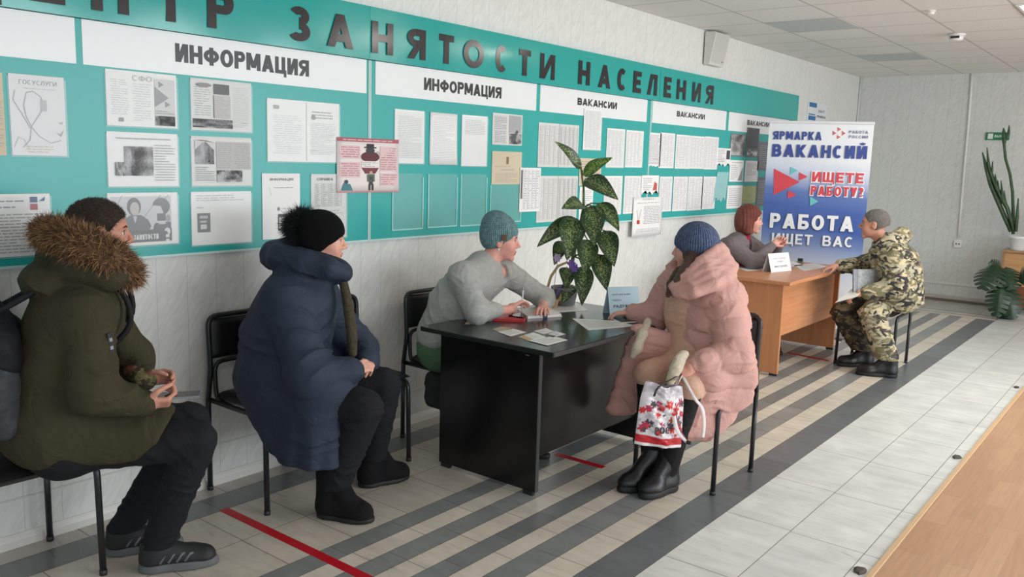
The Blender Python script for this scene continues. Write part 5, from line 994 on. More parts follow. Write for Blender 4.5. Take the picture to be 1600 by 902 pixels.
a.body(0.0045, (198, 142, 122), (168, 98, 92), dict(jaw=1.08, chin=1.05), (handR, handL), 0.98)
m_hairA = mat('cropped_brown_hair', (60, 48, 40), 0.75, var=0.4, vscale=60, bump=0.6, bscale=700)
f = INT(0.006, U(0.02, a.E((-0.016, 0, 0.036), (0.099, 0.077, 0.086), 0.006), a.E((-0.05, 0, -0.02), (0.06, 0.068, 0.07), 0.004)), plane(a.W(-0.02, 0, -0.035), -a.fr[2]*1.0-a.fr[0]*0.45)); f = SUB(0.008, f, a.E((0.115, 0, -0.012), (0.085, 0.14, 0.084)), a.E((0.004, 0.08, -0.012), (0.03, 0.02, 0.045)), a.E((0.004, -0.08, -0.012), (0.03, 0.02, 0.045)))
hA = a.grow('hair', f, [p['head']], 0.16, 0.004, m_hairA); P_, N_ = scatter_on(hA, 9000, 12); N_ = N_*0.55-a.fr[0]*0.1+a.fr[0]*0.55*np.clip(((P_-np.array(p['head'])) @ a.fr[2])[:, None]*8, 0, 1)-a.fr[2]*0.45*np.clip(0.8-((P_-np.array(p['head'])) @ a.fr[2])[:, None]*8, 0, 1); fur('hair_strands', P_, N_, mat('hair_strand', (60, 48, 40), 0.6, attr=True), hA, 0.009, 0.0013, 13, 0.22, 0.0, np.array([lin(50, 40, 34), lin(66, 52, 43), lin(84, 68, 56), lin(40, 32, 28)]))
m_olive = cloth_mat('olive_parka_cloth', (60, 56, 38), 0.85, 0.08, 7, folds=0.4, fscale=8)
F = nrm((0.45, 0.89, 0)); Lf = np.array([-F[1], F[0], 0])
fT = np.array([F, Lf, [0, 0, 1]], np.float32)
tor = U(0.07, ell((0.41, 1.36, 0.62), (0.20, 0.215, 0.20), fT), ell((0.41, 1.38, 0.82), (0.165, 0.20, 0.20), fT), ell((0.43, 1.42, 0.98), (0.15, 0.215, 0.17), fT), cap((0.45, 1.46, 1.06), (0.45, 1.47, 1.14), 0.12, 0.095), cap(p['shL'], p['shR'], 0.085, 0.09))
skirt = U(0.05, cap((0.34, 1.41, 0.585), (0.46, 1.65, 0.585), 0.115, 0.10), cap((0.50, 1.33, 0.58), (0.68, 1.60, 0.575), 0.125, 0.108))
skirt = INT(0.02, skirt, plane((0.655, 1.66, 0.64), (0.45, 0.85, -0.75)))
body = DISP(U(0.06, tor, skirt), lambda P: wrinkle(0.006, 30, (0.5, -0.3, 1), 4, 3)(P)*np.clip((1.05-P[:, 2])/0.25, 0.3, 1))
slR = DISP(chain([p['shR'], p['elR'], p['wrR']], [0.088, 0.078, 0.05], 0.04), wrinkle(0.006, 42, (-0.1, -0.35, 1), 8, 3)); slL = DISP(chain([p['shL'], p['elL'], p['wrL']], [0.085, 0.075, 0.05], 0.04), wrinkle(0.005, 42, (0.1, -0.3, 1), 9, 3))
par = INT(0.012, SUB(0.004, U(0.018, body, slR, slL), lambda P: np.abs((P-A_(0.68, 1.37, 0.0)) @ A_(-0.9, 0.45, 0)+0.2)-0.0005+100*(P[:, 2] > 2)), lambda P: 0.49-P[:, 2])
hood = DISP(U(0.04, ell((0.375, 1.37, 1.135), (0.10, 0.17, 0.075), fT), chain([at_depth(92, 400, 3.2), at_depth(130, 420, 3.0), at_depth(175, 432, 2.98)], [0.075, 0.07, 0.055])), wrinkle(0.006, 40, (0.4, 0.2, 1), 3, 3))
a.grow('parka', U(0.015, par, hood), [p[k] for k in ('shL', 'shR', 'elL', 'elR', 'wrR', 'pelvis', 'knR')]+[(0.2, 1.2, 0.5)], 0.17, 0.0065, m_olive)
m_fur = mat('raccoon_fur', (140, 104, 70), 0.85, attr=True)
ring = [at_depth(200, 428, 3.06), at_depth(172, 402, 2.97), at_depth(135, 385, 2.96), at_depth(100, 371, 3.03), at_depth(76, 364, 3.14), at_depth(84, 372, 3.26), at_depth(130, 388, 3.36), at_depth(178, 412, 3.33), at_depth(204, 428, 3.2)]
fc = grow('fur_collar', DISP(chain(ring, [0.042, 0.052, 0.054, 0.054, 0.048, 0.045, 0.045, 0.045, 0.04], 0.02), wrinkle(0.006, 60, (1, 0.5, 0.3), 5, 2)), *box_of(ring, 0.1), 0.007, mat('fur_underlayer', (112, 84, 58), 0.9, var=0.3, vscale=60), a.t)
FC = np.array([lin(150, 114, 78), lin(122, 90, 60), lin(92, 66, 44), lin(176, 138, 100), lin(70, 52, 38)])
P_, N_ = scatter_on(fc, 15000, 2); fur('fur_strands', P_, N_, m_fur, fc, 0.034, 0.0024, 3, 0.38, 0.1, FC)
a.trousers(m_black, (0.10, 0.076, 0.059), 0.10, seed=2, amp=0.005)
m_snk = mat('black_trainer', (28, 29, 31), 0.6, bump=0.2, bscale=300); m_stripe = mat('grey_trainer_stripe', (104, 108, 110), 0.6)
for q in 'LR':
    sh = a.shoe('shoe', q, m_snk, m_sole, 0.285, 0.125, 0.044, sole=0.034)
    an = np.array(p['an'+q]); d = np.array([*nrm(p['toe'+q]), 0.0]); l = np.array([-d[1], d[0], 0]); b0 = np.array([an[0], an[1], 0])-d*0.06
    for sd in (1, -1):
        for i in range(4):
            k = MB(); k.tube([b0+d*(0.075+0.03*i)+l*sd*0.046+[0, 0, 0.045], b0+d*(0.095+0.03*i)+l*sd*0.040+[0, 0, 0.072], b0+d*(0.115+0.03*i)+l*sd*0.026+[0, 0, 0.094-0.009*i]], 0.0052, 6); k.build('stripe', m_stripe, sh, True)
    for i in range(4):
        k = MB(); x = 0.115+0.024*i; zz = 0.112-0.012*i; k.tube([b0+d*x-l*0.026+[0, 0, zz-0.012], b0+d*(x+0.004)+[0, 0, zz+0.004], b0+d*x+l*0.026+[0, 0, zz-0.012]], 0.0028, 6); k.build('lace', m_dark, sh, True)
k = MB(); pb = at_depth(184, 518, 2.86); q0 = np.array([0.70, 1.43, 0.93])
# sleeve badge
c0 = np.array(p['shR'])*0.6+np.array(p['elR'])*0.4; nn = nrm((0.8, 0.35, 0.1)); tt = nrm(np.cross((0, 0, 1), nn)); uu = np.cross(nn, tt)
k = MB(); k.prism([(-0.012, -0.035), (0.012, -0.035), (0.012, 0.035), (-0.012, 0.035)], (c0+nn*0.082, tt, uu, nn), 0.005); sb = k.build('sleeve_badge', m_dark, a.t); k = MB()
for z_ in (-0.016, 0.012): k.prism([(-0.007, z_-0.006), (0.007, z_-0.006), (0.007, z_+0.006), (-0.007, z_+0.006)], (c0+nn*0.0872, tt, uu, nn), 0.0006, lin(150, 152, 156))
k.build('badge_print', m_print, sb)
# backpack on his back: a thing of its own
m_bp = cloth_mat('charcoal_backpack_cloth', (62, 66, 70), 0.85, 0.25, 30); m_bpd = cloth_mat('black_backpack_cloth', (24, 25, 30), 0.7)
bc_ = np.array([0.46, 1.38, 0.0])-F*0.27
t = empty('backpack', (bc_[0], bc_[1], 0.62), 'black and charcoal backpack worn on the back of the man in olive', 'backpack')
bk = np.array([bc_[0], bc_[1], 0.84]); fB = np.array([F, Lf, [0, 0, 1]], np.float32)
main = U(0.05, ell(bk+[0, 0, 0.02], (0.125, 0.17, 0.25), fB), rbox(bk+F*0.03+[0, 0, -0.04], (0.10, 0.165, 0.20), 0.06, fB)); main = DISP(main, wrinkle(0.006, 30, (0.3, 0.3, 1), 12, 3))
grow('main_compartment', main, *box_of([bk], 0.30), 0.008, m_bp, t)
top = INT(0.01, OFF(main, 0.006), plane(bk+[0, 0, 0.07], -F*0.55-np.array([0, 0, 1.0]))); grow('top_flap', top, *box_of([bk], 0.32), 0.008, m_bpd, t)
pk = DISP(ell(bk-F*0.075+[0, 0, -0.09], (0.06, 0.11, 0.11), fB), wrinkle(0.004, 30, (0, 0, 1), 3, 3)); grow('front_pocket', pk, *box_of([bk-F*0.07], 0.2), 0.008, m_bp, t)
for s_ in (-1, 1):
    S0 = np.array(p['shR'] if s_ < 0 else p['shL']); pts = [bk+F*0.06+Lf*s_*0.08+[0, 0, 0.2], S0*0.62+np.array(p['neck'])*0.38-F*0.075+[0, 0, 0.085], S0*0.68+np.array(p['neck'])*0.32+F*0.02+[0, 0, 0.100], S0*0.72+np.array(p['neck'])*0.28+F*0.115+[0, 0, 0.035], S0*0.74+np.array(p['neck'])*0.26+F*0.135-[0, 0, 0.08], S0*0.72+np.array(p['neck'])*0.28+F*0.06-[0, 0, 0.17]]
    Q = [np.array(q_, float) for q_ in pts]; sm = []
    for i in range(len(Q)-1):
        for j in range(4): s = j/4; q0_ = Q[max(i-1, 0)]; q3 = Q[min(i+2, len(Q)-1)]; sm.append(0.5*((2*Q[i])+(-q0_+Q[i+1])*s+(2*q0_-5*Q[i]+4*Q[i+1]-q3)*s*s+(-q0_+3*Q[i]-3*Q[i+1]+q3)*s**3))
    sm.append(Q[-1]); k = MB(); k.tube(sm, 0.0105, 8); k.build('shoulder_strap', m_bpd, t, True)
k = MB(); k.tube([bk+F*0.03+Lf*0.03+[0, 0, 0.235], bk+F*0.02+Lf*0.02+[0, 0, 0.28], bk+F*0.02-Lf*0.02+[0, 0, 0.28], bk+F*0.03-Lf*0.03+[0, 0, 0.235]], 0.007, 8); k.build('grab_handle', m_bpd, t, True)
# what he holds
hp = np.array([0.755, 1.50, 0.722])+nrm((0.45, 0.88, -0.02))*0.12
t = empty('smartphone', tuple(hp), 'smartphone held flat in the right hand of the man in olive', 'phone'); k = MB(); d = nrm((0.62, 0.78, 0.02)); l = nrm(np.cross((0, 0, 1), d)); u_ = np.cross(d, l); o_ = hp+u_*0.016+l*0.01
k.prism([(-0.07, -0.036), (0.075, -0.036), (0.075, 0.036), (-0.07, 0.036)], (o_, d, l, u_), 0.008); k.build('body', mat('grey_phone_back', (126, 130, 134), 0.3, 0.4), t); k = MB(); k.prism([(-0.065, -0.033), (0.07, -0.033), (0.07, 0.033), (-0.065, 0.033)], (o_+u_*0.008, d, l, u_), 0.0008); k.build('screen', m_screen, t)
cpos = at_depth(217, 588, 3.27); m_camocap = camo_material('green_camouflage_cloth', [((96, 92, 58), 0, 1), ((62, 60, 38), 0.52, 1), ((128, 112, 74), 0.6, 1.3), ((50, 34, 28), 0.62, 0.9)], 45)
t = empty('camouflage_cap', tuple(cpos-[0, 0, 0.04]), 'crumpled camouflage cap in the left hand of the man in olive', 'cap'); grow('crown', DISP(U(0.02, ell(cpos, (0.05, 0.042, 0.036)), ell(cpos+[0.02, 0.03, -0.012], (0.035, 0.03, 0.03))), wrinkle(0.005, 70, (1, 0, 1), 4, 2)), *box_of([cpos], 0.1), 0.005, m_camocap, t)
grow('lining', DISP(ell(cpos+AU*0.018-AR*0.03, (0.033, 0.026, 0.02), np.array([AR, AU, AF], np.float32)), wrinkle(0.003, 80, (1, 0, 1), 4, 2)), *box_of([cpos+AU*0.02-AR*0.03], 0.06), 0.005, mat('rust_lining', (92, 48, 36), 0.8), t)
# ---------------------------------------------------------------- woman in the navy coat
b = Person('woman in a long navy hooded coat and a black hat with a fur pom-pom', (0.38, 2.37)); p = b.p
p.update(head=at_depth(505, 376, 3.9), face=(0.66, 0.75, -0.08), neck=(0.46, 2.45, 1.07), chest=(0.42, 2.41, 0.88), pelvis=(0.38, 2.37, 0.56), shL=(0.34, 2.58, 0.97), shR=(0.50, 2.31, 0.975), elL=(0.50, 2.72, 0.68), elR=(0.69, 2.28, 0.66), wrL=(0.68, 2.62, 0.68), wrR=(0.775, 2.45, 0.675),
         hipL=(0.31, 2.42, 0.54), hipR=(0.45, 2.32, 0.54), knL=(0.66, 2.74, 0.53), knR=(0.85, 2.45, 0.52), anL=(0.56, 2.76, 0.10), anR=(0.705, 2.385, 0.10), toeL=(0.3, 0.95), toeR=(0.92, 0.39))
hR = hand_sdf((0.775, 2.45, 0.675), (0.0, 0.97, 0.12), (-0.6, 0.1, -0.7), 1, 0.5, 0.08, 0.9); hL = hand_sdf((0.68, 2.62, 0.68), (0.75, -0.62, 0.0), (-0.3, -0.3, -0.9), -1, 0.5, 0.08, 0.9)
b.body(0.0045, (222, 168, 148), (186, 106, 100), dict(jaw=1.1, chin=0.95, noears=1), (hR, hL), 0.95, neck_r=0.06)
m_blackknit = mat('black_knit', (16, 16, 18), 0.95, var=0.3, vscale=90, bump=0.6, bscale=420, sheen=0.0, spec=0.15)
hat = SUB(0.01, U(0.02, b.E((-0.018, 0, 0.046), (0.104, 0.084, 0.09), 0.012), b.E((-0.045, 0, 0.0), (0.07, 0.083, 0.07), 0.008)), b.E((0.125, 0, -0.06), (0.095, 0.15, 0.098)), b.E((0.04, 0, -0.16), (0.14, 0.2, 0.10)))
b.grow('knit_hat', hat, [b.W(0, 0, 0.03)], 0.19, 0.005, m_blackknit)
pc = at_depth(473, 355, 3.92); pm = b.grow('pom_pom', ell(pc, (0.066, 0.066, 0.066)), [pc], 0.12, 0.008, m_blackknit); P_, N_ = scatter_on(pm, 6000, 4)
fur('pom_fur', P_, N_, mat('black_fur', (20, 20, 23), 0.8, attr=True), pm, 0.045, 0.0022, 5, 0.3, 0.15, np.array([lin(18, 18, 20), lin(26, 26, 30), lin(38, 38, 42)]))
m_navyc = cloth_mat('navy_coat_cloth', (45, 54, 70), 0.72, 0.06, 6, 0.1, folds=0.28, fscale=7)
F = nrm((0.60, 0.80, 0)); Lf = np.array([-F[1], F[0], 0]); fT = np.array([F, Lf, [0, 0, 1]], np.float32)
tor = U(0.08, ell((0.385, 2.365, 0.60), (0.215, 0.235, 0.18), fT), ell((0.40, 2.385, 0.78), (0.205, 0.225, 0.2), fT), ell((0.43, 2.42, 0.93), (0.175, 0.22, 0.14), fT), cap(p['shL'], p['shR'], 0.10, 0.105), cap((0.45, 2.44, 1.0), (0.46, 2.45, 1.07), 0.13, 0.105))
def drape(a_, b_, r):
    a_, b_ = A_(*a_), A_(*b_); e_ = b_-a_; l2 = float(e_ @ e_)
    def f(P): q = P[:, :2]-a_; t_ = np.clip(q @ e_/l2, 0, 1); return np.sqrt(((q-t_[:, None]*e_)**2).sum(1))-r-0.02*np.clip(0.55-P[:, 2], 0, 0.3)
    return f
pan = INT(0.03, drape((0.44, 2.31), (0.675, 2.345), 0.125), lambda P: P[:, 2]-0.63, plane((0.555, 2.20, 0.27), (-0.5, -0.55, -0.67)))
pan = DISP(pan, lambda P: 0.006*np.sin((P @ A_(0.62, 0.78, 0.12))*62+1.5*np.sin(P[:, 2]*9))*np.clip((0.55-P[:, 2])/0.25, 0, 1))
pan2 = rbox((0.42, 2.52, 0.455), (0.2, 0.05, 0.17), 0.05, fT)
lap = U(0.05, cap((0.46, 2.31, 0.58), (0.72, 2.39, 0.585), 0.115, 0.102), cap((0.32, 2.44, 0.58), (0.50, 2.62, 0.58), 0.12, 0.10))
coat = U(0.09, tor, U(0.06, lap, pan, pan2)); coat = DISP(coat, lambda P: wrinkle(0.007, 27, (0.45, -0.45, 0.8), 21, 3)(P)*np.clip((1.1-P[:, 2])/0.2, 0.3, 1))
slR = DISP(chain([p['shR'], p['elR'], np.array(p['wrR'])+(np.array(p['elR'])-p['wrR'])*0.12], [0.108, 0.098, 0.07], 0.05), wrinkle(0.008, 36, (-0.3, 0.1, 1), 23, 3)); slL = DISP(chain([p['shL'], p['elL'], p['wrL']], [0.105, 0.095, 0.062], 0.05), wrinkle(0.006, 36, (-0.3, 0.1, 1), 24, 3))
seam = lambda P: np.abs(P[:, 2]-0.425+0.01*np.sin(P[:, 0]*9))
coat = INT(0.01, U(0.014, coat, slR, slL), lambda P: 0.262-P[:, 2])
hood = U(0.03, chain([at_depth(540, 428, 3.79), at_depth(515, 420, 3.74), at_depth(475, 412, 3.76), at_depth(440, 403, 3.84), at_depth(428, 398, 3.95), at_depth(450, 402, 4.06), at_depth(500, 412, 4.12), at_depth(540, 424, 3.98)], [0.035, 0.046, 0.056, 0.062, 0.06, 0.058, 0.055, 0.036], 0.02), cap(at_depth(432, 398, 3.93), at_depth(466, 384, 3.95), 0.06, 0.055), cap(at_depth(470, 415, 3.85), at_depth(528, 425, 3.86), 0.085, 0.06))
hood = DISP(hood, wrinkle(0.006, 40, (0.3, 0.3, 1), 30, 3))
groove = lambda P: np.minimum(np.abs((P-A_(*p['shR'])) @ nrm((0.75, 0.35, 0.0)).astype(np.float32)-0.10)+0.5*(P[:, 2] < 0.72), 9)
b.grow('coat', SUB(0.005, U(0.03, coat, hood), cap((0.60, 2.17, 0.47), (0.74, 2.29, 0.47), 0.0, 0.0)), [p[k] for k in ('shL', 'shR', 'elL', 'elR', 'wrR', 'pelvis', 'knR', 'neck')]+[(0.5, 2.2, 0.28)], 0.24, 0.006, m_navyc)
m_lin = cloth_mat('brown_fur_lining', (74, 68, 52), 0.95, 0.3, 80, 0.5)
pts = [at_depth(536, 440, 3.86), at_depth(541, 462, 3.85), at_depth(546, 492, 3.84), at_depth(550, 525, 3.85), at_depth(551, 552, 3.86)]
b.grow('coat_lining_edge', chain(pts, [0.02, 0.022, 0.024, 0.024, 0.02]), pts, 0.06, 0.006, m_lin, 'brown fur lining along the open front')
b.trousers(m_black, (0.115, 0.088, 0.066), 0.14, seed=5)
m_suede = cloth_mat('black_suede', (17, 17, 19), 0.95, 0.15, 60, 0.3)
for q in 'LR': b.shoe('boot', q, m_suede, m_bsole, 0.265, 0.26, 0.052, sole=0.022)
# ---------------------------------------------------------------- woman in grey with the teal hat
c = Person('woman in a grey jumper and ribbed teal hat, leaning on the black desk', (0.40, 3.52)); p = c.p
p.update(head=at_depth(783, 376, 4.74), face=(0.80, 0.60, -0.10), neck=(0.56, 3.60, 1.02), chest=(0.49, 3.56, 0.84), pelvis=(0.40, 3.51, 0.57), shL=(0.56, 3.78, 0.97), shR=(0.55, 3.42, 0.985), elL=(0.68, 3.99, 0.815), elR=(0.70, 3.37, 0.812), wrL=(0.80, 3.82, 0.795), wrR=(0.715, 3.62, 0.797),
         hipL=(0.40, 3.62, 0.56), hipR=(0.40, 3.42, 0.56), knL=(0.82, 3.63, 0.53), knR=(0.82, 3.42, 0.53), anL=(0.80, 3.64, 0.09), anR=(0.80, 3.40, 0.09), toeL=(1, 0.1), toeR=(1, -0.05))
hR = hand_sdf((0.715, 3.62, 0.797), (0.05, 0.93, 0.32), (0.5, 0.25, -0.75), 1, 0.42, 0.14, 0.92); hL = hand_sdf((0.80, 3.82, 0.795), (0.55, -0.75, 0.1), (0, 0, -1), -1, 0.3, 0.12, 0.9)
c.body(0.0045, (226, 166, 150), (196, 104, 104), dict(jaw=1.06, chin=0.95), (hR, hL), 0.95, neck_r=0.058)
hc = np.array(p['head']); hw = c.W(-0.02, 0, 0.05)-np.array(c.t.location)
m_tealhat = knit_material('teal_rib_knit', (122, 156, 158), tuple(hw), 26, (92, 126, 130))
hat = SUB(0.008, U(0.03, c.E((-0.02, 0, 0.052), (0.102, 0.083, 0.092), 0.010), c.E((-0.045, 0, 0.105), (0.07, 0.066, 0.062), 0.004), c.E((-0.05, 0, 0.0), (0.062, 0.08, 0.06), 0.008)), c.E((0.118, 0, -0.055), (0.11, 0.16, 0.092)), c.E((0.02, 0, -0.135), (0.17, 0.2, 0.098)))
kh = c.grow('knit_hat', hat, [c.W(0, 0, 0.05)], 0.2, 0.0045, m_tealhat); k = MB(); w0 = c.W(0.018, -0.0925, 0.028); k.prism([(-0.012, -0.016), (0.012, -0.016), (0.012, 0.016), (-0.012, 0.016)], (w0, c.fr[0], c.fr[2], -c.fr[1]), 0.006); k.build('leather_tag', mat('brown_leather_tag', (112, 72, 54), 0.6), kh)
k = MB(); e_ = c.W(-0.004, -0.092, -0.045); k.tube([e_+[0, 0, 0.008], e_-[0, 0, 0.008]], 0.005, 8); k.build('earring', mat('pearl_earring', (226, 226, 224), 0.2), c.t, True)
m_grey = cloth_mat('grey_jumper', (174, 175, 171), 0.9, 0.08, 40, 0.25, 500)
F = nrm((0.92, 0.40, 0)); Lf = np.array([-F[1], F[0], 0]); fT = np.array([F, Lf, [0, 0, 1]], np.float32)
tor = U(0.07, ell((0.40, 3.49, 0.62), (0.185, 0.205, 0.16), fT), ell((0.43, 3.52, 0.78), (0.17, 0.195, 0.18), fT), ell((0.50, 3.57, 0.93), (0.15, 0.205, 0.12), fT), cap(p['shL'], p['shR'], 0.068, 0.072), cap((0.53, 3.585, 0.98), (0.545, 3.595, 1.035), 0.098, 0.074))
tor = DISP(tor, wrinkle(0.006, 30, (0.6, 0.2, 0.8), 41, 3)); slR = DISP(chain([p['shR'], p['elR'], np.array(p['elR'])*0.42+np.array(p['wrR'])*0.58], [0.078, 0.062, 0.043], 0.04), wrinkle(0.0055, 44, (0.3, 0, 1), 42, 3)); slL = DISP(chain([p['shL'], p['elL'], np.array(p['elL'])*0.45+np.array(p['wrL'])*0.55], [0.075, 0.06, 0.042], 0.04), wrinkle(0.005, 44, (0.3, 0, 1), 43, 3))
vneck = cap(c.W(0.02, 0, -0.16), c.W(0.085, 0, -0.24), 0.045, 0.02)
jm = SUB(0.012, U(0.02, tor, slR, slL), vneck); jm = INT(0.01, jm, lambda P: 0.50-P[:, 2])
c.grow('jumper', jm, [p[k] for k in ('shL', 'shR', 'elL', 'elR', 'pelvis', 'neck')], 0.2, 0.0055, m_grey)
pr = [c.W(0.1, -0.02+0.015*i, -0.33-0.022*(i % 3)) for i in range(4)]
c.trousers(cloth_mat('green_trousers', (92, 128, 96), 0.85), (0.125, 0.085, 0.06), 0.11, seed=8)
m_shoe = mat('black_shoe', (22, 22, 24), 0.4)
for q in 'LR': c.shoe('shoe', q, m_shoe, m_bsole, 0.25, 0.09, 0.042)
pp = np.array(p['wrR'])+nrm((0.05, 0.93, 0.32))*0.118; t = empty('pen', tuple(pp), 'white pen held upright by the woman in grey', 'pen'); d = nrm((0.08, -0.05, 1)); k = MB(); k.tube([pp-d*0.075, pp-d*0.062, pp+d*0.06], [0.001, 0.0045, 0.0045], 10); k.build('barrel', m_white, t, True); k = MB(); k.tube([pp+d*0.06, pp+d*0.072], [0.0045, 0.0035], 10); k.build('button', mat('pale_button', (180, 184, 190), 0.4), t, True)
# ---------------------------------------------------------------- woman in the pink coat
d_ = Person('woman in a long pink quilted coat and blue knit hat, seated at the black desk', (1.66, 4.02)); p = d_.p
p.update(head=at_depth(1083, 390, 4.45), face=(-0.93, -0.36, -0.08), neck=(1.62, 4.08, 1.05), chest=(1.62, 4.07, 0.88), pelvis=(1.68, 4.06, 0.57), shL=(1.76, 4.03, 0.965), shR=(1.45, 4.12, 0.965), elL=(1.90, 3.92, 0.69), elR=(1.34, 4.10, 0.775), wrL=(1.79, 3.72, 0.66), wrR=(1.235, 4.055, 0.80),
         hipL=(1.76, 4.02, 0.56), hipR=(1.60, 4.06, 0.56), knL=(1.775, 3.70, 0.545), knR=(1.52, 3.76, 0.555), anL=(1.69, 3.70, 0.10), anR=(1.60, 3.69, 0.10), toeL=(-0.25, -0.97), toeR=(-0.45, -0.9))
hL = hand_sdf((1.79, 3.72, 0.66), (-0.45, -0.55, -0.45), (-0.5, 0.3, -0.6), -1, 0.9, 0.05, 0.9); hR = hand_sdf((1.235, 4.055, 0.80), (-0.86, -0.35, -0.12), (0.1, 0.05, -1), -1, 0.35, 0.16, 0.9)
d_.body(0.0045, (224, 168, 150), (190, 100, 98), dict(jaw=0.98, chin=0.9, noears=1), (hL, hR), 0.94, neck_r=0.052)
hw = d_.W(-0.02, 0, 0.06)-np.array(d_.t.location); m_bluehat = knit_material('blue_knit', (90, 106, 138), tuple(hw), 24, (66, 82, 114))
cutA = d_.E((0.12, 0, -0.07), (0.10, 0.17, 0.098)); cutB = d_.E((0.02, 0, -0.15), (0.18, 0.22, 0.12))
hat = SUB(0.008, U(0.03, d_.E((-0.022, 0, 0.05), (0.104, 0.084, 0.094), 0.012), d_.E((-0.05, 0, 0.01), (0.068, 0.083, 0.065), 0.008)), cutA, cutB); kh = d_.grow('knit_hat', hat, [d_.W(0, 0, 0.05)], 0.2, 0.0045, m_bluehat)
cuff = SUB(0.006, U(0.03, d_.E((-0.022, 0, 0.04), (0.104, 0.084, 0.092), 0.019), d_.E((-0.05, 0, 0.0), (0.068, 0.083, 0.062), 0.016)), cutA, cutB); cuff = INT(0.008, cuff, plane(d_.W(0.09, 0, 0.085), d_.fr[2]*1.0+d_.fr[0]*0.28)); d_.grow('hat_cuff', cuff, [d_.W(0, 0, 0.03)], 0.2, 0.0045, m_bluehat)
m_bhair = mat('long_brown_hair', (86, 58, 46), 0.5, var=0.35, vscale=60, bump=0.6, bscale=220, stretch=(3, 3, 0.4))
hb = U(0.025, SUB(0.01, d_.E((-0.012, 0, 0.0), (0.096, 0.08, 0.10), 0.006), d_.E((0.10, 0, -0.02), (0.082, 0.072, 0.13))), chain([d_.W(0.0, 0.075, -0.03), d_.W(0.0, 0.085, -0.10), d_.W(0.022, 0.088, -0.17), d_.W(0.055, 0.085, -0.24), d_.W(0.075, 0.075, -0.32)], [0.028, 0.036, 0.036, 0.03, 0.012]), chain([d_.W(0.0, -0.075, -0.03), d_.W(0.02, -0.08, -0.12), d_.W(0.05, -0.07, -0.2)], [0.026, 0.034, 0.02]))
hb = U(0.02, hb, chain([at_depth(1084, 402, 4.38), at_depth(1074, 425, 4.30), at_depth(1062, 444, 4.27), at_depth(1053, 460, 4.28)], [0.036, 0.044, 0.04, 0.016]), chain([at_depth(1062, 425, 4.42), at_depth(1050, 445, 4.40), at_depth(1044, 462, 4.38)], [0.03, 0.03, 0.012])); d_.grow('hair', DISP(hb, lambda P: 0.0015*np.sin(P[:, 0]*260+P[:, 1]*240+P[:, 2]*25)), [d_.W(0, 0, -0.1)], 0.28, 0.0055, m_bhair)
m_pink = cloth_mat('pink_quilted_cloth', (202, 157, 148), 0.7, 0.04, 6, 0.1, folds=0.3, fscale=9)
F = nrm((-0.62, -0.78, 0)); Lf = np.array([-F[1], F[0], 0]); fT = np.array([F, Lf, [0, 0, 1]], np.float32)
def quilt(pitch, amp, z0=0.0, ax=(0, 0, 1)):
    ax = nrm(ax).astype(np.float32)
    return lambda P: amp*((np.abs(np.sin(math.pi*(P @ ax-z0+0.006*np.sin(P[:, 0]*23)+0.006*np.sin(P[:, 1]*27))/pitch))+0.002)**0.35-0.7)
tor = U(0.08, ell((1.70, 4.09, 0.62), (0.20, 0.245, 0.19), fT), ell((1.69, 4.09, 0.80), (0.18, 0.225, 0.19), fT), ell((1.65, 4.10, 0.94), (0.16, 0.21, 0.14), fT), cap(p['shL'], p['shR'], 0.095, 0.09), cap((1.63, 4.10, 1.0), (1.63, 4.11, 1.06), 0.12, 0.10))
sideL = rbox((1.835, 3.86, 0.475), (0.215, 0.06, 0.215), 0.05, fT); sideL = INT(0.05, sideL, plane((1.90, 3.93, 0.36), (0.5, 0.62, -0.75)))
sideR = rbox((1.46, 3.92, 0.50), (0.19, 0.04, 0.25), 0.035, frame((-0.75, -0.62, 0.25))); sideR = INT(0.03, sideR, plane((1.40, 3.82, 0.29), (0.35, 0.4, -0.8)))
lapL = U(0.04, cap((1.76, 4.02, 0.59), (1.83, 3.80, 0.58), 0.115, 0.085))
opening = U(0.03, chain([np.array(p['chest'])+F*0.17-Lf*0.03+[0, 0, 0.10], np.array(p['chest'])+F*0.20-Lf*0.03-[0, 0, 0.10], np.array(p['pelvis'])+F*0.24-Lf*0.04+[0, 0, 0.06], np.array(p['pelvis'])+F*0.42-Lf*0.05+[0, 0, -0.06]], [0.03, 0.05, 0.095, 0.165]))
coat = U(0.05, tor, U(0.05, sideL, lapL)); coat = DISP(coat, lambda P: quilt(0.125, 0.018, 0.03)(P)+wrinkle(0.006, 60, (0.5, -0.6, 0.6), 51, 3)(P)); coat = SUB(0.015, coat, opening)
sideR = DISP(sideR, lambda P: quilt(0.14, 0.010, 0.02)(P)+wrinkle(0.006, 40, (0.5, 0.3, 1), 55, 3)(P))
axL = np.array(p['elL'])-p['shL']; axR = np.array(p['wrL'])-p['elL']
slL = U(0.03, DISP(cap(p['shL'], p['elL'], 0.108, 0.092), quilt(0.105, 0.015, 0, axL)), DISP(cap(p['elL'], np.array(p['wrL'])*0.85+np.array(p['elL'])*0.15, 0.092, 0.062), quilt(0.10, 0.013, 0.03, axR))); slL = DISP(slL, wrinkle(0.005, 55, (0.3, -0.5, 1), 52, 3))
slR = DISP(chain([p['shR'], p['elR'], np.array(p['wrR'])*0.9+np.array(p['elR'])*0.1], [0.10, 0.082, 0.055], 0.04), wrinkle(0.006, 48, (0.6, 0, 1), 53, 3))
col_pts = [at_depth(1058, 455, 4.27), at_depth(1080, 448, 4.22), at_depth(1106, 434, 4.23), at_depth(1128, 414, 4.33), at_depth(1136, 406, 4.48), at_depth(1112, 410, 4.63), at_depth(1060, 416, 4.68), at_depth(1036, 445, 4.64)]
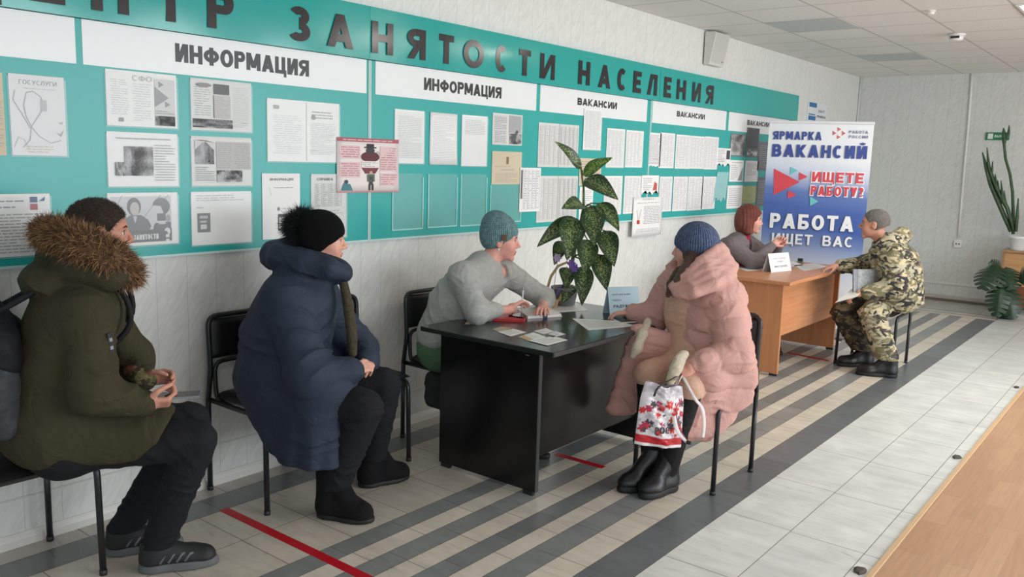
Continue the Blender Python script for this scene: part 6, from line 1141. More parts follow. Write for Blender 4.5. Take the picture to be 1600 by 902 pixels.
lo_e = [(1060, 462, 4.22), (1084, 458, 4.17), (1114, 446, 4.19), (1140, 424, 4.33), (1143, 418, 4.50), (1118, 420, 4.64), (1062, 440, 4.68), (1028, 468, 4.62)]; up_e = [(1050, 447, 4.27), (1073, 433, 4.26), (1099, 409, 4.29), (1120, 391, 4.39), (1124, 388, 4.50), (1104, 394, 4.60), (1064, 400, 4.62), (1046, 418, 4.60)]
lo_e = [at_depth(*q) for q in lo_e]; up_e = [at_depth(*q) for q in up_e]
collar = U(0.015, *[chain([q*(1-s_)+r*s_ for q, r in zip(lo_e, up_e)], [0.022, 0.032, 0.036, 0.038, 0.038, 0.034, 0.028, 0.02]) for s_ in (0.0, 0.33, 0.67, 1.0)]); collar = DISP(collar, wrinkle(0.006, 40, (0.5, 0.3, 1), 54, 3))
full = U(0.02, INT(0.01, U(0.014, coat, slL, slR, sideR), lambda P: 0.245-P[:, 2]), collar)
d_.grow('coat', full, [p[k] for k in ('shL', 'shR', 'elL', 'elR', 'wrL', 'wrR', 'pelvis', 'neck')]+[(1.8, 3.7, 0.3), (1.25, 3.75, 0.3)], 0.24, 0.0065, m_pink)
m_beige = cloth_mat('beige_knit_dress', (206, 168, 146), 0.85, 0.06, 20, 0.15)
dr = U(0.05, ell(np.array(p['chest'])+F*0.055-Lf*0.02+[0, 0, -0.02], (0.115, 0.15, 0.20), fT), ell(np.array(p['pelvis'])+F*0.06+[0, 0, 0.05], (0.14, 0.18, 0.16), fT), cap(p['hipL'], np.array(p['knL'])+[0, 0, 0.0], 0.095, 0.075), cap(p['hipR'], np.array(p['knR']), 0.098, 0.078), cap(np.array(p['neck'])+F*0.02-[0, 0, 0.1], np.array(p['neck'])+F*0.045-[0, 0, 0.02], 0.075, 0.062))
d_.grow('dress', DISP(dr, wrinkle(0.004, 40, (0.3, 0.2, 1), 56, 3)), [p[k] for k in ('chest', 'pelvis', 'knL', 'knR', 'neck')], 0.2, 0.006, m_beige)
m_tights = cloth_mat('black_tights', (26, 25, 27), 0.7)
for q in 'LR': d_.grow('legging', chain([np.array(p['kn'+q])-[0, 0, 0.03], np.array(p['an'+q])+(np.array(p['kn'+q])-p['an'+q])*0.5, np.array(p['an'+q])+[0, 0, 0.0]], [0.062, 0.055, 0.046]), [p['kn'+q], p['an'+q]], 0.1, 0.007, m_tights)
m_leather = mat('black_boot_leather', (24, 24, 26), 0.35, bump=0.15, bscale=120)
for q in 'LR': d_.shoe('boot', q, m_leather, m_bsole, 0.25, 0.21, 0.046, sole=0.032)
m_cream = cloth_mat('cream_knit', (214, 202, 180), 0.95, 0.15, 120, 0.6, 300)
pts = [at_depth(1012, 503, 4.50), at_depth(1004, 522, 4.42), at_depth(995, 545, 4.40), at_depth(989, 556, 4.40)]
d_.grow('mitten', chain(pts, [0.020, 0.024, 0.027, 0.018], 0.02), pts, 0.06, 0.005, m_cream, 'cream knitted mitten hanging from the right cuff')
pts = [at_depth(1066, 556, 4.12), at_depth(1056, 576, 4.08), at_depth(1047, 596, 4.07)]
d_.grow('mitten', U(0.02, chain(pts, [0.025, 0.032, 0.022]), cap(at_depth(1058, 560, 4.09), at_depth(1072, 553, 4.12), 0.012, 0.012)), pts, 0.07, 0.005, m_cream, 'cream knitted mitten held at the left hand')
# the carrier bag hanging from her hand
bgc = at_depth(1032, 655, 3.92); bx_ = nrm(at_depth(1080, 650, 3.98)-at_depth(990, 650, 3.90)); bx_[2] = 0; bx_ = nrm(bx_); bn = np.array([bx_[1], -bx_[0], 0.0])
t = empty('carrier_bag', tuple(bgc-[0, 0, 0.2]), 'white plastic carrier bag with red pattern hanging from the hand of the woman in pink', 'bag')
def bag_material():
    m = bpy.data.materials.new('printed_plastic'); m.use_nodes = True; N, L, b = nodes(m); a_ = N.new('ShaderNodeAttribute'); a_.attribute_name = 'Col'; L.new(a_.outputs['Color'], b.inputs['Base Color']); b.inputs['Roughness'].default_value = 0.22; return m
brg = np.random.RandomState(4); V = []; Cc = []; F_ = []; nx, nz = 66, 72; dots = [(brg.uniform(0.02, 0.98), brg.uniform(0.2, 0.75), brg.uniform(0.025, 0.07), brg.randint(0, 6)) for _ in range(64)]
pal = [lin(196, 40, 48), lin(206, 58, 46), lin(176, 40, 84), lin(70, 60, 70), lin(226, 226, 228), lin(186, 180, 188)]
for s_ in (1, -1):
    for j in range(nz+1):
        for i in range(nx+1):
            u_, v_ = i/nx, j/nz; wd = 0.115+0.0*v_; wd = 0.118-0.012*v_-0.02*max(0, v_-0.75)*4*0.6; px = (2*u_-1)*wd; th = 0.042*math.sin(math.pi*u_)**0.6*(0.35+0.65*(1-v_)**0.5)*(0.6+0.4*min(1, v_*6))
            cr = 0.008*math.sin(11*u_+9*v_+s_)+0.007*abs(math.sin(14*u_-9*v_))+0.004*abs(math.sin(30*v_+9*u_*s_)); q = bgc+bx_*(px+0.012*(v_-0.5))+bn*s_*(th+cr*math.sin(math.pi*u_))+np.array([0, 0, -0.125+0.285*v_-0.02*(2*u_-1)*0.8+0.008*math.sin(9*u_)*v_]); V.append(q)
            c_ = lin(216, 212, 216)
            if v_ < 0.045: c_ = lin(226, 222, 222)
            elif v_ < 0.17: c_ = lin(190, 34, 44)
            elif v_ > 0.86: c_ = lin(188, 182, 190)
            else:
                for (a, b_, r, k_) in dots:
                    if ((u_-a)*0.75)**2+(v_-b_)**2 < r*r*(1+0.5*math.sin(6*math.atan2(v_-b_, u_-a))): c_ = pal[k_]
            Cc.append(c_)
n1 = (nx+1)*(nz+1)
for s_ in (0, 1):
    for j in range(nz):
        for i in range(nx): q = s_*n1+j*(nx+1)+i; f_ = (q, q+1, q+nx+2, q+nx+1); F_.append(f_ if s_ == 0 else f_[::-1])
for j in range(nz):
    for i in (0, nx): q = j*(nx+1)+i; F_.append((q, q+nx+1, q+nx+1+n1, q+n1))
for i in range(nx): F_.append((i, i+n1, i+1+n1, i+1))
me = bpy.data.meshes.new('bag_body'); me.from_pydata((np.array(V)-np.array(t.location)).tolist(), [], F_); at_ = me.color_attributes.new('Col', 'FLOAT_COLOR', 'POINT'); at_.data.foreach_set('color', [x for c_ in Cc for x in (*c_, 1.0)]); me.materials.append(bag_material()); me.polygons.foreach_set('use_smooth', [True]*len(me.polygons)); ob = bpy.data.objects.new('bag_body', me); COL.objects.link(ob); ob.parent = t
kk = MB(); fr_b = (bgc+bn*0.052-bx_*0.05+np.array([0, 0, -0.055]), bx_, np.array([0, 0, 1.0]), bn)
lettering(kk, 'РОС', fr_b, 0.0, 0.075, 0.0, 0.034, 0.2, 0.1, lin(52, 50, 58)); kk.build('bag_lettering', m_print, t)
hand = np.array(p['wrL'])+nrm((-0.45, -0.55, -0.45))*0.08
def ribbon(pts, w, col, name, m, wdir):
    Q = [np.array(q, float) for q in pts]; sm = []
    for i in range(len(Q)-1):
        for j in range(6): s = j/6; a, b_, c, e = Q[max(i-1, 0)], Q[i], Q[i+1], Q[min(i+2, len(Q)-1)]; sm.append(0.5*(2*b_+(-a+c)*s+(2*a-5*b_+4*c-e)*s*s+(-a+3*b_-3*c+e)*s**3))
    sm.append(Q[-1]); k = MB(); wv = nrm(wdir)*w/2; nv = nrm(np.cross(wv, sm[1]-sm[0]))*0.0012; V = []
    for q in sm: V += [q-wv-nv, q+wv-nv, q+wv+nv, q-wv+nv]
    n = len(sm); k.add(V, [(4*i+a, 4*i+(a+1) % 4, 4*i+4+(a+1) % 4, 4*i+4+a) for i in range(n-1) for a in range(4)]+[(3, 2, 1, 0), (4*n-4, 4*n-3, 4*n-2, 4*n-1)]); return k.build(name, m, t, True)
m_strap = mat('white_bag_strap', (222, 214, 214), 0.4); m_strapr = mat('maroon_strap_edge', (120, 44, 58), 0.5)
tb = lambda a, z_: bgc+bx_*a+bn*0.035+np.array([0, 0, z_])
ribbon([hand+[0, 0, -0.005], at_depth(1055, 606, 3.95), at_depth(1052, 640, 3.90), at_depth(1058, 672, 3.88), at_depth(1074, 692, 3.90)], 0.02, None, 'handle', m_strap, bx_)
ribbon([hand+[0, 0, -0.005], at_depth(1085, 622, 3.97), at_depth(1097, 638, 3.98), at_depth(1100, 662, 3.99), at_depth(1098, 684, 4.0)], 0.018, None, 'handle', m_strap, bx_)
ribbon([hand+[0, 0, 0.0], at_depth(1058, 604, 3.94), at_depth(1056, 640, 3.89), at_depth(1063, 672, 3.87), at_depth(1077, 691, 3.89)], 0.005, None, 'handle_edge', m_strapr, bx_)
ribbon([hand, tb(-0.03, 0.165), tb(-0.055, 0.12)], 0.012, None, 'handle', m_dark, bx_)
k = MB(); e_ = at_depth(1076, 692, 3.885); k.box(e_-[0.012, 0.006, 0.008], e_+[0.012, 0.006, 0.008], bev=0.003); k.build('buckle', m_dark, t)
# ---------------------------------------------------------------- red-haired woman behind the orange desk
e = Person('red-haired woman in a grey-brown cardigan with clasped hands behind the orange desk', (0.36, 7.02)); p = e.p
p.update(head=at_depth(1172, 345, 7.45), face=(0.90, 0.42, -0.05), neck=(0.53, 7.08, 0.98), chest=(0.46, 7.05, 0.80), pelvis=(0.36, 7.02, 0.56), shL=(0.54, 7.22, 0.93), shR=(0.53, 6.90, 0.93), elL=(0.74, 7.32, 0.80), elR=(0.73, 6.92, 0.80), wrL=(0.83, 7.20, 0.95), wrR=(0.82, 7.08, 0.95),
         hipL=(0.36, 7.11, 0.56), hipR=(0.36, 6.93, 0.56), knL=(0.78, 7.14, 0.53), knR=(0.78, 6.92, 0.53), anL=(0.76, 7.14, 0.09), anR=(0.76, 6.92, 0.09), toeL=(1, 0.05), toeR=(1, -0.05))
hR = hand_sdf((0.82, 7.08, 0.95), (0.42, 0.55, 0.55), (-0.1, 0.8, -0.5), -1, 0.7, 0.14, 0.9); hL = hand_sdf((0.83, 7.20, 0.95), (0.5, -0.35, 0.6), (0.0, -0.8, -0.4), 1, 0.6, 0.14, 0.9)
e.body(0.0055, (224, 166, 150), (186, 98, 98), dict(jaw=1.0, chin=0.9, noears=1), (hR, hL), 0.94)
m_red = mat('red_brown_hair', (112, 48, 36), 0.5, var=0.35, vscale=50, bump=0.5, bscale=200, stretch=(3, 3, 0.5))
hb = U(0.03, e.E((-0.02, 0, 0.045), (0.105, 0.088, 0.095), 0.014), e.E((-0.045, 0, -0.03), (0.082, 0.098, 0.10), 0.012), chain([e.W(-0.02, 0.07, -0.03), e.W(-0.01, 0.085, -0.10)], [0.04, 0.035]), chain([e.W(-0.02, -0.07, -0.03), e.W(-0.005, -0.085, -0.11)], [0.042, 0.036])); hb = SUB(0.012, hb, e.E((0.11, 0, -0.035), (0.085, 0.11, 0.105)))
hb = INT(0.02, hb, plane(e.W(0, 0, -0.125), -e.fr[2])); e.grow('hair', DISP(hb, lambda P: 0.0025*np.sin(P[:, 0]*170+P[:, 1]*150)), [e.W(0, 0, -0.02)], 0.22, 0.0055, m_red)
m_card_ = cloth_mat('grey_brown_cardigan', (120, 110, 112), 0.9, 0.08, 50, 0.25)
F = nrm((0.95, 0.3, 0)); Lf = np.array([-F[1], F[0], 0]); fT = np.array([F, Lf, [0, 0, 1]], np.float32)
tor = U(0.07, ell((0.36, 7.02, 0.62), (0.17, 0.2, 0.16), fT), ell((0.40, 7.03, 0.76), (0.16, 0.19, 0.17), fT), ell((0.47, 7.06, 0.88), (0.14, 0.19, 0.12), fT), cap(p['shL'], p['shR'], 0.072, 0.072), cap((0.51, 7.07, 0.92), (0.525, 7.08, 0.97), 0.085, 0.07))
slR = chain([p['shR'], p['elR'], np.array(p['wrR'])*0.9+np.array(p['elR'])*0.1], [0.08, 0.066, 0.042], 0.03); slL = chain([p['shL'], p['elL'], np.array(p['wrL'])*0.9+np.array(p['elL'])*0.1], [0.08, 0.066, 0.042], 0.03)
cd_ = SUB(0.01, DISP(U(0.02, tor, slR, slL), wrinkle(0.005, 40, (0.5, 0.2, 1), 61, 3)), chain([np.array(p['neck'])+F*0.06, np.array(p['chest'])+F*0.15+[0, 0, 0.0]], [0.05, 0.035])); e.grow('cardigan', INT(0.01, cd_, lambda P: 0.50-P[:, 2]), [p[k] for k in ('shL', 'shR', 'elL', 'elR', 'wrL', 'wrR', 'pelvis')], 0.2, 0.007, m_card_)
m_crim = cloth_mat('crimson_top', (150, 34, 58), 0.8)
e.grow('blouse', chain([np.array(p['neck'])+F*0.02, np.array(p['chest'])+F*0.07+[0, 0, 0.04], np.array(p['chest'])+F*0.07-[0, 0, 0.1]], [0.062, 0.082, 0.085], 0.03), [p['neck'], p['chest']], 0.22, 0.007, m_crim)
e.trousers(m_black, (0.11, 0.08, 0.06), 0.1, seed=9)
for q in 'LR': e.shoe('shoe', q, m_shoe, m_bsole, 0.25, 0.09, 0.042)
# ---------------------------------------------------------------- man in camouflage
g = Person('grey-haired man in camouflage jacket and trousers seated at the orange desk', (1.68, 7.42)); p = g.p
p.update(head=at_depth(1366, 351, 7.05), face=(-0.97, -0.20, -0.04), neck=(1.63, 7.43, 1.0), chest=(1.66, 7.43, 0.82), pelvis=(1.72, 7.43, 0.56), shL=(1.74, 7.25, 0.945), shR=(1.66, 7.60, 0.945), elL=(1.81, 7.17, 0.68), elR=(1.44, 7.58, 0.80), wrL=(1.60, 7.05, 0.635), wrR=(1.30, 7.28, 0.80),
         hipL=(1.70, 7.34, 0.56), hipR=(1.70, 7.52, 0.56), knL=(1.62, 7.02, 0.53), knR=(1.40, 7.24, 0.53), anL=(1.83, 7.03, 0.10), anR=(1.61, 7.27, 0.10), toeL=(-0.93, -0.36), toeR=(-0.75, -0.66))
p['knL'] = tuple(at_depth(1362, 492, 6.85)); p['knR'] = tuple(at_depth(1318, 488, 7.08)); p['anL'] = (1.86, 7.02, 0.10)
hL = hand_sdf(p['wrL'], (-0.85, -0.25, -0.25), (0.2, 0.3, -0.9), -1, 0.7, 0.08, 1.0); hR = hand_sdf(p['wrR'], (-0.7, -0.55, -0.22), (0.1, 0, -1), 1, 0.5, 0.1, 1.0)
g.body(0.0055, (206, 150, 126), (170, 104, 96), dict(jaw=1.08, chin=1.1, nose=1.1), (hL, hR), 1.0)
m_grh = mat('short_grey_hair', (126, 122, 118), 0.8, var=0.35, vscale=110, bump=0.6, bscale=600)
f = INT(0.006, U(0.02, g.E((-0.016, 0, 0.036), (0.099, 0.077, 0.086), 0.004), g.E((-0.05, 0, -0.02), (0.06, 0.068, 0.07), 0.004)), plane(g.W(-0.02, 0, -0.04), -g.fr[2]*1.0-g.fr[0]*0.45)); f = SUB(0.008, f, g.E((0.115, 0, -0.005), (0.085, 0.13, 0.085)), g.E((0.004, 0.08, -0.012), (0.03, 0.02, 0.042)), g.E((0.004, -0.08, -0.012), (0.03, 0.02, 0.042)))
hG = g.grow('hair', f, [p['head']], 0.16, 0.0045, m_grh); P_, N_ = scatter_on(hG, 5000, 14); fur('hair_strands', P_, N_*0.6-g.fr[0]*0.3-g.fr[2]*0.3, mat('hair_strand_grey', (126, 122, 118), 0.6, attr=True), hG, 0.007, 0.0016, 15, 0.25, 0.0, np.array([lin(120, 116, 112), lin(90, 86, 84), lin(158, 154, 150)]))
m_camo = camo_material('camouflage_cloth', [((190, 178, 146), 0, 1), ((122, 116, 86), 0.50, 1), ((170, 164, 142), 0.56, 1.4), ((74, 70, 56), 0.565, 1.1), ((38, 38, 42), 0.585, 1.25)], 8.5)
m_camo_shade = camo_material('shaded_camouflage_cloth', [((104, 92, 68), 0, 1), ((74, 66, 48), 0.48, 1), ((120, 110, 84), 0.58, 1.4), ((50, 42, 34), 0.55, 1.1), ((32, 30, 30), 0.57, 1.25)], 9)  # darker copy of the camouflage: shade on the far leg put into the colour
F = nrm((-0.95, -0.30, 0)); Lf = np.array([-F[1], F[0], 0]); fT = np.array([F, Lf, [0, 0, 1]], np.float32)
tor = U(0.07, ell((1.76, 7.43, 0.60), (0.21, 0.24, 0.17), fT), ell((1.74, 7.43, 0.76), (0.20, 0.235, 0.19), fT), ell((1.71, 7.43, 0.90), (0.18, 0.235, 0.13), fT), cap(p['shL'], p['shR'], 0.092, 0.092), cap((1.64, 7.43, 0.95), (1.635, 7.43, 1.01), 0.115, 0.095))
slL = chain([p['shL'], p['elL'], np.array(p['wrL'])*0.85+np.array(p['elL'])*0.15], [0.098, 0.09, 0.06], 0.04); slR = chain([p['shR'], p['elR'], np.array(p['wrR'])*0.82+np.array(p['elR'])*0.18], [0.098, 0.085, 0.058], 0.04)
hood = U(0.03, chain([at_depth(1372, 388, 6.93), at_depth(1392, 376, 6.93), at_depth(1410, 368, 7.03), at_depth(1405, 372, 7.2), at_depth(1375, 382, 7.25)], [0.045, 0.062, 0.066, 0.062, 0.045], 0.02))
jk = U(0.02, INT(0.012, U(0.018, tor, slL, slR), lambda P: 0.47-P[:, 2]), hood); g.grow('jacket', DISP(jk, lambda P: wrinkle(0.009, 28, (-0.3, -0.3, 1), 71, 3)(P)), [p[k] for k in ('shL', 'shR', 'elL', 'elR', 'wrL', 'wrR', 'pelvis', 'neck')], 0.22, 0.0065, m_camo)
g.trousers(m_camo, (0.115, 0.10, 0.085), 0.135, seed=12, amp=0.009, h=0.0065)
g.t.children[-1].data.materials.append(m_camo_shade)
tr = g.t.children[-1]; nq = len(tr.data.polygons); cen = np.empty(nq*3); tr.data.polygons.foreach_get('center', cen); cen = cen.reshape(-1, 3)+np.array(g.t.location)
kl, kr = np.array(p['knL']), np.array(p['knR']); sgn = (np.array([np.linalg.norm(cen-(np.array(p['knR'])*(1-s)+np.array(p['anR'])*s), axis=1) for s in (0, 0.5, 1)]).min(0) < np.array([np.linalg.norm(cen-(np.array(p['knL'])*(1-s)+np.array(p['anL'])*s), axis=1) for s in (0, 0.5, 1)]).min(0)); tr.data.polygons.foreach_set('material_index', sgn.astype(np.int32))
for q in 'LR': g.shoe('boot', q, m_leather, m_bsole, 0.30, 0.19, 0.048, sole=0.028)
# what he has on his lap and in his hand
t = empty('clear_folder', tuple(at_depth(1358, 440, 6.95)), 'grey translucent document folder resting on the lap of the man in camouflage', 'folder')
A, B, Cq, Dq = at_depth(1333, 456, 6.83), at_depth(1392, 452, 6.95), at_depth(1388, 421, 6.98), at_depth(1333, 421, 6.86); nn = nrm(np.cross(B-A, Dq-A))
k = MB(); V = [A, B, Cq, Dq]; k.add([q-nn*0.006 for q in V]+[q+nn*0.006 for q in V], [(0, 3, 2, 1), (4, 5, 6, 7), (0, 1, 5, 4), (1, 2, 6, 5), (2, 3, 7, 6), (3, 0, 4, 7)]); k.build('cover', mat('grey_film_folder', (112, 116, 120), 0.2, var=0.25, vscale=25), t)
k = MB(); V = [A*0.9+B*0.1+nn*0.0065, A*0.1+B*0.9+nn*0.0065, Dq*0.12+Cq*0.88+nn*0.0065, Dq*0.88+Cq*0.12+nn*0.0065]; V2 = [v*1.0 for v in V]; k.add(V2+[v+nn*0.0008 for v in V2], [(0, 1, 2, 3), (4, 5, 6, 7)]); k.build('papers_inside', mat('papers_behind_film', (146, 150, 152), 0.3, var=0.3, vscale=40), t)
pa = [at_depth(1305, 473, 6.86), at_depth(1338, 464, 6.80), at_depth(1349, 456, 6.83), at_depth(1338, 449, 6.9)]; t = empty('paper_sheet', tuple(np.mean(pa, 0)), 'folded white sheet in the hand of the man in camouflage', 'sheet')
k = MB(); nn = nrm(np.cross(pa[1]-pa[0], pa[3]-pa[0])); k.add([q-nn*0.001 for q in pa]+[q+nn*0.001 for q in pa], [(0, 3, 2, 1), (4, 5, 6, 7), (0, 1, 5, 4), (1, 2, 6, 5), (2, 3, 7, 6), (3, 0, 4, 7)]); k.build('paper', m_card, t)
k = MB(); q2 = [pa[0]+nn*0.001, pa[1]+nn*0.001, pa[2]+nn*0.012, pa[3]+nn*0.014]; k.add([q for q in q2]+[q+nn*0.001 for q in q2], [(0, 3, 2, 1), (4, 5, 6, 7), (0, 1, 5, 4), (1, 2, 6, 5), (2, 3, 7, 6), (3, 0, 4, 7)]); k.build('folded_leaf', m_card, t)
# ------------------------------------------------------------------ plants
def leaf_material(name, base, spot, edge, sc=55, amount=0.56):
    m = bpy.data.materials.new(name); m.use_nodes = True; N, L, b = nodes(m); tc = N.new('ShaderNodeTexCoord'); a_ = N.new('ShaderNodeAttribute'); a_.attribute_name = 'Col'
    n = N.new('ShaderNodeTexNoise'); n.inputs['Scale'].default_value = sc; n.inputs['Detail'].default_value = 3; L.new(tc.outputs['Object'], n.inputs['Vector'])
    sp = N.new('ShaderNodeSeparateColor'); L.new(a_.outputs['Color'], sp.inputs[0])          # red = closeness to the midrib
    v = math_node(N, L, 'ADD', n.outputs['Fac'], math_node(N, L, 'MULTIPLY', math_node(N, L, 'SUBTRACT', sp.outputs[0], 0.6), 0.16)); f = math_node(N, L, 'GREATER_THAN', v, amount)
    mx = N.new('ShaderNodeMix'); mx.data_type = 'RGBA'; L.new(f, mx.inputs['Factor']); mx.inputs['A'].default_value = hexc(*base); mx.inputs['B'].default_value = hexc(*spot); L.new(mx.outputs['Result'], b.inputs['Base Color']); b.inputs['Roughness'].default_value = 0.38
    return m
def leaf(name, base, tip, width, face, m, parent, sag=0.10, fold=0.25, wave=0.02, n=14, w=8, seed=0, shape=0.75):
    """broad pointed leaf from base to tip; face = the way its upper side looks"""
    B_, T_ = np.array(base, float), np.array(tip, float); ax = T_-B_; ln = np.linalg.norm(ax); ax /= ln; fc = nrm(np.array(face)-ax*np.dot(face, ax)); sd = np.cross(ax, fc); V = []; C_ = []
    for i in range(n+1):
        s = i/n; half = width/2*(math.sin(math.pi*min(1, s**shape*1.0))**0.8)*(1.08-0.35*s)+0.0006; mid = B_+ax*ln*s+fc*sag*ln*math.sin(math.pi*s)
        for j in range(-w//2, w//2+1):
            t = j/(w/2); V.append(mid+sd*half*t*math.cos(fold*abs(t))+fc*half*(abs(t)*fold-0.10*t*t)+fc*wave*math.sin(7*s+3*t+seed)*abs(t)*width*1.2); C_.append((1-abs(t), s, 0.5, 1.0))
    k = w+1; F_ = [(i*k+j, i*k+j+1, (i+1)*k+j+1, (i+1)*k+j) for i in range(n) for j in range(w)]; o = np.array(parent.location)
    me = bpy.data.meshes.new(name); me.from_pydata((np.array(V)-o).tolist(), [], F_); at = me.color_attributes.new('Col', 'FLOAT_COLOR', 'POINT'); at.data.foreach_set('color', [q for c_ in C_ for q in c_]); me.materials.append(m); me.polygons.foreach_set('use_smooth', [True]*len(F_))
    ob = bpy.data.objects.new(name, me); COL.objects.link(ob); ob.parent = parent; return ob
m_dief = leaf_material('speckled_leaf', (42, 68, 38), (142, 158, 98), None, 120, 0.565); m_dief_lit = leaf_material('lit_speckled_leaf', (74, 112, 44), (160, 178, 88), None, 110, 0.55); m_stem = mat('green_stem', (98, 116, 62), 0.5, var=0.25, vscale=40)  # second leaf copy is lighter: light on one leaf put into its colour
px0, py0 = 0.68, 4.20
t = empty('potted_dieffenbachia', (px0, py0, DZ), 'tall speckled dieffenbachia on the far end of the black desk', 'plant')
k = MB(); k.lathe([(0.06, 0), (0.064, 0.004), (0.08, 0.095), (0.084, 0.1), (0.084, 0.11), (0.076, 0.11), (0.074, 0.095), (0.002, 0.092)], (px0, py0, DZ), 28); k.build('pot', mat('grey_pot', (120, 122, 122), 0.5), t, True)
k = MB(); k.lathe([(0.075, 0.0), (0.06, 0.008), (0.002, 0.012)], (px0, py0, DZ+0.09), 20); k.build('soil', mat('soil', (52, 42, 34), 0.95, var=0.4, vscale=80), t, True)
spx = [(883, 470, 5.17), (888, 440, 5.17), (896, 400, 5.18), (905, 360, 5.2), (912, 325, 5.2), (912, 295, 5.2), (908, 266, 5.2)]; sp_ = [at_depth(*q) for q in spx]; sp_[0] = np.array([px0, py0, DZ+0.09])
k = MB(); k.tube(sp_, [0.013, 0.013, 0.012, 0.011, 0.009, 0.007, 0.005], 10); k.build('stem', m_stem, t, True)
lv = [((907.5, 264, 5.2), (867, 221, 5.12), 0.082, 1.0), ((911, 274, 5.2), (957, 246, 5.10), 0.10, 2.0), ((914, 280, 5.17), (966, 312, 5.05), 0.135, 1), ((912, 322, 5.2), (877, 327, 5.02), 0.125, 1), ((935, 318, 5.16), (967, 362, 5.06), 0.125, 1), ((926, 322, 5.15), (929, 386, 5.02), 0.165, 1), ((903, 343, 5.18), (839, 386, 5.06), 0.135, 1), ((895, 340, 5.14), (886, 407, 5.0), 0.18, 1), ((944, 360, 5.16), (960, 417, 5.06), 0.145, 1), ((880, 377, 5.2), (866, 415, 5.1), 0.10, 1), ((918, 375, 5.14), (913, 430, 5.0), 0.145, 1), ((936, 398, 5.14), (948, 455, 5.05), 0.135, 1), ((913, 416, 5.12), (909, 478, 5.0), 0.13, 1), ((886, 418, 5.16), (884, 453, 5.05), 0.115, 1), ((895, 446, 5.13), (880, 473, 5.04), 0.11, 1), ((874, 452, 5.15), (868, 478, 5.08), 0.07, 1)]
for i, (b_, tp_, wd, sty) in enumerate(lv):
    B_, T_ = at_depth(*b_), at_depth(*tp_); fc = -AF*0.9+AU*0.45+AR*0.15*math.sin(i*2.1)
    j = int(np.argmin([np.linalg.norm(q-B_)+0.4*max(0, q[2]-B_[2]) for q in sp_])); k = MB(); md = (sp_[j]+B_)/2+np.array([0, 0, 0.015]); k.tube([sp_[j], md, B_, B_*0.85+T_*0.15], [0.0055, 0.0045, 0.004, 0.002], 7); k.build('leaf_stalk', m_stem, t, True)
    leaf('leaf', B_, T_, wd, fc, m_dief_lit if sty == 2 else m_dief, t, 0.10 if sty == 1 else 0.05, 0.35, 0.03, seed=i)
# small basket with flowers beside the pot
bx0 = on_z(862, 480, DZ); t = empty('flower_basket', tuple(bx0), 'small wicker basket with an arched handle and purple flowers beside the plant', 'basket'); m_wick = mat('straw_wicker', (206, 176, 126), 0.6, bump=0.6, bscale=260)
k = MB(); k.lathe([(0.03, 0), (0.032, 0.003), (0.042, 0.04), (0.046, 0.045), (0.042, 0.047), (0.002, 0.035)], tuple(bx0), 20); k.build('basket_bowl', m_wick, t, True)
d0 = 5.12; hpts = [at_depth(853, 474, d0), at_depth(855, 452, d0), at_depth(861, 432, d0), at_depth(872, 416, d0), at_depth(886, 410, d0), at_depth(896, 420, d0+0.02), at_depth(900, 450, d0+0.03)]; hpts[0][2] = DZ+0.04; hpts[-1] = np.array([bx0[0]+0.03, bx0[1]+0.03, DZ+0.04]); 
k = MB(); k.tube(hpts, 0.0085, 8); k.build('handle', m_wick, t, True)
for i, (u_, v_, c_) in enumerate(((893, 412, (126, 96, 176)), (898, 419, (112, 84, 160)), (871, 403, (170, 156, 190)))):
    cc = at_depth(u_, v_, 5.06); k = MB()
    for q in range(6):
        an = q*math.pi/3+i; dv = AR*math.cos(an)+AU*math.sin(an); sdv = AR*-math.sin(an)+AU*math.cos(an); k.add([cc, cc+dv*0.014+sdv*0.011-AF*0.004, cc+dv*0.030-AF*0.001, cc+dv*0.014-sdv*0.011-AF*0.004], [(0, 1, 2, 3)])
    k.tube([cc, cc+np.array([0, 0, -0.05])+AF*0.02, np.array([bx0[0], bx0[1], DZ+0.04])], 0.002, 5); k.build('flower', mat('petal_%d' % i, c_, 0.6), t)
# plant stand by the back wall
m_st = wood_material('stand_board', (150, 116, 84), (172, 136, 100), 'x'); m_sp = wood_material('stand_panel', (186, 142, 96), (204, 160, 112), 'x'); m_sl = wood_material('stand_low_panel', (126, 74, 54), (144, 88, 64), 'x')
sx0, sx1, sy0, sy1 = 1.925, 2.75, 11.18, 11.62; t = empty('plant_stand', ((sx0+sx1)/2, (sy0+sy1)/2, 0), 'low wooden plant stand against the back wall at the right edge', 'plant stand')
MB().box((sx0, sy0, 0.715), (sx1, sy1, 0.742), bev=0.004).build('top_board', m_st, t); MB().box((sx0+0.03, sy0+0.03, 0.34), (sx1-0.03, sy0+0.048, 0.715)).build('front_panel', m_sp, t); MB().box((sx0+0.03, sy0+0.05, 0.10), (sx1-0.03, sy0+0.066, 0.33)).build('lower_panel', m_sl, t)
for x in (sx0+0.01, sx1-0.04):
    for y in (sy0+0.01, sy1-0.04): MB().box((x, y, 0), (x+0.03, y+0.03, 0.715), bev=0.003).build('leg', m_st, t)
t = empty('potted_cactus', (2.06, 11.36, 0.742), 'tall branching cactus in a white pot on the plant stand', 'plant')
k = MB(); k.lathe([(0.078, 0), (0.08, 0.004), (0.1, 0.13), (0.108, 0.135), (0.108, 0.16), (0.1, 0.16), (0.097, 0.14), (0.002, 0.138)], (2.06, 11.36, 0.742), 28); k.build('pot', mat('white_pot', (226, 228, 230), 0.35), t, True)
m_cac = mat('cactus_green', (62, 86, 58), 0.55, var=0.3, vscale=25)
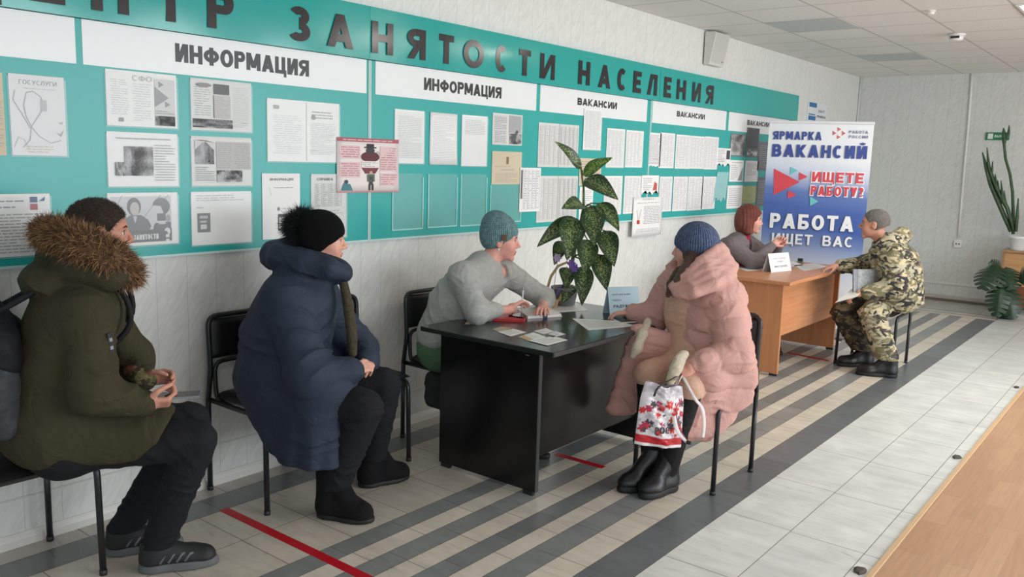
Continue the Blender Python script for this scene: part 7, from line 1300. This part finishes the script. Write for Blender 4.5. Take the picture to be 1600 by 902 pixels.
def cst(pts, r):
    r = [q*0.78 for q in r]
    P = [on_y(u_, v_, 11.34+dy) for u_, v_, dy in pts]; k = MB(); n = 9; k.tube(P, r, n)
    for i in range(len(k.v)):                                   # ribbed section
        j = i//n; q = np.array(k.v[i]); ctr = P[min(j, len(P)-1)]
        if i % 3 == 0: k.v[i] = tuple(ctr+(q-ctr)*0.62)
    k.build('stem', m_cac, t, True)
cst([(1583, 366, 0), (1583, 330, 0), (1582, 300, 0.02), (1578, 272, 0.02), (1571, 248, 0), (1569, 226, 0), (1569, 214, 0), (1568, 200, 0)], [0.024, 0.024, 0.021, 0.02, 0.019, 0.02, 0.04, 0.008])
cst([(1580, 362, -0.02), (1570, 340, -0.03), (1558, 312, -0.04), (1548, 288, -0.04), (1541, 262, -0.05), (1535, 238, -0.05)], [0.03, 0.032, 0.034, 0.034, 0.028, 0.008]); cst([(1584, 360, -0.04), (1574, 326, -0.05), (1562, 304, -0.05), (1553, 284, -0.05), (1545, 262, -0.06), (1542, 230, -0.06)], [0.028, 0.03, 0.032, 0.032, 0.026, 0.006])
cst([(1547, 282, -0.05), (1550, 266, -0.06), (1551, 252, -0.06)], [0.02, 0.018, 0.006]); cst([(1561, 304, -0.05), (1557, 288, -0.06), (1555, 272, -0.06)], [0.022, 0.02, 0.006]); cst([(1573, 326, -0.05), (1566, 306, -0.06), (1564, 282, -0.06)], [0.022, 0.022, 0.006]); cst([(1577, 340, -0.04), (1571, 318, -0.05), (1569, 298, -0.05)], [0.022, 0.02, 0.006]); cst([(1549, 290, -0.05), (1543, 274, -0.06), (1540, 250, -0.06)], [0.02, 0.018, 0.006]); cst([(1567, 318, -0.05), (1561, 300, -0.06), (1559, 282, -0.06)], [0.02, 0.018, 0.006]); cst([(1570, 216, 0), (1576, 208, 0), (1577, 196, 0)], [0.022, 0.022, 0.006]); cst([(1587, 362, -0.05), (1589, 340, -0.05), (1591, 310, -0.05)], [0.024, 0.024, 0.008])
t = empty('potted_spider_plant', (2.40, 11.40, 0.742), 'dark grassy houseplant behind the cactus at the right edge', 'plant'); k = MB(); k.lathe([(0.07, 0), (0.09, 0.13), (0.095, 0.14), (0.085, 0.14), (0.002, 0.13)], (2.40, 11.40, 0.742), 20); k.build('pot', mat('clay_pot', (146, 92, 70), 0.7), t, True)
m_gr = leaf_material('dark_grass_leaf', (46, 66, 44), (60, 84, 54), None, 20, 0.55)
rg = np.random.RandomState(9)
for i in range(26):
    an = rg.uniform(0, 6.28); rr = rg.uniform(0.15, 0.36); hh = rg.uniform(0.25, 0.6); b_ = np.array([2.40, 11.38, 0.88]); tp_ = b_+np.array([rr*math.cos(an), rr*math.sin(an)*0.5, hh-0.18])
    leaf('leaf', b_, tp_, 0.028, (math.cos(an)*-0.3, -0.4, 0.9), m_gr, t, 0.35, 0.2, 0.0, 12, 2, i)
# monstera on the floor in front of the stand
m_mon = leaf_material('monstera_leaf', (32, 58, 38), (42, 72, 46), None, 12, 0.6)
t = empty('potted_monstera', (2.08, 10.90, 0), 'dark monstera with split leaves on the floor at the right edge', 'plant'); k = MB(); k.lathe([(0.085, 0), (0.09, 0.01), (0.11, 0.16), (0.115, 0.17), (0.1, 0.17), (0.002, 0.15)], (2.08, 10.90, 0), 24); k.build('pot', mat('dark_green_pot', (34, 44, 40), 0.5), t, True)
def monstera_leaf(base, tip, width, face, seed):
    B_, T_ = np.array(base, float), np.array(tip, float); ax = T_-B_; ln = np.linalg.norm(ax); ax /= ln; fc = nrm(np.array(face)-ax*np.dot(face, ax)); sd = np.cross(ax, fc); V = []; F_ = []; C_ = []
    prof = lambda s: width/2*max(0.06, math.sin(math.pi*min(0.999, (s*0.93+0.07)**0.7))**0.7)
    def P(s, tt): return B_+ax*ln*s+fc*ln*0.10*math.sin(math.pi*s)+sd*tt*prof(s)-fc*abs(tt)**1.6*prof(s)*0.45-ax*abs(tt)**1.5*(-0.10)*ln*0.8
    nf = 7
    for q in (1, -1):
        for i in range(nf):
            s0, s1 = i/nf, (i+0.98)/nf
            for a in range(8):
                for (u0, u1) in ((a/8, (a+1)/8),):
                    def edge(u_): sh = 0.0 if u_ < 0.3 else (u_-0.3)/0.7*0.26/nf*1.0*1.3; return s0+sh*0.35, s1-sh
                    e0, e1 = edge(u0), edge(u1); o = len(V); V += [P(e0[0], q*u0), P(e0[1], q*u0), P(e1[1], q*u1), P(e1[0], q*u1)]; C_ += [(1-u0, e0[0], 0.5, 1)]*2+[(1-u1, e0[0], 0.5, 1)]*2; F_.append((o, o+1, o+2, o+3) if q > 0 else (o+3, o+2, o+1, o))
    me = bpy.data.meshes.new('leaf'); me.from_pydata((np.array(V)-np.array(t.location)).tolist(), [], F_); at = me.color_attributes.new('Col', 'FLOAT_COLOR', 'POINT'); at.data.foreach_set('color', [z_ for c_ in C_ for z_ in c_]); me.materials.append(m_mon); ob = bpy.data.objects.new('leaf', me); COL.objects.link(ob); ob.parent = t
    k = MB(); r0 = np.array([2.08, 10.90, 0.16]); k.tube([r0, (r0+B_)/2+np.array([0, 0, 0.12]), B_, B_*0.7+T_*0.3], [0.011, 0.010, 0.008, 0.004], 7); k.build('leaf_stalk', mat('dark_green_stem', (44, 70, 48), 0.5), t, True)
for i, (b_, tp_, wd, fc) in enumerate((((1556, 414, 10.82), (1534, 452, 10.66), 0.42, (-0.3, -0.8, 0.5)), ((1572, 418, 10.85), (1582, 452, 10.68), 0.34, (0.2, -0.8, 0.5)), ((1566, 446, 10.72), (1556, 494, 10.62), 0.30, (0, -0.9, 0.3)), ((1574, 450, 10.75), (1583, 498, 10.66), 0.28, (0.2, -0.9, 0.3)), ((1592, 440, 10.8), (1608, 424, 10.7), 0.26, (0.2, -0.7, 0.6)), ((1563, 425, 10.9), (1548, 408, 10.85), 0.25, (-0.1, -0.6, 0.8)))):
    monstera_leaf(on_y(b_[0], b_[1], b_[2]), on_y(tp_[0], tp_[1], tp_[2]), wd, fc, i)
# bag hanging under the seat behind the black desk
bb = np.array([0.42, 3.46, 0.335]); t = empty('shoulder_bag', (0.42, 3.46, 0.22), 'dark grey bag hanging below the seat behind the black desk', 'bag'); m_bag = cloth_mat('dark_grey_bag_cloth', (48, 50, 50), 0.7)
grow('bag_body', DISP(rbox(bb, (0.075, 0.13, 0.105), 0.04), wrinkle(0.004, 40, (0, 0.3, 1), 7, 3)), *box_of([bb], 0.19), 0.008, m_bag, t)
k = MB(); k.tube(arc_pts([bb+[0.04, -0.11, -0.06], bb+[0.055, -0.10, -0.135], bb+[0.055, 0.0, -0.165], bb+[0.05, 0.08, -0.1]], 0.03), 0.007, 8); k.build('strap', m_bpd, t, True)
bpy.context.view_layer.update()
